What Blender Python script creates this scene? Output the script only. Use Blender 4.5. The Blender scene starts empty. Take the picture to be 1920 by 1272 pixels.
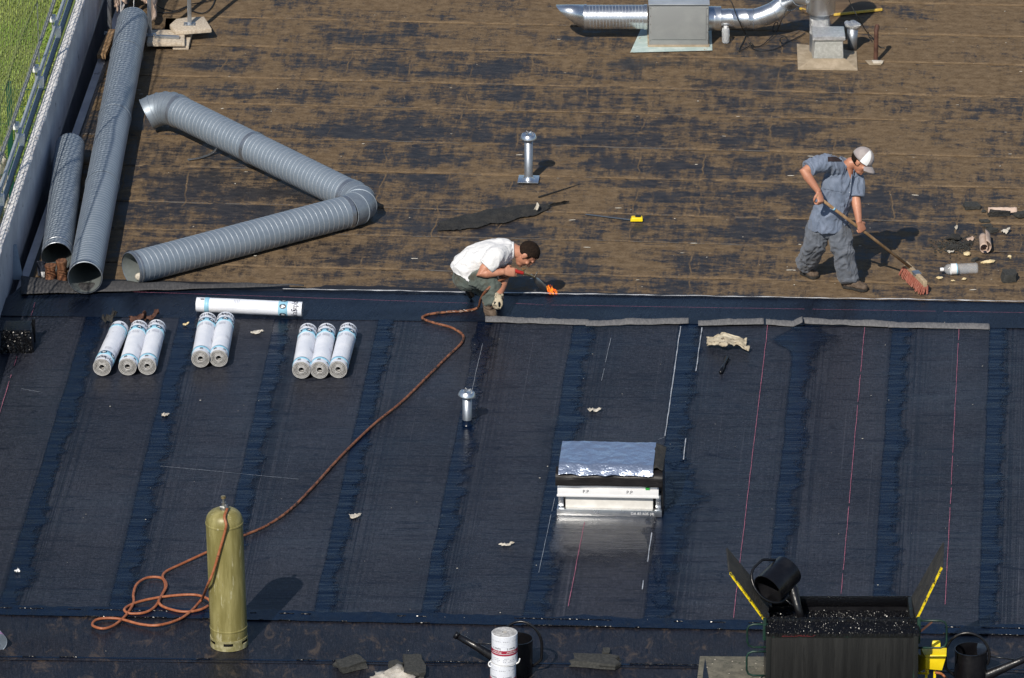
import bpy, bmesh, math, random
import numpy as np
from mathutils import Vector, Matrix, noise
random.seed(11)
R = math.radians
V = Vector
scene = bpy.context.scene
COL = scene.collection

# ------------------------------------------------------------------ camera, sky, sun, exposure
PITCH = R(22.5); FOC = 13848.0; PXM = 201.0
CH = FOC * math.sin(PITCH) / PXM
CD = CH / math.sin(PITCH)
CAM = V((0, -CD * math.cos(PITCH), CH))
cd = bpy.data.cameras.new('camera'); cam = bpy.data.objects.new('camera', cd); COL.objects.link(cam)
cam.location = CAM; cam.rotation_euler = (R(90) - PITCH, 0, 0)
cd.sensor_width = 36.0; cd.lens = FOC / 1920 * 36.0; cd.clip_start = 1.0; cd.clip_end = 3000
scene.camera = cam
SUN_EL = R(42); SHADOW_AZ = R(21)
w = bpy.data.worlds.new('World'); scene.world = w; w.use_nodes = True
nt = w.node_tree; nt.nodes.clear()
sky = nt.nodes.new('ShaderNodeTexSky'); sky.sky_type = 'NISHITA'; sky.sun_disc = False
sky.sun_elevation = SUN_EL; sky.sun_rotation = R(180) + SHADOW_AZ
sky.air_density = 1.0; sky.dust_density = 0.5; sky.ozone_density = 2.0
bg = nt.nodes.new('ShaderNodeBackground'); bg.inputs[1].default_value = 0.088
wo = nt.nodes.new('ShaderNodeOutputWorld')
nt.links.new(sky.outputs[0], bg.inputs[0]); nt.links.new(bg.outputs[0], wo.inputs[0])
sl = bpy.data.lights.new('sun', 'SUN'); sl.energy = 4.5; sl.angle = R(0.5); sl.color = (1.0, 0.93, 0.82)
so = bpy.data.objects.new('sun', sl); COL.objects.link(so)
so.rotation_euler = V((math.sin(SHADOW_AZ) * math.cos(SUN_EL), math.cos(SHADOW_AZ) * math.cos(SUN_EL), -math.sin(SUN_EL))).to_track_quat('-Z', 'Y').to_euler()
vs = scene.view_settings; vs.view_transform = 'Standard'; vs.look = 'None'; vs.exposure = 0.0; vs.gamma = 1.0; vs.use_curve_mapping = False

# ------------------------------------------------------------------ survey helpers: photograph point -> point of the place
def ray(px, py):
    a = (px - 960) / FOC; b = (py - 636) / FOC
    return V((a, math.cos(PITCH) - b * math.sin(PITCH), -math.sin(PITCH) - b * math.cos(PITCH)))
def G(px, py, z=0.0):
    r = ray(px, py); return CAM + r * ((z - CAM.z) / r.z)
def at(px, py, Y):
    r = ray(px, py); return CAM + r * ((Y - CAM.y) / r.y)

# ------------------------------------------------------------------ materials
class Mat:
    def __init__(s, name):
        s.m = bpy.data.materials.new(name); s.m.use_nodes = True
        s.t = s.m.node_tree; s.b = s.t.nodes['Principled BSDF']; s.o = s.t.nodes['Material Output']
    def n(s, typ, props=None, **ins):
        nd = s.t.nodes.new(typ)
        for k, v in (props or {}).items(): setattr(nd, k, v)
        for k, v in ins.items(): s.set(nd, k, v)
        return nd
    def set(s, nd, k, v):
        i = nd.inputs[int(k[1:])] if k[0] == 'i' and k[1:].isdigit() else nd.inputs[k.replace('_', ' ')]
        if isinstance(v, bpy.types.NodeSocket): s.t.links.new(v, i)
        elif isinstance(v, (tuple, list)) and len(v) == 3 and i.type == 'RGBA': i.default_value = (*v, 1)
        else: i.default_value = v
    def p(s, **ins):
        for k, v in ins.items(): s.set(s.b, k, v)
        return s
    def coord(s, which='Object', scale=(1, 1, 1), uvmap=None, rnd=False):
        if which == 'UV': c = s.n('ShaderNodeUVMap', {'uv_map': uvmap or 'UVMap'}).outputs[0]
        else: c = s.n('ShaderNodeTexCoord').outputs[which]
        mp = s.n('ShaderNodeMapping', i0=c, i3=scale)
        if rnd:
            oi = s.n('ShaderNodeObjectInfo').outputs['Random']
            cx = s.n('ShaderNodeCombineXYZ', i0=s.math('MULTIPLY', oi, 37.0), i1=s.math('MULTIPLY', oi, 91.0), i2=s.math('MULTIPLY', oi, 53.0)).outputs[0]
            s.set(mp, 'i1', cx)
        return mp.outputs[0]
    def noise(s, vec, scale=5, detail=4, rough=.55, dist=0):
        nd = s.n('ShaderNodeTexNoise', i0=vec)
        s.set(nd, 'Scale', scale); s.set(nd, 'Detail', detail); s.set(nd, 'Roughness', rough); s.set(nd, 'Distortion', dist)
        return nd.outputs[0]
    def ramp(s, fac, *stops):
        nd = s.n('ShaderNodeValToRGB', i0=fac); e = nd.color_ramp.elements
        while len(e) < len(stops): e.new(.5)
        for el, (p, c) in zip(e, stops):
            el.position = p; el.color = (c, c, c, 1) if isinstance(c, (int, float)) else (*c, 1)
        return nd.outputs[0]
    def step(s, fac, a, b):
        nd = s.n('ShaderNodeMapRange', {'interpolation_type': 'SMOOTHSTEP'}, i0=fac, i1=a, i2=b, i3=0.0, i4=1.0); return nd.outputs[0]
    def mix(s, fac, a, b):
        nd = s.n('ShaderNodeMix', {'data_type': 'RGBA'}); s.set(nd, 'i0', fac); s.set(nd, 'i6', a); s.set(nd, 'i7', b); return nd.outputs[2]
    def math(s, op, a, b=0.0, c=None):
        nd = s.n('ShaderNodeMath', {'operation': op}, i0=a, i1=b)
        if c is not None: s.set(nd, 'i2', c)
        return nd.outputs[0]
    def lerp(s, fac, a, b):
        return s.n('ShaderNodeMapRange', i0=fac, i1=0.0, i2=1.0, i3=a, i4=b).outputs[0]
    def bump(s, h, strength=.3, dist=.01, normal=None):
        nd = s.n('ShaderNodeBump', Strength=strength, Distance=dist, Height=h)
        if normal is not None: s.set(nd, 'Normal', normal)
        return nd.outputs[0]
    def sep(s, vec): return s.n('ShaderNodeSeparateXYZ', i0=vec).outputs

def worn(name, c1, c2, scale=9, rough=.6, metal=0.0, bump=.15, lo=.4, hi=.65, stretch=(1, 1, 1), c3=None, lo3=.62, spec=.5, rvar=.10, bd=.006):
    m = Mat(name); c = m.coord('Object', stretch, rnd=True)
    a = m.noise(c, scale, 6, .62)
    col = m.mix(m.step(a, lo, hi), c1, c2)
    f = m.noise(c, scale * 6, 3, .6)
    if c3: col = m.mix(m.step(m.noise(c, scale * 1.7, 8, .7), lo3, lo3 + .06), col, c3)
    m.p(Base_Color=col, Roughness=m.lerp(a, rough - rvar, rough + rvar), Metallic=metal, Normal=m.bump(f, bump, bd))
    m.set(m.b, 'Specular IOR Level', spec)
    return m.m

def old_felt():
    m = Mat('old dusty bitumen felt')
    uv = m.n('ShaderNodeUVMap', {'uv_map': 'UVMap'}).outputs[0]; lo = m.sep(m.n('ShaderNodeUVMap', {'uv_map': 'local'}).outputs[0])
    rnd = m.n('ShaderNodeObjectInfo').outputs['Random']
    off = m.n('ShaderNodeCombineXYZ', i0=m.math('MULTIPLY', rnd, 61.0), i1=m.math('MULTIPLY', rnd, 23.0)).outputs[0]
    def st(sx, sy, d=6, r=.6, glob=False, dist=0):
        mp = m.n('ShaderNodeMapping', i0=uv, i3=(sx, sy, 1))
        if not glob: m.set(mp, 'i1', off)
        return m.noise(mp.outputs[0], 1.0, d, r, dist)
    c = lambda x, k: m.math('MULTIPLY', m.math('SUBTRACT', x, .5), k)
    big = st(1.1, 3.3, 8, .70, dist=.6); mid = st(7, 16, 8, .76, dist=.4); fine = st(50, 80, 5, .7); board = st(13, 1.9, 6, .72); b2 = st(2.2, 1.0, 4, .6); cloud = st(.35, .42, 3, .5, True)
    v = lo[1]
    edgew = m.math('ADD', v, c(st(2.0, 6.0, 6, .7), .30))
    lap = m.math('ADD', m.math('MULTIPLY', m.step(edgew, .74, .97), .07), m.math('MULTIPLY', m.step(edgew, .28, .05), .05))
    d = m.math('ADD', c(big, .95), c(mid, .60)); d = m.math('ADD', d, c(fine, .40)); d = m.math('ADD', d, c(board, .62)); d = m.math('ADD', d, c(b2, .55)); d = m.math('ADD', d, lap)
    d = m.math('ADD', d, c(cloud, .70)); d = m.math('ADD', d, c(rnd, .08))
    uvs = m.sep(uv); d = m.math('ADD', d, m.math('SUBTRACT', m.math('MULTIPLY', m.step(uvs[1], 4.0, 9.0), .10), .03)); d = m.math('ADD', d, m.math('MULTIPLY', m.step(uvs[0], .5, 4.0), .05))
    dust = m.step(d, -.13, .13)
    su = m.sep(uv)
    wob = c(st(.3, 1.4, 3, .5, True), .22)
    fr = m.math('ABSOLUTE', m.math('SUBTRACT', m.math('FRACT', m.math('MULTIPLY', m.math('ADD', su[0], wob), 1 / .63)), .5))
    brk = m.step(st(1.1, .9, 3, .6, True), .44, .56)
    line = m.math('MULTIPLY', m.math('MULTIPLY', m.step(fr, .020, .004), brk), .9)
    dust = m.math('MAXIMUM', dust, line)
    dl = m.math('MULTIPLY', m.step(m.math('ABSOLUTE', m.math('SUBTRACT', v, m.math('ADD', .91, c(st(1.2, .2, 3), .05)))), .014, .004), m.step(st(5, .5, 4, .6), .50, .58))
    dust = m.math('MULTIPLY', dust, m.math('SUBTRACT', 1.0, m.math('MULTIPLY', dl, .85)))
    tone = st(9, 13, 7, .74)
    tan = m.mix(m.step(tone, .3, .7), (.128, .085, .047), (.240, .170, .102))
    dark = m.mix(m.step(mid, .35, .65), (.013, .0125, .016), (.044, .038, .036))
    col = m.mix(m.math('MULTIPLY', dust, m.lerp(m.step(fine, .3, .65), .55, 1.0)), dark, tan)
    ht = m.math('ADD', m.math('MULTIPLY', mid, .6), m.math('MULTIPLY', fine, .5))
    m.p(Base_Color=col, Roughness=m.lerp(dust, .48, .9), Normal=m.bump(ht, .30, .010))
    m.set(m.b, 'Specular IOR Level', m.lerp(dust, .36, .10))
    return m.m

def membrane(name, base1, base2, wet=.0, comb=True, cross=1.0, brown=.0, rough=.44, spec=.24, fade=False):
    m = Mat(name)
    uv0 = m.n('ShaderNodeUVMap', {'uv_map': 'UVMap'}).outputs[0]
    rnd = m.n('ShaderNodeObjectInfo').outputs['Random']
    off = m.n('ShaderNodeCombineXYZ', i0=m.math('MULTIPLY', rnd, 47.0), i1=m.math('MULTIPLY', rnd, 83.0)).outputs[0]
    def st(sx, sy, d=5, r=.6, dist=0):
        return m.noise(m.n('ShaderNodeMapping', i0=uv0, i1=off, i3=(sx, sy, 1)).outputs[0], 1.0, d, r, dist)
    u = m.sep(uv0)[0]
    weave = st(85, 13, 4, .75); weave2 = st(14, 70, 5, .75); grain = st(62, 30, 3, .7)
    wr = st(2.1, 22, 7, .70, .6); blotch = st(2.6, 6.5, 7, .68, .8); tone = st(.9, .5, 4, .6)
    streak = m.step(wr, .47, .38); drk = m.step(blotch, .60, .66)
    dull = m.mix(m.step(tone, .35, .65), base1, base2)
    col = m.mix(m.math('MULTIPLY', m.step(weave, .42, .60), .55), dull, tuple(x * .30 for x in base1))
    col = m.mix(m.math('MULTIPLY', m.step(weave2, .48, .64), .42), col, tuple(x * 2.3 for x in base2))
    col = m.mix(m.math('MULTIPLY', m.step(grain, .56, .70), .50), col, tuple(x * 2.8 for x in base2))
    dk = m.math('MAXIMUM', m.math('MULTIPLY', streak, .62 * cross), m.math('MULTIPLY', drk, .72))
    if comb:
        cl = st(44, .16, 3, .8)
        near = m.math('MAXIMUM', m.lerp(m.step(u, .50, .04), .12, 1.0), m.math('MULTIPLY', m.step(u, .66, .92), .62))
        near = m.math('MULTIPLY', near, m.step(st(1.5, .35, 3), .15, .45))
        dk = m.math('MAXIMUM', dk, m.math('MULTIPLY', m.step(cl, .475, .53), m.math('MULTIPLY', near, .92)))
        lt = st(60, .12, 2, .7)
        col = m.mix(m.math('MULTIPLY', m.step(lt, .66, .70), .30), col, (.13, .13, .155))
    col = m.mix(dk, col, (.004, .006, .013))
    if brown:
        bn = st(3.2, 6.0, 8, .74, .8)
        col = m.mix(m.math('MULTIPLY', m.step(bn, .52, .68), brown), col, (.085, .062, .045))
    ht = m.math('ADD', m.math('MULTIPLY', wr, 1.0), m.math('MULTIPLY', weave, .06))
    rbase = m.lerp(m.step(st(.7, .9, 4, .6), .35, .65), rough - .10, rough + .06)
    m.p(Base_Color=col, Roughness=m.math('SUBTRACT', rbase, m.math('MULTIPLY', dk, .14)), Normal=m.bump(ht, .38, .010))
    if fade:
        lv = m.sep(m.n('ShaderNodeUVMap', {'uv_map': 'local'}).outputs[0]); e_ = m.math('MULTIPLY', m.math('SUBTRACT', st(5, 6, 6, .7), .5), .7)
        m.p(Alpha=m.math('MULTIPLY', m.step(m.math('ADD', m.math('SUBTRACT', 1.0, lv[1]), e_), .02, .40), m.step(m.math('ADD', m.math('MINIMUM', lv[0], m.math('SUBTRACT', 1.0, lv[0])), m.math('MULTIPLY', e_, .3)), 0.0, .06)))
    m.set(m.b, 'Specular IOR Level', m.lerp(dk, spec, spec * .62))
    return m.m

def glossy_bitumen(name, base=(.0014, .0062, .021), rough=.22, bump=.5, soft=0):  # navy default base: the reflected blue sky is painted into the colour
    m = Mat(name)
    uv0 = m.n('ShaderNodeUVMap', {'uv_map': 'UVMap'}).outputs[0]
    rnd = m.n('ShaderNodeObjectInfo').outputs['Random']
    off = m.n('ShaderNodeCombineXYZ', i0=m.math('MULTIPLY', rnd, 31.0), i1=m.math('MULTIPLY', rnd, 67.0)).outputs[0]
    def st(sx, sy, d=5, r=.6, dist=0):
        return m.noise(m.n('ShaderNodeMapping', i0=uv0, i1=off, i3=(sx, sy, 1)).outputs[0], 1.0, d, r, dist)
    wr = st(3.0, 24, 5, .6, .4); fine = st(60, 90, 2, .5); mud = st(5, 9, 6, .65)
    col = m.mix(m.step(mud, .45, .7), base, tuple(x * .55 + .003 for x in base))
    m.p(Base_Color=col, Roughness=m.lerp(mud, rough - .08, rough + .14), Normal=m.bump(m.math('ADD', wr, m.math('MULTIPLY', fine, .12)), bump, .010))
    m.set(m.b, 'Specular IOR Level', .27)
    if soft:
        lu = m.sep(m.n('ShaderNodeUVMap', {'uv_map': 'local'}).outputs[0])[0]
        n1 = m.math('MULTIPLY', m.math('SUBTRACT', st(24, 22, 6, .72), .5), .7); n2 = m.math('MULTIPLY', m.math('SUBTRACT', st(6, 5, 5, .7), .5), 1.3)
        if soft == 1: al = m.math('MULTIPLY', m.step(m.math('ADD', lu, m.math('MULTIPLY', n1, .2)), .0, .14), m.step(m.math('ADD', m.math('SUBTRACT', 1.0, lu), m.math('ADD', n1, n2)), .04, .44))
        else: al = m.step(m.math('ADD', lu, m.math('MULTIPLY', m.math('ADD', n1, n2), .5)), .05, .24)
        m.p(Alpha=al)
    return m.m

def facet_sheet(mb, fn, nu, nv, amp, seed):
    r = random.Random(seed); n = len(mb.v); mb.sheet(fn, nu, nv)
    for i in range(n, len(mb.v)): q = mb.v[i]; mb.v[i] = (q[0] + r.uniform(-amp, amp) * .5, q[1] + r.uniform(-amp, amp) * .5, q[2] + r.uniform(-amp, amp))
    return mb
def sparkle_tar(name, dens=26, base=(.004, .004, .005), amp=1.0, rough=.12):
    m = Mat(name); c = m.coord('Object', (1, 1, 1))
    vo = m.n('ShaderNodeTexVoronoi', Vector=c, Scale=dens)
    n1 = m.noise(c, dens * .6, 6, .65); n2 = m.noise(c, dens * 2.4, 4, .6)
    h = m.math('ADD', m.math('MULTIPLY', vo.outputs[0], .8), m.math('ADD', n1, m.math('MULTIPLY', n2, .5)))
    m.p(Base_Color=base, Roughness=rough, Normal=m.bump(h, amp, .0028))
    m.set(m.b, 'Specular IOR Level', .6)
    return m.m

def galv(name, c1=(.30, .33, .37), c2=(.44, .47, .51), rough=.42, metal=.85, dirt=.25):
    m = Mat(name); c = m.coord('Object', rnd=True)
    vo = m.n('ShaderNodeTexVoronoi', Vector=c, Scale=38.0)
    sp = m.sep(vo.outputs['Color'])[0]
    a = m.noise(c, 5, 6, .65); b = m.noise(c, 23, 5, .65)
    col = m.mix(m.math('ADD', m.math('MULTIPLY', sp, .35), m.math('MULTIPLY', a, .65)), c1, c2)
    col = m.mix(m.math('MULTIPLY', m.step(b, .60, .72), dirt), col, (.15, .13, .11))
    m.p(Base_Color=col, Metallic=metal, Roughness=m.lerp(a, rough - .12, rough + .14), Normal=m.bump(b, .10, .004))
    return m.m

def ring_end():
    m = Mat('coiled felt end'); s = m.sep(m.n('ShaderNodeTexCoord').outputs['Object'])
    r = m.math('SQRT', m.math('ADD', m.math('MULTIPLY', s[0], s[0]), m.math('MULTIPLY', s[2], s[2])))
    nz = m.noise(m.n('ShaderNodeTexCoord').outputs['Object'], 22, 5, .6)
    w_ = m.math('SINE', m.math('ADD', m.math('MULTIPLY', r, 520.0), m.math('MULTIPLY', nz, 9.0)))
    m.p(Base_Color=m.mix(m.step(w_, -.5, .4), (.12, .115, .11), m.mix(nz, (.42, .41, .40), (.78, .77, .75))), Roughness=.5)
    return m.m
def fabric(name, c1, c2, scale=14, rough=.85, stain=None, stain_lo=.60):
    m = Mat(name); c = m.coord('Object')
    a = m.noise(c, scale, 6, .6); f = m.noise(c, 260, 2, .5)
    col = m.mix(m.step(a, .38, .66), c1, c2)
    if stain: col = m.mix(m.math('MULTIPLY', m.step(m.noise(c, 5.5, 6, .65), stain_lo, stain_lo + .14), .7), col, stain)
    m.p(Base_Color=col, Roughness=rough, Normal=m.bump(m.math('ADD', a, m.math('MULTIPLY', f, .4)), .35, .008))
    m.set(m.b, 'Specular IOR Level', .2); m.set(m.b, 'Sheen Weight', .15)
    return m.m

def plain(name, col, rough=.5, metal=0.0, **kw):
    m = Mat(name); c = m.coord('Object', rnd=True); a = m.noise(c, 22, 5, .6)
    m.p(Base_Color=m.mix(a, tuple(x * .8 for x in col), tuple(min(1, x * 1.12) for x in col)), Roughness=rough, Metallic=metal, **kw)
    return m.m

MT = {}
MT['oldfelt'] = old_felt()
MT['strip'] = membrane('new bitumen membrane', (.018, .0205, .030), (.032, .034, .045))
MT['edge_strip'] = membrane('blue black edge membrane', (.005, .009, .019), (.009, .014, .027), comb=False, cross=.8, rough=.36, spec=.26)
MT['lower'] = membrane('weathered lower felt', (.010, .011, .017), (.018, .018, .024), comb=False, cross=1.0, brown=.75)
MT['under'] = plain('felt backing', (.012, .012, .016), .6)
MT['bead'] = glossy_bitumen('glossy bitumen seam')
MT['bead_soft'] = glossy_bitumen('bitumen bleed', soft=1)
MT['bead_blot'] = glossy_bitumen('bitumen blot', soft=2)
MT['wet'] = membrane('wet smooth membrane', (.018, .0205, .030), (.032, .034, .045), comb=False, cross=.5, rough=.24, spec=.62, fade=True)
MT['apron'] = glossy_bitumen('black apron felt', (.014, .013, .014), .34, .5)
MT['tar'] = sparkle_tar('hot tar', 95, amp=1.0, rough=.10)
MT['tar_facet'] = plain('wet black tar', (.004, .004, .005), .25, Specular_IOR_Level=.3)
MT['tar_crust'] = sparkle_tar('tar crust', 70, (.006, .006, .007), 1.0, .13)
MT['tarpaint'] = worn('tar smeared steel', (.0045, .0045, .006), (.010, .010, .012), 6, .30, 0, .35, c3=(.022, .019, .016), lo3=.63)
MT['galv'] = galv('galvanised steel')
MT['galv_dark'] = galv('dull galvanised duct', (.19, .235, .29), (.27, .325, .385), .55, .35)
MT['galv_seam'] = galv('polished duct seam', (.34, .39, .44), (.46, .50, .55), .42, .5, .05)
MT['galv_mid'] = galv('dull elbow steel', (.22, .26, .31), (.33, .38, .43), .48, .55, .35)
MT['galv_in'] = galv('duct inside', (.20, .23, .23), (.30, .33, .33), .55, .5)
MT['bright'] = galv('bright aluminium', (.60, .62, .65), (.78, .80, .82), .28, .95, .08)
MT['concrete'] = worn('parapet concrete', (.50, .48, .50), (.62, .60, .61), 3, .85, 0, .25, c3=(.20, .19, .19))
MT['coping'] = worn('torn white membrane', (.74, .72, .71), (.84, .82, .80), 9, .7, 0, .4, c3=(.16, .15, .15), lo3=.58, bd=.02)
MT['paver'] = worn('exposed aggregate paver', (.46, .38, .29), (.62, .54, .43), 45, .85, 0, .5, c3=(.30, .25, .20), lo3=.66)
MT['wood'] = worn('weathered wood', (.22, .13, .06), (.34, .22, .12), 12, .7, 0, .3, stretch=(1, 1, .12))
MT['plankw'] = worn('old brown board', (.10, .062, .033), (.17, .11, .06), 9, .75, 0, .3, stretch=(.2, 1, 1))
MT['yellow_flake'] = worn('flaking yellow paint', (.62, .40, .05), (.70, .48, .10), 20, .6, 0, .3, c3=(.12, .08, .04), lo3=.60)
MT['yellow'] = worn('yellow paint', (.80, .58, .005), (.88, .68, .01), 6, .42, 0, .08, c3=(.10, .08, .03), lo3=.70)
MT['yellow_edge'] = worn('chipped yellow edge paint', (.74, .55, .005), (.84, .64, .01), 14, .5, 0, .2, c3=(.02, .018, .012), lo3=.53)
MT['white_roll'] = worn('white paper wrapper', (.74, .77, .84), (.82, .84, .89), 5, .42, 0, .25, c3=(.55, .56, .60), lo3=.66, bd=.012)  # the blue cast of sky light is tinted into the white
MT['rollend'] = worn('silver roll end', (.42, .41, .40), (.66, .65, .63), 30, .55, .2, .5)
MT['rollend_ring'] = ring_end()
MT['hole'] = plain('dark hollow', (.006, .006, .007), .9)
MT['ltblue'] = plain('pale blue print', (.30, .58, .74), .45)
MT['ink'] = plain('black print', (.018, .022, .045), .5)
MT['greyink'] = plain('faint grey print', (.42, .43, .48), .5)
MT['white'] = worn('white painted aluminium', (.76, .76, .77), (.82, .82, .82), 7, .35, 0, .05, c3=(.55, .54, .52), lo3=.72)
MT['cream'] = worn('cream pvc', (.66, .64, .60), (.76, .74, .70), 7, .4, 0, .05)
MT['red_print'] = plain('red print', (.36, .018, .05), .45)
MT['olive'] = worn('olive painted steel', (.20, .175, .060), (.315, .28, .115), 8, .42, .05, .14, stretch=(1.6, 1.6, .22), c3=(.44, .41, .25), lo3=.575)
MT['olive_worn'] = worn('scuffed olive paint', (.22, .20, .085), (.40, .37, .22), 16, .6, 0, .3, c3=(.10, .075, .04), lo3=.60)
MT['brass'] = worn('dull brass', (.40, .30, .14), (.55, .45, .28), 20, .35, .8, .1)
MT['hose'] = worn('orange rubber hose', (.29, .090, .036), (.38, .14, .065), 18, .5, 0, .15, c3=(.10, .045, .025), lo3=.60)
MT['hose_dirty'] = worn('grimy rubber hose', (.17, .060, .028), (.27, .11, .055), 14, .55, 0, .25, c3=(.035, .022, .016), lo3=.52)
MT['black_rubber'] = plain('black cable', (.010, .010, .011), .5)
MT['green_paint'] = worn('dark green paint', (.005, .022, .016), (.010, .042, .029), 10, .45, 0, .1, c3=(.012, .012, .012), lo3=.58)
MT['fence_green'] = plain('green coated steel', (.004, .055, .032), .4)
MT['rust'] = worn('rusty pipe', (.070, .030, .020), (.12, .055, .035), 14, .7, .2, .3)
MT['foil'] = worn('aluminium foil', (.66, .66, .66), (.82, .82, .82), 25, .34, .9, .9, bd=.02)
MT['insul'] = worn('dark cellular insulation', (.028, .029, .027), (.050, .050, .046), 40, .9, 0, .6)
MT['foam'] = worn('cream foam', (.62, .48, .25), (.76, .64, .40), 30, .8, 0, .5)
MT['paper'] = worn('dirty white paper', (.48, .44, .37), (.60, .56, .49), 16, .8, 0, .6, c3=(.30, .25, .19), lo3=.60)
MT['cardboard'] = worn('pinkish cardboard', (.46, .34, .27), (.56, .43, .35), 10, .8, 0, .1)
MT['felt_strip'] = worn('torn black felt', (.018, .018, .018), (.036, .034, .030), 10, .85, 0, .9, c3=(.075, .062, .045), lo3=.64, bd=.02)
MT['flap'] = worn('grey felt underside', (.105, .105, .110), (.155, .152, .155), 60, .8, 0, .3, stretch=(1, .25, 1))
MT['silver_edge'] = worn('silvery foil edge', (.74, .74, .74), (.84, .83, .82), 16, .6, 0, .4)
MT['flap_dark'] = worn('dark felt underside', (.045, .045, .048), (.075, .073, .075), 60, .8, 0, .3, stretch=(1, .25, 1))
MT['net'] = plain('olive cord', (.22, .26, .09), .8)
MT['pink'] = worn('pink chalk', (.40, .13, .20), (.24, .075, .12), 30, .9, 0, .1)
MT['chalk'] = worn('white chalk', (.40, .43, .48), (.22, .25, .29), 20, .9, 0, .1)
MT['skin'] = worn('tanned skin', (.42, .185, .115), (.52, .245, .155), 9, .48, 0, .12)
MT['hair'] = worn('dark hair', (.013, .008, .006), (.030, .019, .013), 90, .75, 0, .8, spec=.12)
MT['tee'] = fabric('white cotton', (.66, .66, .67), (.74, .74, .74), stain=(.50, .48, .45), stain_lo=.60)
MT['shirtblue'] = fabric('grey blue work shirt', (.150, .185, .255), (.180, .215, .290), stain=(.13, .15, .19))
MT['trsgrey'] = fabric('dirty grey blue trousers', (.105, .118, .142), (.135, .148, .175), stain=(.085, .075, .062), stain_lo=.55)
MT['trsgreen'] = fabric('grey green trousers', (.075, .092, .082), (.10, .118, .104), stain=(.06, .05, .035), stain_lo=.52)
MT['boot'] = worn('dusty work boot', (.090, .062, .042), (.15, .11, .08), 18, .8, 0, .5)
MT['boot_dark'] = worn('boot sole', (.016, .015, .014), (.03, .028, .025), 18, .8, 0, .4)
MT['brownboot'] = worn('brown leather boots', (.16, .065, .03), (.25, .12, .06), 14, .75, 0, .5)
MT['glove'] = worn('cream leather glove', (.40, .34, .24), (.54, .48, .36), 14, .85, 0, .5, c3=(.14, .11, .075), lo3=.55)
MT['patch'] = plain('dark brown cloth', (.030, .017, .018), .9)
MT['cap_grey'] = fabric('taupe cap cloth', (.32, .28, .28), (.38, .34, .33))
MT['cap_white'] = fabric('white cap cloth', (.78, .78, .78), (.82, .82, .82))
MT['bristle'] = worn('red bristles', (.27, .075, .048), (.40, .16, .115), 60, .8, 0, .6, stretch=(1, 1, .2))
MT['blockwood'] = worn('dusty broom block', (.36, .27, .17), (.46, .36, .24), 14, .75, 0, .3)
MT['redplastic'] = plain('red plastic', (.42, .025, .02), .4)
MT['steel'] = plain('worn steel', (.38, .38, .37), .35, .9)
MT['grey_paint'] = worn('grey painted sheet steel', (.235, .245, .245), (.275, .285, .28), 3, .5, 0, .05, c3=(.40, .34, .25), lo3=.73)
MT['grey_top'] = worn('pale blue grey sheet', (.42, .46, .50), (.50, .54, .58), 4, .35, .4, .05)
MT['verdigris'] = worn('mint painted flashing', (.40, .50, .48), (.52, .60, .57), 9, .6, 0, .2, c3=(.34, .25, .14), lo3=.60)
MT['tanflash'] = worn('dusty flashing', (.30, .24, .165), (.40, .325, .235), 9, .8, 0, .2, c3=(.22, .16, .10))
MT['dirtwhite'] = worn('dirty foil mesh', (.42, .42, .39), (.55, .55, .52), 30, .55, .3, .5, c3=(.35, .26, .15), lo3=.66)
MT['soil'] = worn('soil under grass', (.13, .18, .035), (.19, .22, .06), 1.2, .95, 0, .4)
MT['slabgrey'] = worn('lichened concrete', (.105, .098, .075), (.165, .152, .115), 12, .9, 0, .6, c3=(.045, .055, .035), lo3=.58)
MT['glovedark'] = plain('navy glove', (.030, .036, .055), .8)
MT['kettle'] = worn('black tarred steel', (.005, .005, .005), (.0125, .0125, .012), 7, .55, 0, .35, stretch=(2.2, 2.2, .13), c3=(.003, .003, .003), lo3=.54)
MT['kettle_green'] = worn('tarred green steel', (.008, .009, .0085), (.010, .030, .022), 9, .5, 0, .3, stretch=(2.2, 2.2, .3), lo=.58, hi=.66)
m = Mat('clear plastic'); m.p(Base_Color=(.80, .84, .88), Roughness=.08, IOR=1.45, Alpha=.10); MT['clear'] = m.m; m.set(m.b, 'Specular IOR Level', .8)
m = Mat('cloudy plastic'); m.p(Base_Color=(.80, .82, .84), Roughness=.3, IOR=1.2); m.set(m.b, 'Transmission Weight', .6); MT['cloudy'] = m.m
m = Mat('gas flame'); gc = m.coord('Object'); fl = m.noise(gc, 30, 3, .5)
m.p(Base_Color=(.02, .01, .0), Roughness=1.0); m.set(m.b, 'Emission Color', m.mix(m.step(fl, .35, .7), (1.0, .10, .006), (1.0, .34, .03))); m.set(m.b, 'Emission Strength', 1.7); m.p(Alpha=m.lerp(m.step(m.noise(gc, 45, 3, .6), .35, .65), .12, .85)); MT['flame'] = m.m
m = Mat('foil faced membrane'); gc = m.coord('Object')
g1 = m.n('ShaderNodeTexVoronoi', Vector=gc, Scale=85.0).outputs[0]; g2 = m.noise(gc, 11, 3, .55)
m.p(Base_Color=(.68, .76, .90), Metallic=.90, Roughness=.30, Normal=m.bump(m.math('ADD', m.math('MULTIPLY', g1, .10), m.math('MULTIPLY', g2, 1.2)), .8, .02)); MT['foiltop'] = m.m
m = Mat('grass blades'); oi = m.n('ShaderNodeNewGeometry'); gc = m.coord('Object', (1, 1, 1)); g2 = m.noise(gc, .9, 4, .6); g3 = m.noise(gc, 30, 2, .5)
cc = m.mix(m.step(g2, .35, .65), (.17, .28, .045), (.265, .335, .08)); cc = m.mix(m.math('MULTIPLY', m.step(g3, .55, .7), .6), cc, (.36, .35, .12))
m.p(Base_Color=cc, Roughness=.6); m.set(m.b, 'Specular IOR Level', .25); MT['grass'] = m.m

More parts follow.
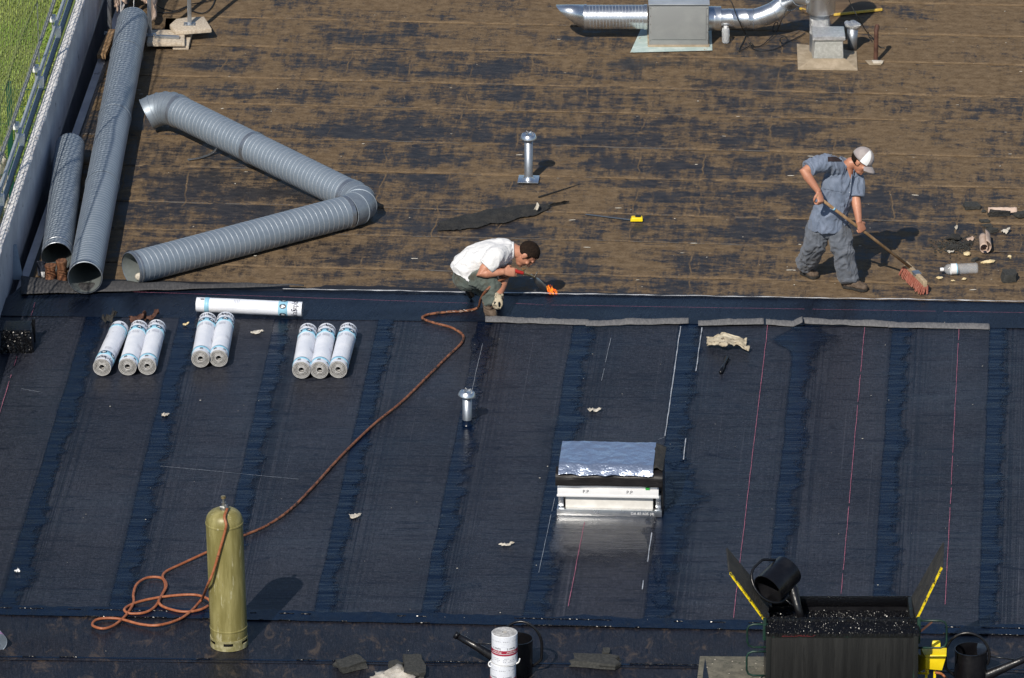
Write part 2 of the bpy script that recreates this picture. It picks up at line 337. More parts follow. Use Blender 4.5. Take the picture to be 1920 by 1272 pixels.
# ------------------------------------------------------------------ mesh building
def frame(d, hint=None):
    d = d.normalized(); h = hint or (V((0, 0, 1)) if abs(d.z) < .95 else V((1, 0, 0)))
    x = h.cross(d)
    if x.length < 1e-5: x = V((1, 0, 0)).cross(d)
    x.normalize(); return x, d.cross(x)
class MB:
    def __init__(s): s.v = []; s.f = []; s.uv = None; s.uv2 = None
    def add(s, vs, fs):
        b = len(s.v); s.v += [tuple(q) for q in vs]; s.f += [tuple(i + b for i in f) for f in fs]; return s
    def hexa(s, p):   # bottom 4 ccw, top 4 ccw
        return s.add(p, [(3, 2, 1, 0), (4, 5, 6, 7), (0, 1, 5, 4), (1, 2, 6, 5), (2, 3, 7, 6), (3, 0, 4, 7)])
    def box(s, c, sz, rot=None):
        c = V(c); h = V(sz) / 2; rot = rot or Matrix.Identity(3)
        pts = [c + rot @ V((x * h.x, y * h.y, z * h.z)) for z in (-1, 1) for x, y in ((-1, -1), (1, -1), (1, 1), (-1, 1))]
        return s.hexa(pts)
    def bar(s, a, b, w, h, hint=None):
        a = V(a); b = V(b); x, y = frame(b - a, hint)
        q = [(-w / 2, -h / 2), (w / 2, -h / 2), (w / 2, h / 2), (-w / 2, h / 2)]
        return s.hexa([a + x * i + y * j for i, j in q] + [b + x * i + y * j for i, j in q])
    def slab(s, poly, thick):   # poly: 3D points (top outline), extruded down
        n = len(poly); poly = [V(q) for q in poly]
        nz = sum(((poly[i].x * poly[(i + 1) % n].y - poly[(i + 1) % n].x * poly[i].y) for i in range(n)))
        if nz < 0: poly = poly[::-1]
        lo = [q - V((0, 0, thick)) for q in poly]
        return s.add(poly + lo, [tuple(range(n)), tuple(range(2 * n - 1, n - 1, -1))] + [(i, i + n, (i + 1) % n + n, (i + 1) % n) for i in range(n)])
    def tube(s, pts, r, n=8, caps=True, round_caps=False):
        pts = [V(q) for q in pts]; k = len(pts)
        rr = list(r) if isinstance(r, (list, tuple)) else [r] * k
        if round_caps:
            d0 = (pts[0] - pts[1]).normalized(); d1 = (pts[-1] - pts[-2]).normalized()
            pts = [pts[0] + d0 * rr[0] * .92, pts[0] + d0 * rr[0] * .62] + pts + [pts[-1] + d1 * rr[-1] * .62, pts[-1] + d1 * rr[-1] * .92]
            rr = [rr[0] * .35, rr[0] * .78] + rr + [rr[-1] * .78, rr[-1] * .35]; k = len(pts)
        x, y = None, None; vs = []; fs = []
        for i in range(k):
            d = (pts[min(i + 1, k - 1)] - pts[max(i - 1, 0)])
            if d.length < 1e-9: d = V((0, 0, 1))
            d.normalize()
            if x is None: x, y = frame(d)
            else:
                x = x - d * x.dot(d)
                x = x.normalized() if x.length > 1e-6 else frame(d)[0]
                y = d.cross(x)
            for j in range(n):
                a = 2 * math.pi * j / n; vs.append(pts[i] + (x * math.cos(a) + y * math.sin(a)) * rr[i])
        for i in range(k - 1):
            for j in range(n):
                fs.append((i * n + j, i * n + (j + 1) % n, (i + 1) * n + (j + 1) % n, (i + 1) * n + j))
        if caps: fs += [tuple(range(n - 1, -1, -1)), tuple((k - 1) * n + j for j in range(n))]
        return s.add(vs, fs)
    def loft(s, rings, n=16):   # rings: (centre, axis vector a, axis vector b)
        vs = []; fs = []; k = len(rings)
        for c, a, b in rings:
            for j in range(n):
                t = 2 * math.pi * j / n; vs.append(V(c) + V(a) * math.cos(t) + V(b) * math.sin(t))
        for i in range(k - 1):
            for j in range(n): fs.append((i * n + j, i * n + (j + 1) % n, (i + 1) * n + (j + 1) % n, (i + 1) * n + j))
        fs += [tuple(range(n - 1, -1, -1)), tuple((k - 1) * n + j for j in range(n))]
        return s.add(vs, fs)
    def lathe(s, prof, n=32, o=(0, 0, 0), rot=None, caps=True, arc=(0, 2 * math.pi)):
        rot = rot or Matrix.Identity(3); o = V(o); vs = []; fs = []; k = len(prof)
        full = abs(arc[1] - arc[0] - 2 * math.pi) < 1e-6; m = n if full else n + 1
        for r, z in prof:
            for j in range(m):
                a = arc[0] + (arc[1] - arc[0]) * j / n; vs.append(o + rot @ V((r * math.cos(a), r * math.sin(a), z)))
        for i in range(k - 1):
            for j in range(n):
                j2 = (j + 1) % m; fs.append((i * m + j, i * m + j2, (i + 1) * m + j2, (i + 1) * m + j))
        if caps and full:
            if prof[0][0] > 1e-6: fs.append(tuple(range(m - 1, -1, -1)))
            if prof[-1][0] > 1e-6: fs.append(tuple((k - 1) * m + j for j in range(m)))
        return s.add(vs, fs)
    def ellip(s, c, ax, n=14, m=9):
        c = V(c); vs = [c - ax[2]]; fs = []
        for i in range(1, m):
            t = math.pi * i / m - math.pi / 2
            for j in range(n):
                a = 2 * math.pi * j / n
                vs.append(c + ax[0] * math.cos(t) * math.cos(a) + ax[1] * math.cos(t) * math.sin(a) + ax[2] * math.sin(t))
        vs.append(c + ax[2]); L = len(vs) - 1
        for j in range(n):
            fs.append((0, 1 + (j + 1) % n, 1 + j)); fs.append((L, L - n + j, L - n + (j + 1) % n))
        for i in range(m - 2):
            for j in range(n): fs.append((1 + i * n + j, 1 + i * n + (j + 1) % n, 1 + (i + 1) * n + (j + 1) % n, 1 + (i + 1) * n + j))
        return s.add(vs, fs)
    def sheet(s, fn, nu, nv, uvf=None, uvf2=None):
        b = len(s.v); vs = []; fs = []
        for i in range(nu + 1):
            for j in range(nv + 1):
                vs.append(fn(i / nu, j / nv))
                if uvf: s.uv = (s.uv or []); s.uv.append(uvf(i / nu, j / nv))
                if uvf2: s.uv2 = (s.uv2 or []); s.uv2.append(uvf2(i / nu, j / nv))
        for i in range(nu):
            for j in range(nv):
                a = i * (nv + 1) + j; fs.append((a, a + nv + 1, a + nv + 2, a + 1))
        return s.add(vs, fs)
    def mesh(s, name):
        me = bpy.data.meshes.new(name); me.from_pydata(s.v, [], s.f); me.update()
        for lay, data in (('UVMap', s.uv), ('local', s.uv2)):
            if data:
                u = me.uv_layers.new(name=lay); li = np.empty(len(me.loops), dtype=np.int32); me.loops.foreach_get('vertex_index', li)
                u.data.foreach_set('uv', np.array(data, dtype=np.float32)[li].ravel())
        return me

def setp(o, **k):
    for a, b in k.items():
        if b: o[a] = b
    return o
def brighten_seams(o, n=40):
    me = o.data; me.materials.append(MT['galv_seam']); k = len(me.polygons)
    idx = [1 if (q % 6) in (1, 2, 3, 4) else 0 for q in o['rows']]; del o['rows']
    me.polygons.foreach_set('material_index', idx[:k]); me.update(); return o
def link(name, me, mat=None, parent=None, smooth=False, **props):
    o = bpy.data.objects.new(name, me); COL.objects.link(o)
    if mat: me.materials.append(MT[mat] if isinstance(mat, str) else mat)
    if smooth:
        me.polygons.foreach_set('use_smooth', [True] * len(me.polygons))
        if smooth is not True and hasattr(me, 'set_sharp_from_angle'): me.set_sharp_from_angle(angle=R(smooth))
    if parent:
        o.parent = parent; o.matrix_parent_inverse = parent.matrix_basis.inverted()
    return setp(o, **props)
SPLIT = set('rolled_felt_end lid_stop clamp corner_strip core_hole blue_band round_emblem emblem_figure bolt bend_seam elbow_seam end_collar joint_collar lace eye eyebrow button metal_sill white_frame handle_brace painted_edge stay lance regulator side_plate red_band tube foot_plate casing'.split())
def islands(mb):
    par = list(range(len(mb.v)))
    def find(i):
        while par[i] != i: par[i] = par[par[i]]; i = par[i]
        return i
    for f in mb.f:
        r = find(f[0])
        for i in f[1:]: par[find(i)] = r
    gr = {}
    for f in mb.f: gr.setdefault(find(f[0]), []).append(f)
    return list(gr.values())
def obj(name, mb, mat, parent=None, smooth=False, bevel=0, seg=2, **props):
    if name in SPLIT and mb.uv is None and not props:
        g = islands(mb)
        if 1 < len(g) <= 60:
            first = None
            for fs in g:
                used = sorted({i for f in fs for i in f}); mp = {i: k for k, i in enumerate(used)}; m2 = MB(); m2.v = [mb.v[i] for i in used]; m2.f = [tuple(mp[i] for i in f) for f in fs]
                o = obj1(name, m2, mat, parent, smooth, bevel, seg); first = first or o
            return first
    return obj1(name, mb, mat, parent, smooth, bevel, seg, **props)
def obj1(name, mb, mat, parent=None, smooth=False, bevel=0, seg=2, **props):
    me = mb.mesh(name)
    bm = bmesh.new(); bm.from_mesh(me); bmesh.ops.recalc_face_normals(bm, faces=bm.faces) if mb.uv is None else None
    if bevel:
        ed = [e for e in bm.edges if len(e.link_faces) == 2 and e.calc_face_angle(0) > R(28)]
        bmesh.ops.bevel(bm, geom=ed, offset=bevel, segments=seg, affect='EDGES', profile=.6)
    bm.to_mesh(me); bm.free()
    return link(name, me, mat, parent, smooth or (40 if bevel else False), **props)
def thing(name, label, cat, loc, group=None, rz=0):
    o = bpy.data.objects.new(name, None); COL.objects.link(o); o.location = loc; o.rotation_euler = (0, 0, rz); o.empty_display_size = .1
    bpy.context.view_layer.update() if False else None
    o.matrix_basis = Matrix.LocRotScale(V(loc), Matrix.Rotation(rz, 3, 'Z').to_quaternion(), None)
    return setp(o, label=label, category=cat, group=group)
def tag(o, label, cat, group=None): return setp(o, label=label, category=cat, group=group)
def dup(root, loc=None, rz=None, label=None, group=None):
    r = root.copy(); COL.objects.link(r)
    if loc is not None: r.location = loc
    if rz is not None: r.rotation_euler = (0, 0, rz)
    if label: r['label'] = label
    if group: r['group'] = group
    for ch in list(root.children):
        c = ch.copy(); COL.objects.link(c); c.parent = r; c.matrix_parent_inverse = ch.matrix_parent_inverse
        for g in list(ch.children):
            d = g.copy(); COL.objects.link(d); d.parent = c; d.matrix_parent_inverse = g.matrix_parent_inverse
    return r
def rotz(a): return Matrix.Rotation(a, 3, 'Z')
def basis(x, y, z): return Matrix((x, y, z)).transposed()
def fbm(p, o=4): return noise.fractal(p, .8, 2.1, o)
def smoothpath(pts, k=6):
    pts = [V(p) for p in pts]; out = []
    P = [pts[0] * 2 - pts[1]] + pts + [pts[-1] * 2 - pts[-2]]
    for i in range(1, len(P) - 2):
        for j in range(k):
            t = j / k; a, b, c, d = P[i - 1], P[i], P[i + 1], P[i + 2]
            out.append(.5 * ((2 * b) + (c - a) * t + (2 * a - 5 * b + 4 * c - d) * t * t + (3 * b - a - 3 * c + d) * t ** 3))
    out.append(pts[-1]); return out
def solid(name, mb, mat, parent, voxel=.008, it=6, wrinkle=0.0, freq=9.0, stretch=(1, 1, 1), seed=0.0, fine=0.0, **props):
    """closed overlapping volumes melted into one continuous skin, then folded"""
    me = mb.mesh(name); o = bpy.data.objects.new('melt', me); COL.objects.link(o)
    bm = bmesh.new(); bm.from_mesh(me); bmesh.ops.recalc_face_normals(bm, faces=bm.faces); bm.to_mesh(me); bm.free()
    r = o.modifiers.new('r', 'REMESH'); r.mode = 'VOXEL'; r.voxel_size = voxel
    if it: sm = o.modifiers.new('s', 'SMOOTH'); sm.factor = .5; sm.iterations = it
    dg = bpy.context.evaluated_depsgraph_get(); me2 = bpy.data.meshes.new_from_object(o.evaluated_get(dg))
    bpy.data.objects.remove(o)
    if wrinkle or fine:
        n = len(me2.vertices); co = np.empty(n * 3, dtype=np.float32); no = np.empty(n * 3, dtype=np.float32)
        me2.vertices.foreach_get('co', co); me2.vertices.foreach_get('normal', no); co = co.reshape(-1, 3); no = no.reshape(-1, 3)
        for i in range(n):
            p = V((co[i, 0] * stretch[0] + seed, co[i, 1] * stretch[1], co[i, 2] * stretch[2])) * freq
            q = p + V((noise.noise(p * .5), noise.noise(p * .5 + V((7, 3, 1))), noise.noise(p * .5 + V((1, 9, 4))))) * .9
            h = wrinkle * ((.55 - abs(noise.noise(q)) * 2.0) + .40 * (.4 - abs(noise.noise(q * 2.4 + V((3, 1, 7)))) * 2) + .16 * noise.noise(q * 5)) + fine * noise.noise(p * 6)
            co[i] += no[i] * h
        me2.vertices.foreach_set('co', co.ravel()); me2.update()
    me2.name = name; me2.materials.clear()
    return link(name, me2, mat, parent, True, **props)
def scrap(name, c, size, mat, seed, rz=0, parent=None, curl=.6, thick=.003):
    """a torn, curled bit of sheet with a ragged outline"""
    mb = MB(); c = V(c)
    def fn(i, j):
        a, b = i * 2 - 1, j * 2 - 1; k = 1 + .45 * noise.noise(V((a * 1.6 + seed, b * 1.6, seed))) ; q = math.sqrt(max(a * a, b * b) / max(1e-6, a * a + b * b)) if (a or b) else 1
        x = a * q * size[0] * .5 * k; y = b * q * size[1] * .5 * k
        z = abs(noise.noise(V((a * 1.3 + seed, b * 1.1, 3)))) * size[2] * 1.6 + curl * size[2] * max(0, a) ** 2 + .25 * size[2] * noise.noise(V((a * 4, b * 4, seed)))
        return c + rotz(rz) @ V((x, y, max(z, .002)))
    mb.sheet(fn, 9, 7); o = obj(name, mb, mat, parent, 40); s_ = o.modifiers.new('t', 'SOLIDIFY'); s_.thickness = thick; return o
def rock(name, c, size, mat, seed, rz=0, parent=None, flat=.0, round_=False, **props):
    rnd = random.Random(seed); bm = bmesh.new()
    if round_:
        bmesh.ops.create_icosphere(bm, subdivisions=3, radius=.5)
        for v in bm.verts: v.co *= 1 + .42 * noise.noise(v.co * 2.3 + V((seed, 0, 0))) + .2 * noise.noise(v.co * 6 + V((seed, 0, 0)))
    else:
        bmesh.ops.create_cube(bm, size=1.0)
        bmesh.ops.subdivide_edges(bm, edges=bm.edges[:], cuts=2, use_grid_fill=True)
    for v in bm.verts:
        v.co = V((v.co.x * size[0], v.co.y * size[1], v.co.z * size[2]))
        k = fbm(V((v.co.x * 14 + seed * 3.1, v.co.y * 14, v.co.z * 14))) ; k2 = fbm(V((v.co.y * 14 - seed, v.co.z * 14, v.co.x * 14 + 5)))
        v.co += V((k * size[0] * .16, k2 * size[1] * .16, (k - k2) * size[2] * (.16 - .1 * flat)))
        v.co = rotz(rz) @ v.co + V(c)
    me = bpy.data.meshes.new(name); bm.to_mesh(me); bm.free()
    return link(name, me, mat, parent, 35, **props)
def text_pts(s, size):
    cu = bpy.data.curves.new('t', 'FONT'); cu.body = s; cu.size = size; cu.align_x = 'CENTER'; cu.align_y = 'CENTER'; cu.resolution_u = 2
    o = bpy.data.objects.new('t', cu); COL.objects.link(o); dg = bpy.context.evaluated_depsgraph_get()
    me = bpy.data.meshes.new_from_object(o.evaluated_get(dg)); vs = [v.co.copy() for v in me.vertices]; fs = [tuple(p.vertices) for p in me.polygons]
    bpy.data.objects.remove(o); bpy.data.meshes.remove(me); return vs, fs

# ------------------------------------------------------------------ the setting
YAW = R(4.1)
RE = V((math.cos(YAW), -math.sin(YAW), 0)); RD = V((math.sin(YAW), math.cos(YAW), 0))
def RP(u, v, z=0.0): return RE * u + RD * v + V((0, 0, z))
def ruv(p): return (p.dot(RE), p.dot(RD))
ZM = 0.022    # top of the new membrane

# grass land
gz = -4.0
mb = MB(); mb.sheet(lambda i, j: V((-700 + 1400 * i, -700 + 1400 * j, gz)), 8, 8)
obj('ground', mb, 'soil', kind='structure')
rng = np.random.default_rng(5)
def grass_blades():
    x0, x1, y0, y1 = -8.8, -5.4, 9.0, 24.5
    n = 60000
    cx = rng.uniform(x0, x1, n); cy = rng.uniform(y0, y1, n)
    h = rng.uniform(.025, .06, n) * (1 + .5 * np.sin(cx * 3.1 + np.sin(cy * 1.7)) * np.sin(cy * 2.3)); a = rng.uniform(0, 6.28, n); wd = rng.uniform(.008, .016, n); ln = rng.uniform(.02, .07, n); la = rng.uniform(0, 6.28, n)
    dx = np.cos(a) * wd; dy = np.sin(a) * wd; mx = np.cos(la) * ln; my = np.sin(la) * ln
    z = np.full(n, gz)
    P = np.stack([np.stack([cx - dx, cy - dy, z], 1), np.stack([cx + dx, cy + dy, z], 1),
                  np.stack([cx + dx * .6 + mx * .35, cy + dy * .6 + my * .35, z + h * .6], 1), np.stack([cx - dx * .6 + mx * .35, cy - dy * .6 + my * .35, z + h * .6], 1),
                  np.stack([cx + mx, cy + my, z + h], 1)], 1).reshape(-1, 3)
    idx = (np.arange(n) * 5)[:, None]
    quads = (idx + np.array([0, 1, 2, 3])).tolist(); tris = (idx + np.array([3, 2, 4])).tolist()
    me = bpy.data.meshes.new('grass'); me.from_pydata(P.tolist(), [], quads + tris); me.update()
    return link('grass', me, 'grass', None, False, kind='stuff')
tag(grass_blades(), 'short sunlit green lawn below the parapet, seen at the upper left corner', 'grass')

# solid building block under the roof coverings
mb = MB(); mb.hexa([RP(-4.78, -14, gz - .2), RP(12, -14, gz - .2), RP(12, 16, gz - .2), RP(-4.78, 16, gz - .2), RP(-4.78, -14, -.012), RP(12, -14, -.012), RP(12, 16, -.012), RP(-4.78, 16, -.012)])
obj('roof_deck', mb, 'concrete', kind='structure')

# old felt: runs laid across the roof, each lapping the one in front
old = MB(); old.sheet(lambda i, j: RP(-4.7 + 16 * i, 1.0 + 13 * j, -.006), 4, 4)
old_roof = obj('old_roof', old, 'under', kind='structure')
edges = [1.02, 1.62, 2.50, 3.22, 4.18, 5.02, 5.98, 6.72, 7.66, 8.50, 9.45, 10.4, 11.3, 12.2]
for k in range(len(edges) - 1):
    v0, v1 = edges[k], edges[k + 1] + .05
    sd = k * 3.7
    def fn(i, j, v0=v0, v1=v1, sd=sd):
        u = -4.66 + 13.5 * i; v = v0 + (v1 - v0) * j
        if j == 0: v += .020 * noise.noise(V((u * 1.1, sd, 0))) + .008 * noise.noise(V((u * 7, sd, 3)))
        z = .003 - .002 * j + .0035 * noise.noise(V((u * .8, v * 2.4, sd))) + .0022 * noise.noise(V((u * 4, v * 9, sd)))
        return RP(u, v, max(z, -.002) if j else z)
    mb = MB(); mb.sheet(fn, 130, 14, lambda i, j, v0=v0, v1=v1: (-4.66 + 13.5 * i, v0 + (v1 - v0) * j), lambda i, j: (i, j))
    # visible lap edge
    n0 = 15; b = len(mb.v)
    for i in range(131):
        q = V(mb.v[i * n0]); mb.v.append((q.x, q.y + .006, q.z - .0014)); mb.uv.append(mb.uv[i * n0]); mb.uv2.append((0, .45))
    mb.f += [(i * n0, b + i, b + i + 1, (i + 1) * n0) for i in range(130)]
    obj('felt_run', mb, 'oldfelt', old_roof, True)

# new membrane: base sheet, strips running up the roof, glossy seams between them
base = MB(); base.sheet(lambda i, j: RP(-4.72 + 14 * i, -14 + 15.2 * j, .004), 4, 4)
memb = obj('roof_membrane', base, 'under', kind='structure')
seamsB = [(-35, 165 - 195), (5, 165), (213, 340), (405, 520), (598, 715), (800, 903), (995, 1085), (1220, 1283), (1445, 1500), (1645, 1682), (1845, 1865), (2045, 2055)]
seams = []
for xb, xt in [(-190, -20)] + seamsB[1:]:
    sl_ = (xb - xt) / 530.0; ya = 1150.0; yt_ = 620.0
    for _ in range(3):
        xa = xb + (ya - 1150) * sl_; ya = 1153 + (xa + 60) / 2060 * 42
        xx = xt + (yt_ - 620) * sl_; yt_ = 594 + (xx + 30) / 2080 * 26
    A = G(xb + (ya - 1150) * sl_, ya); B = G(xt + (yt_ - 620) * sl_, yt_); seams.append((A, B))
def seam_pt(k, t): return seams[k][0].lerp(seams[k][1], t)
t_hi = 1.0
def hz(p): return .0035 * noise.noise(V((p.x * 1.3, p.y * 5.5, 9.1))) + .0016 * noise.noise(V((p.x * 2.5, p.y * 17, 5)))
for k in range(len(seams) - 1):
    def fn(i, j, k=k):
        t = -.004 + 1.006 * j
        a = seam_pt(k, t); b = seam_pt(k + 1, t); p = a.lerp(b, i * 1.03 - .0)
        return V((p.x, p.y, .015 + .004 * i + hz(p)))
    mb = MB(); mb.sheet(fn, 14, 170, lambda i, j: (i * .95, j * 6.35))
    obj('membrane_strip', mb, 'strip', memb, True)
for k in range(1, len(seams) - 1):
    wd = [.16, .155, .15, .13, .13, .14, .20, .19, .15, .15, .14][k % 11]
    def fn(i, j, k=k, wd=wd):
        t = -.002 + 1.002 * j; p = seam_pt(k, t); y = p.y
        n1 = noise.noise(V((k * 7.3, y * 2.1, 0))); n2 = noise.noise(V((k * 3.1 + 9, y * 6.5, 2))); n3 = noise.noise(V((k * 5, y * 22, 5)))
        st = noise.noise(V((k * 2.7, math.floor(y * 2.3) * 3.3, 8)))
        lft = -.025 - wd * .26 + .010 * noise.noise(V((k, y * 1.5, 3))) + .003 * noise.noise(V((k, y * 17, 3)))
        rgt = .035 + wd * (.92 + .36 * st + .42 * n1 + .12 * n2) + .005 * n3
        if k == 8: rgt += .30 * math.exp(-((t - .94) / .035) ** 2); lft -= .22 * math.exp(-((t - .945) / .03) ** 2)
        if k == 7: rgt += .22 * math.exp(-((t - .42) / .05) ** 2) + .10 * math.exp(-((t - .30) / .1) ** 2)
        x = lft + (max(rgt, lft + .04) - lft) * i
        return V((p.x + x, p.y, .0212 + hz(V((p.x + x, p.y, 0)))))
    mb = MB(); mb.sheet(fn, 8, 420, lambda i, j, wd=wd: (i * wd * 1.5, j * 6.35), lambda i, j: (i, j))
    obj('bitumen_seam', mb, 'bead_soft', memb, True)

# long cross strips along the far edge (with a lap joint) and the glossy lap at the foot of the strips
eA, eB = G(40, 541), G(2050, 574.5); fA, fB = G(-30, 596), G(2050, 622)
cut = .466
for a0, a1, z0 in ((0.0, cut + .004, .0235), (cut, 1.0, .0265)):
    def fn(i, j, a0=a0, a1=a1, z0=z0):
        s = a0 + (a1 - a0) * i; p = fA.lerp(fB, s).lerp(eA.lerp(eB, s), j)
        n = noise.noise(V((p.x * 1.1, p.y * 5, z0 * 90)))
        if j == 1: p = p + V((0, .018 * noise.noise(V((p.x * 3.1, 4, 0))) + .01 * noise.noise(V((p.x * 11, 1, 0))), 0))
        return V((p.x, p.y, z0 - .001 + .0025 * n + .0015 * noise.noise(V((p.x * 5, p.y * 12, 3)))))
    mb = MB(); mb.sheet(fn, 150, 10, lambda i, j, a0=a0, a1=a1: (j * .9, (a0 + (a1 - a0) * i) * 10))
    obj('edge_strip', mb, 'edge_strip', memb, True)
def edge_ln(i, j):
    s = .245 + .755 * i; p = eA.lerp(eB, s)
    up = .5 + .5 * noise.noise(V((p.x * 2.3, 7, 1)))
    w0 = .026 + .016 * noise.noise(V((p.x * 6, 2, 0))) + .012 * max(0, noise.noise(V((p.x * 1.3, 5, 0))))
    return V((p.x, p.y - .004 + (w0 + .012) * j + .018 * noise.noise(V((p.x * 3.1, 4, 0))), .036 + .006 * up - .010 * j + .006 * noise.noise(V((p.x * 9, 3, 0))) * (1 - j)))
mb = MB(); mb.sheet(edge_ln, 260, 2); obj('foil_edge', mb, 'silver_edge', memb, True)
bA, bB = G(-60, 1151), G(2000, 1193)
def lap(i, j):
    p = bA.lerp(bB, i); y = p.y - .055 + .012 * noise.noise(V((p.x * 7, 1, 1))); wv = .20 + .05 * noise.noise(V((p.x * 2.2, 3, 3))) + .03 * noise.noise(V((p.x * 9, 3, 7)))
    return V((p.x, y + wv * j, .0235 + .0015 * noise.noise(V((p.x * 14, 8, j * 3))) + .001 * noise.noise(V((p.x * 40, j * 5, 2)))))
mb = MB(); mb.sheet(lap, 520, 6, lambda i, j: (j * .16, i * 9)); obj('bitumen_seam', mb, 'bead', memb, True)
# lower felt: three runs lying across, at the near edge of the picture
lows = [(G(-60, 1152), G(2000, 1193), G(-60, 1240), G(2000, 1266)), (G(-60, 1234), G(2000, 1260), G(-60, 1330), G(2000, 1352)), (G(-60, 1324), G(2000, 1346), G(-60, 1560), G(2000, 1580))]
for k, (a, b, c, d) in enumerate(lows):
    def fn(i, j, k=k, a=a, b=b, c=c, d=d):
        p = a.lerp(b, i).lerp(c.lerp(d, i), j)
        return V((p.x, p.y, .0125 + .004 * j + .003 * noise.noise(V((p.x * 1.4, p.y * 6, k))) + .0015 * noise.noise(V((p.x * 6, p.y * 18, k)))))
    mb = MB(); mb.sheet(fn, 110, 16, lambda i, j, k=k: (j * .9, i * 10)); obj('membrane_strip', mb, 'lower', memb, True)
    if k:
        def rim(i, j, a=a, b=b, k=k):
            p = a.lerp(b, i); return V((p.x, p.y - .02 + (.030 + .012 * noise.noise(V((p.x * 5, k, 2)))) * j, .0192 + .001 * noise.noise(V((p.x * 30, k, 1)))))
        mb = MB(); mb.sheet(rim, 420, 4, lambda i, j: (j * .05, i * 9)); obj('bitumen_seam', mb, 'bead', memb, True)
# thin tar ridges squeezed out along the laps
for a, b, sd, dy in ((bA, bB, 1, -.05), (bA, bB, 5, .085), (lows[1][0], lows[1][1], 9, -.005)):
    mb = MB(); n = 900; run = []
    for q in range(n + 1):
        p = a.lerp(b, q / n); on = noise.noise(V((p.x * 1.1, sd, 4))) + .5 * noise.noise(V((p.x * 6, sd, 2))) > .02
        if on: run.append((V((p.x, p.y + dy + .010 * noise.noise(V((p.x * 5, sd, 3))), .0245)), .0035 + .0045 * abs(noise.noise(V((p.x * 45, sd, 7))))))
        elif len(run) > 3: mb.tube([r_[0] for r_ in run], [r_[1] for r_ in run], 6); run = []
        else: run = []
    if len(run) > 3: mb.tube([r_[0] for r_ in run], [r_[1] for r_ in run], 6)
    
    rj = random.Random(sd); mb.v = [(q[0] + rj.uniform(-.002, .002), q[1] + rj.uniform(-.002, .002), q[2] + rj.uniform(-.0015, .0025)) for q in mb.v]
    obj('tar_ridge', mb, 'tar_facet', memb, False, kind='stuff')
# dull brown mud and wet patches on the membrane
def patch(name, mat, cx, cy, rx, ry, seed, z=.0275, par=memb):
    c = G(cx, cy); n = 40; mb = MB()
    vs = [V((c.x, c.y, z))]; uv = [(.5, .5)]; uv2 = [(.5, 0)]
    for q in range(n):
        a = 2 * math.pi * q / n; r = 1 + .35 * noise.noise(V((math.cos(a) * 1.5 + seed, math.sin(a) * 1.5, seed))) + .18 * noise.noise(V((math.cos(a) * 5, math.sin(a) * 5 + seed, 3)))
        vs.append(V((c.x + rx * r * math.cos(a), c.y + ry * r * math.sin(a), z - .002))); uv.append((.5 + math.cos(a) * rx, .5 + math.sin(a) * ry)); uv2.append((0, 0))
    mb.uv = uv; mb.uv2 = uv2; mb.add(vs, [(0, 1 + q, 1 + (q + 1) % n) for q in range(n)])
    return obj(name, mb, mat, par, True)
wA, wB = G(1040, 972), G(1232, 976)
def fn(i, j):
    p = wA.lerp(wB, i); e = .2 * j
    return V((p.x - .10 * j + (.05 * noise.noise(V((j * 5, i * 2, 3))) if i in (0, 1) else 0), p.y + .06 - (1.0 + e) * j, .0262 + hz(p) * .3 + .0012 * noise.noise(V((i * 6, j * 14, 1)))))
mb = MB(); mb.sheet(fn, 30, 40, lambda i, j: (i * .9, j * 1.1), lambda i, j: (i, j)); obj('wet_patch', mb, 'wet', memb, True)
for q in [(1216, 1010, .07, .42, 1.1), (1245, 930, .13, .40, 4.5), (1262, 860, .12, .3, 8.1), (1235, 1075, .05, .35, 9.2), (890, 650, .05, .28, 5.1), (1240, 1130, .10, .22, 2.2)]:
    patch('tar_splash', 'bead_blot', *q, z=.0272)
# snapped chalk lines
def line(px, w, mat, z=.0318, wob=.004, brk=None):
    P = [G(*q) for q in px]; mb = MB(); L = sum((P[i + 1] - P[i]).length for i in range(len(P) - 1)); n = max(8, int(L * 14))
    pts = [P[0].lerp(P[-1], i / n) if len(P) == 2 else None for i in range(n + 1)]
    sd = (P[-1] - P[0]).normalized(); sd = V((-sd.y, sd.x, 0))
    for i in range(n):
        if noise.noise(V((pts[i].x * 5.1, pts[i].y * 5.3, px[0][0]))) < -.42: continue
        a, b = pts[i], pts[i + 1]
        wa = w * (.75 + .5 * noise.noise(a * 9)); wb = w * (.75 + .5 * noise.noise(b * 9)); ja = sd * wob * noise.noise(a * 4); jb = sd * wob * noise.noise(b * 4)
        up = V((0, 0, z)); mb.add([a + ja - sd * wa + up, b + jb - sd * wb + up, b + jb + sd * wb + up, a + ja + sd * wa + up], [(0, 1, 2, 3)])
    return obj('chalk_line', mb, mat, memb)
for q in [((1440, 612), (1375, 1165)), ((1621, 620), (1577, 1120)), ((1798, 622), (1772, 1140)), ((1096, 985), (1064, 1150)), ((66, 573), (57, 602)), ((32, 675), (-4, 790))]: line(q, .0028, 'pink')
for q in [((230, 553), (876, 575)), ((958, 575), (1002, 577)), ((1004, 578), (2000, 594))]: line(q, .0022, 'pink', z=.0345)
for q in [((1276, 618), (1246, 830)), ((1316, 620), (1305, 702)), ((1286, 828), (1281, 868)), ((1222, 1005), (1214, 1060)), ((1206, 1095), (1201, 1140))]: line(q, .0055, 'chalk')
for q in [((1040, 940), (1010, 1080)), ((1145, 640), (1128, 720)), ((905, 650), (880, 760)), ((1212, 838), (1246, 826)), ((40, 735), (80, 742)), ((300, 880), (560, 905))]: line(q, .0016, 'chalk')

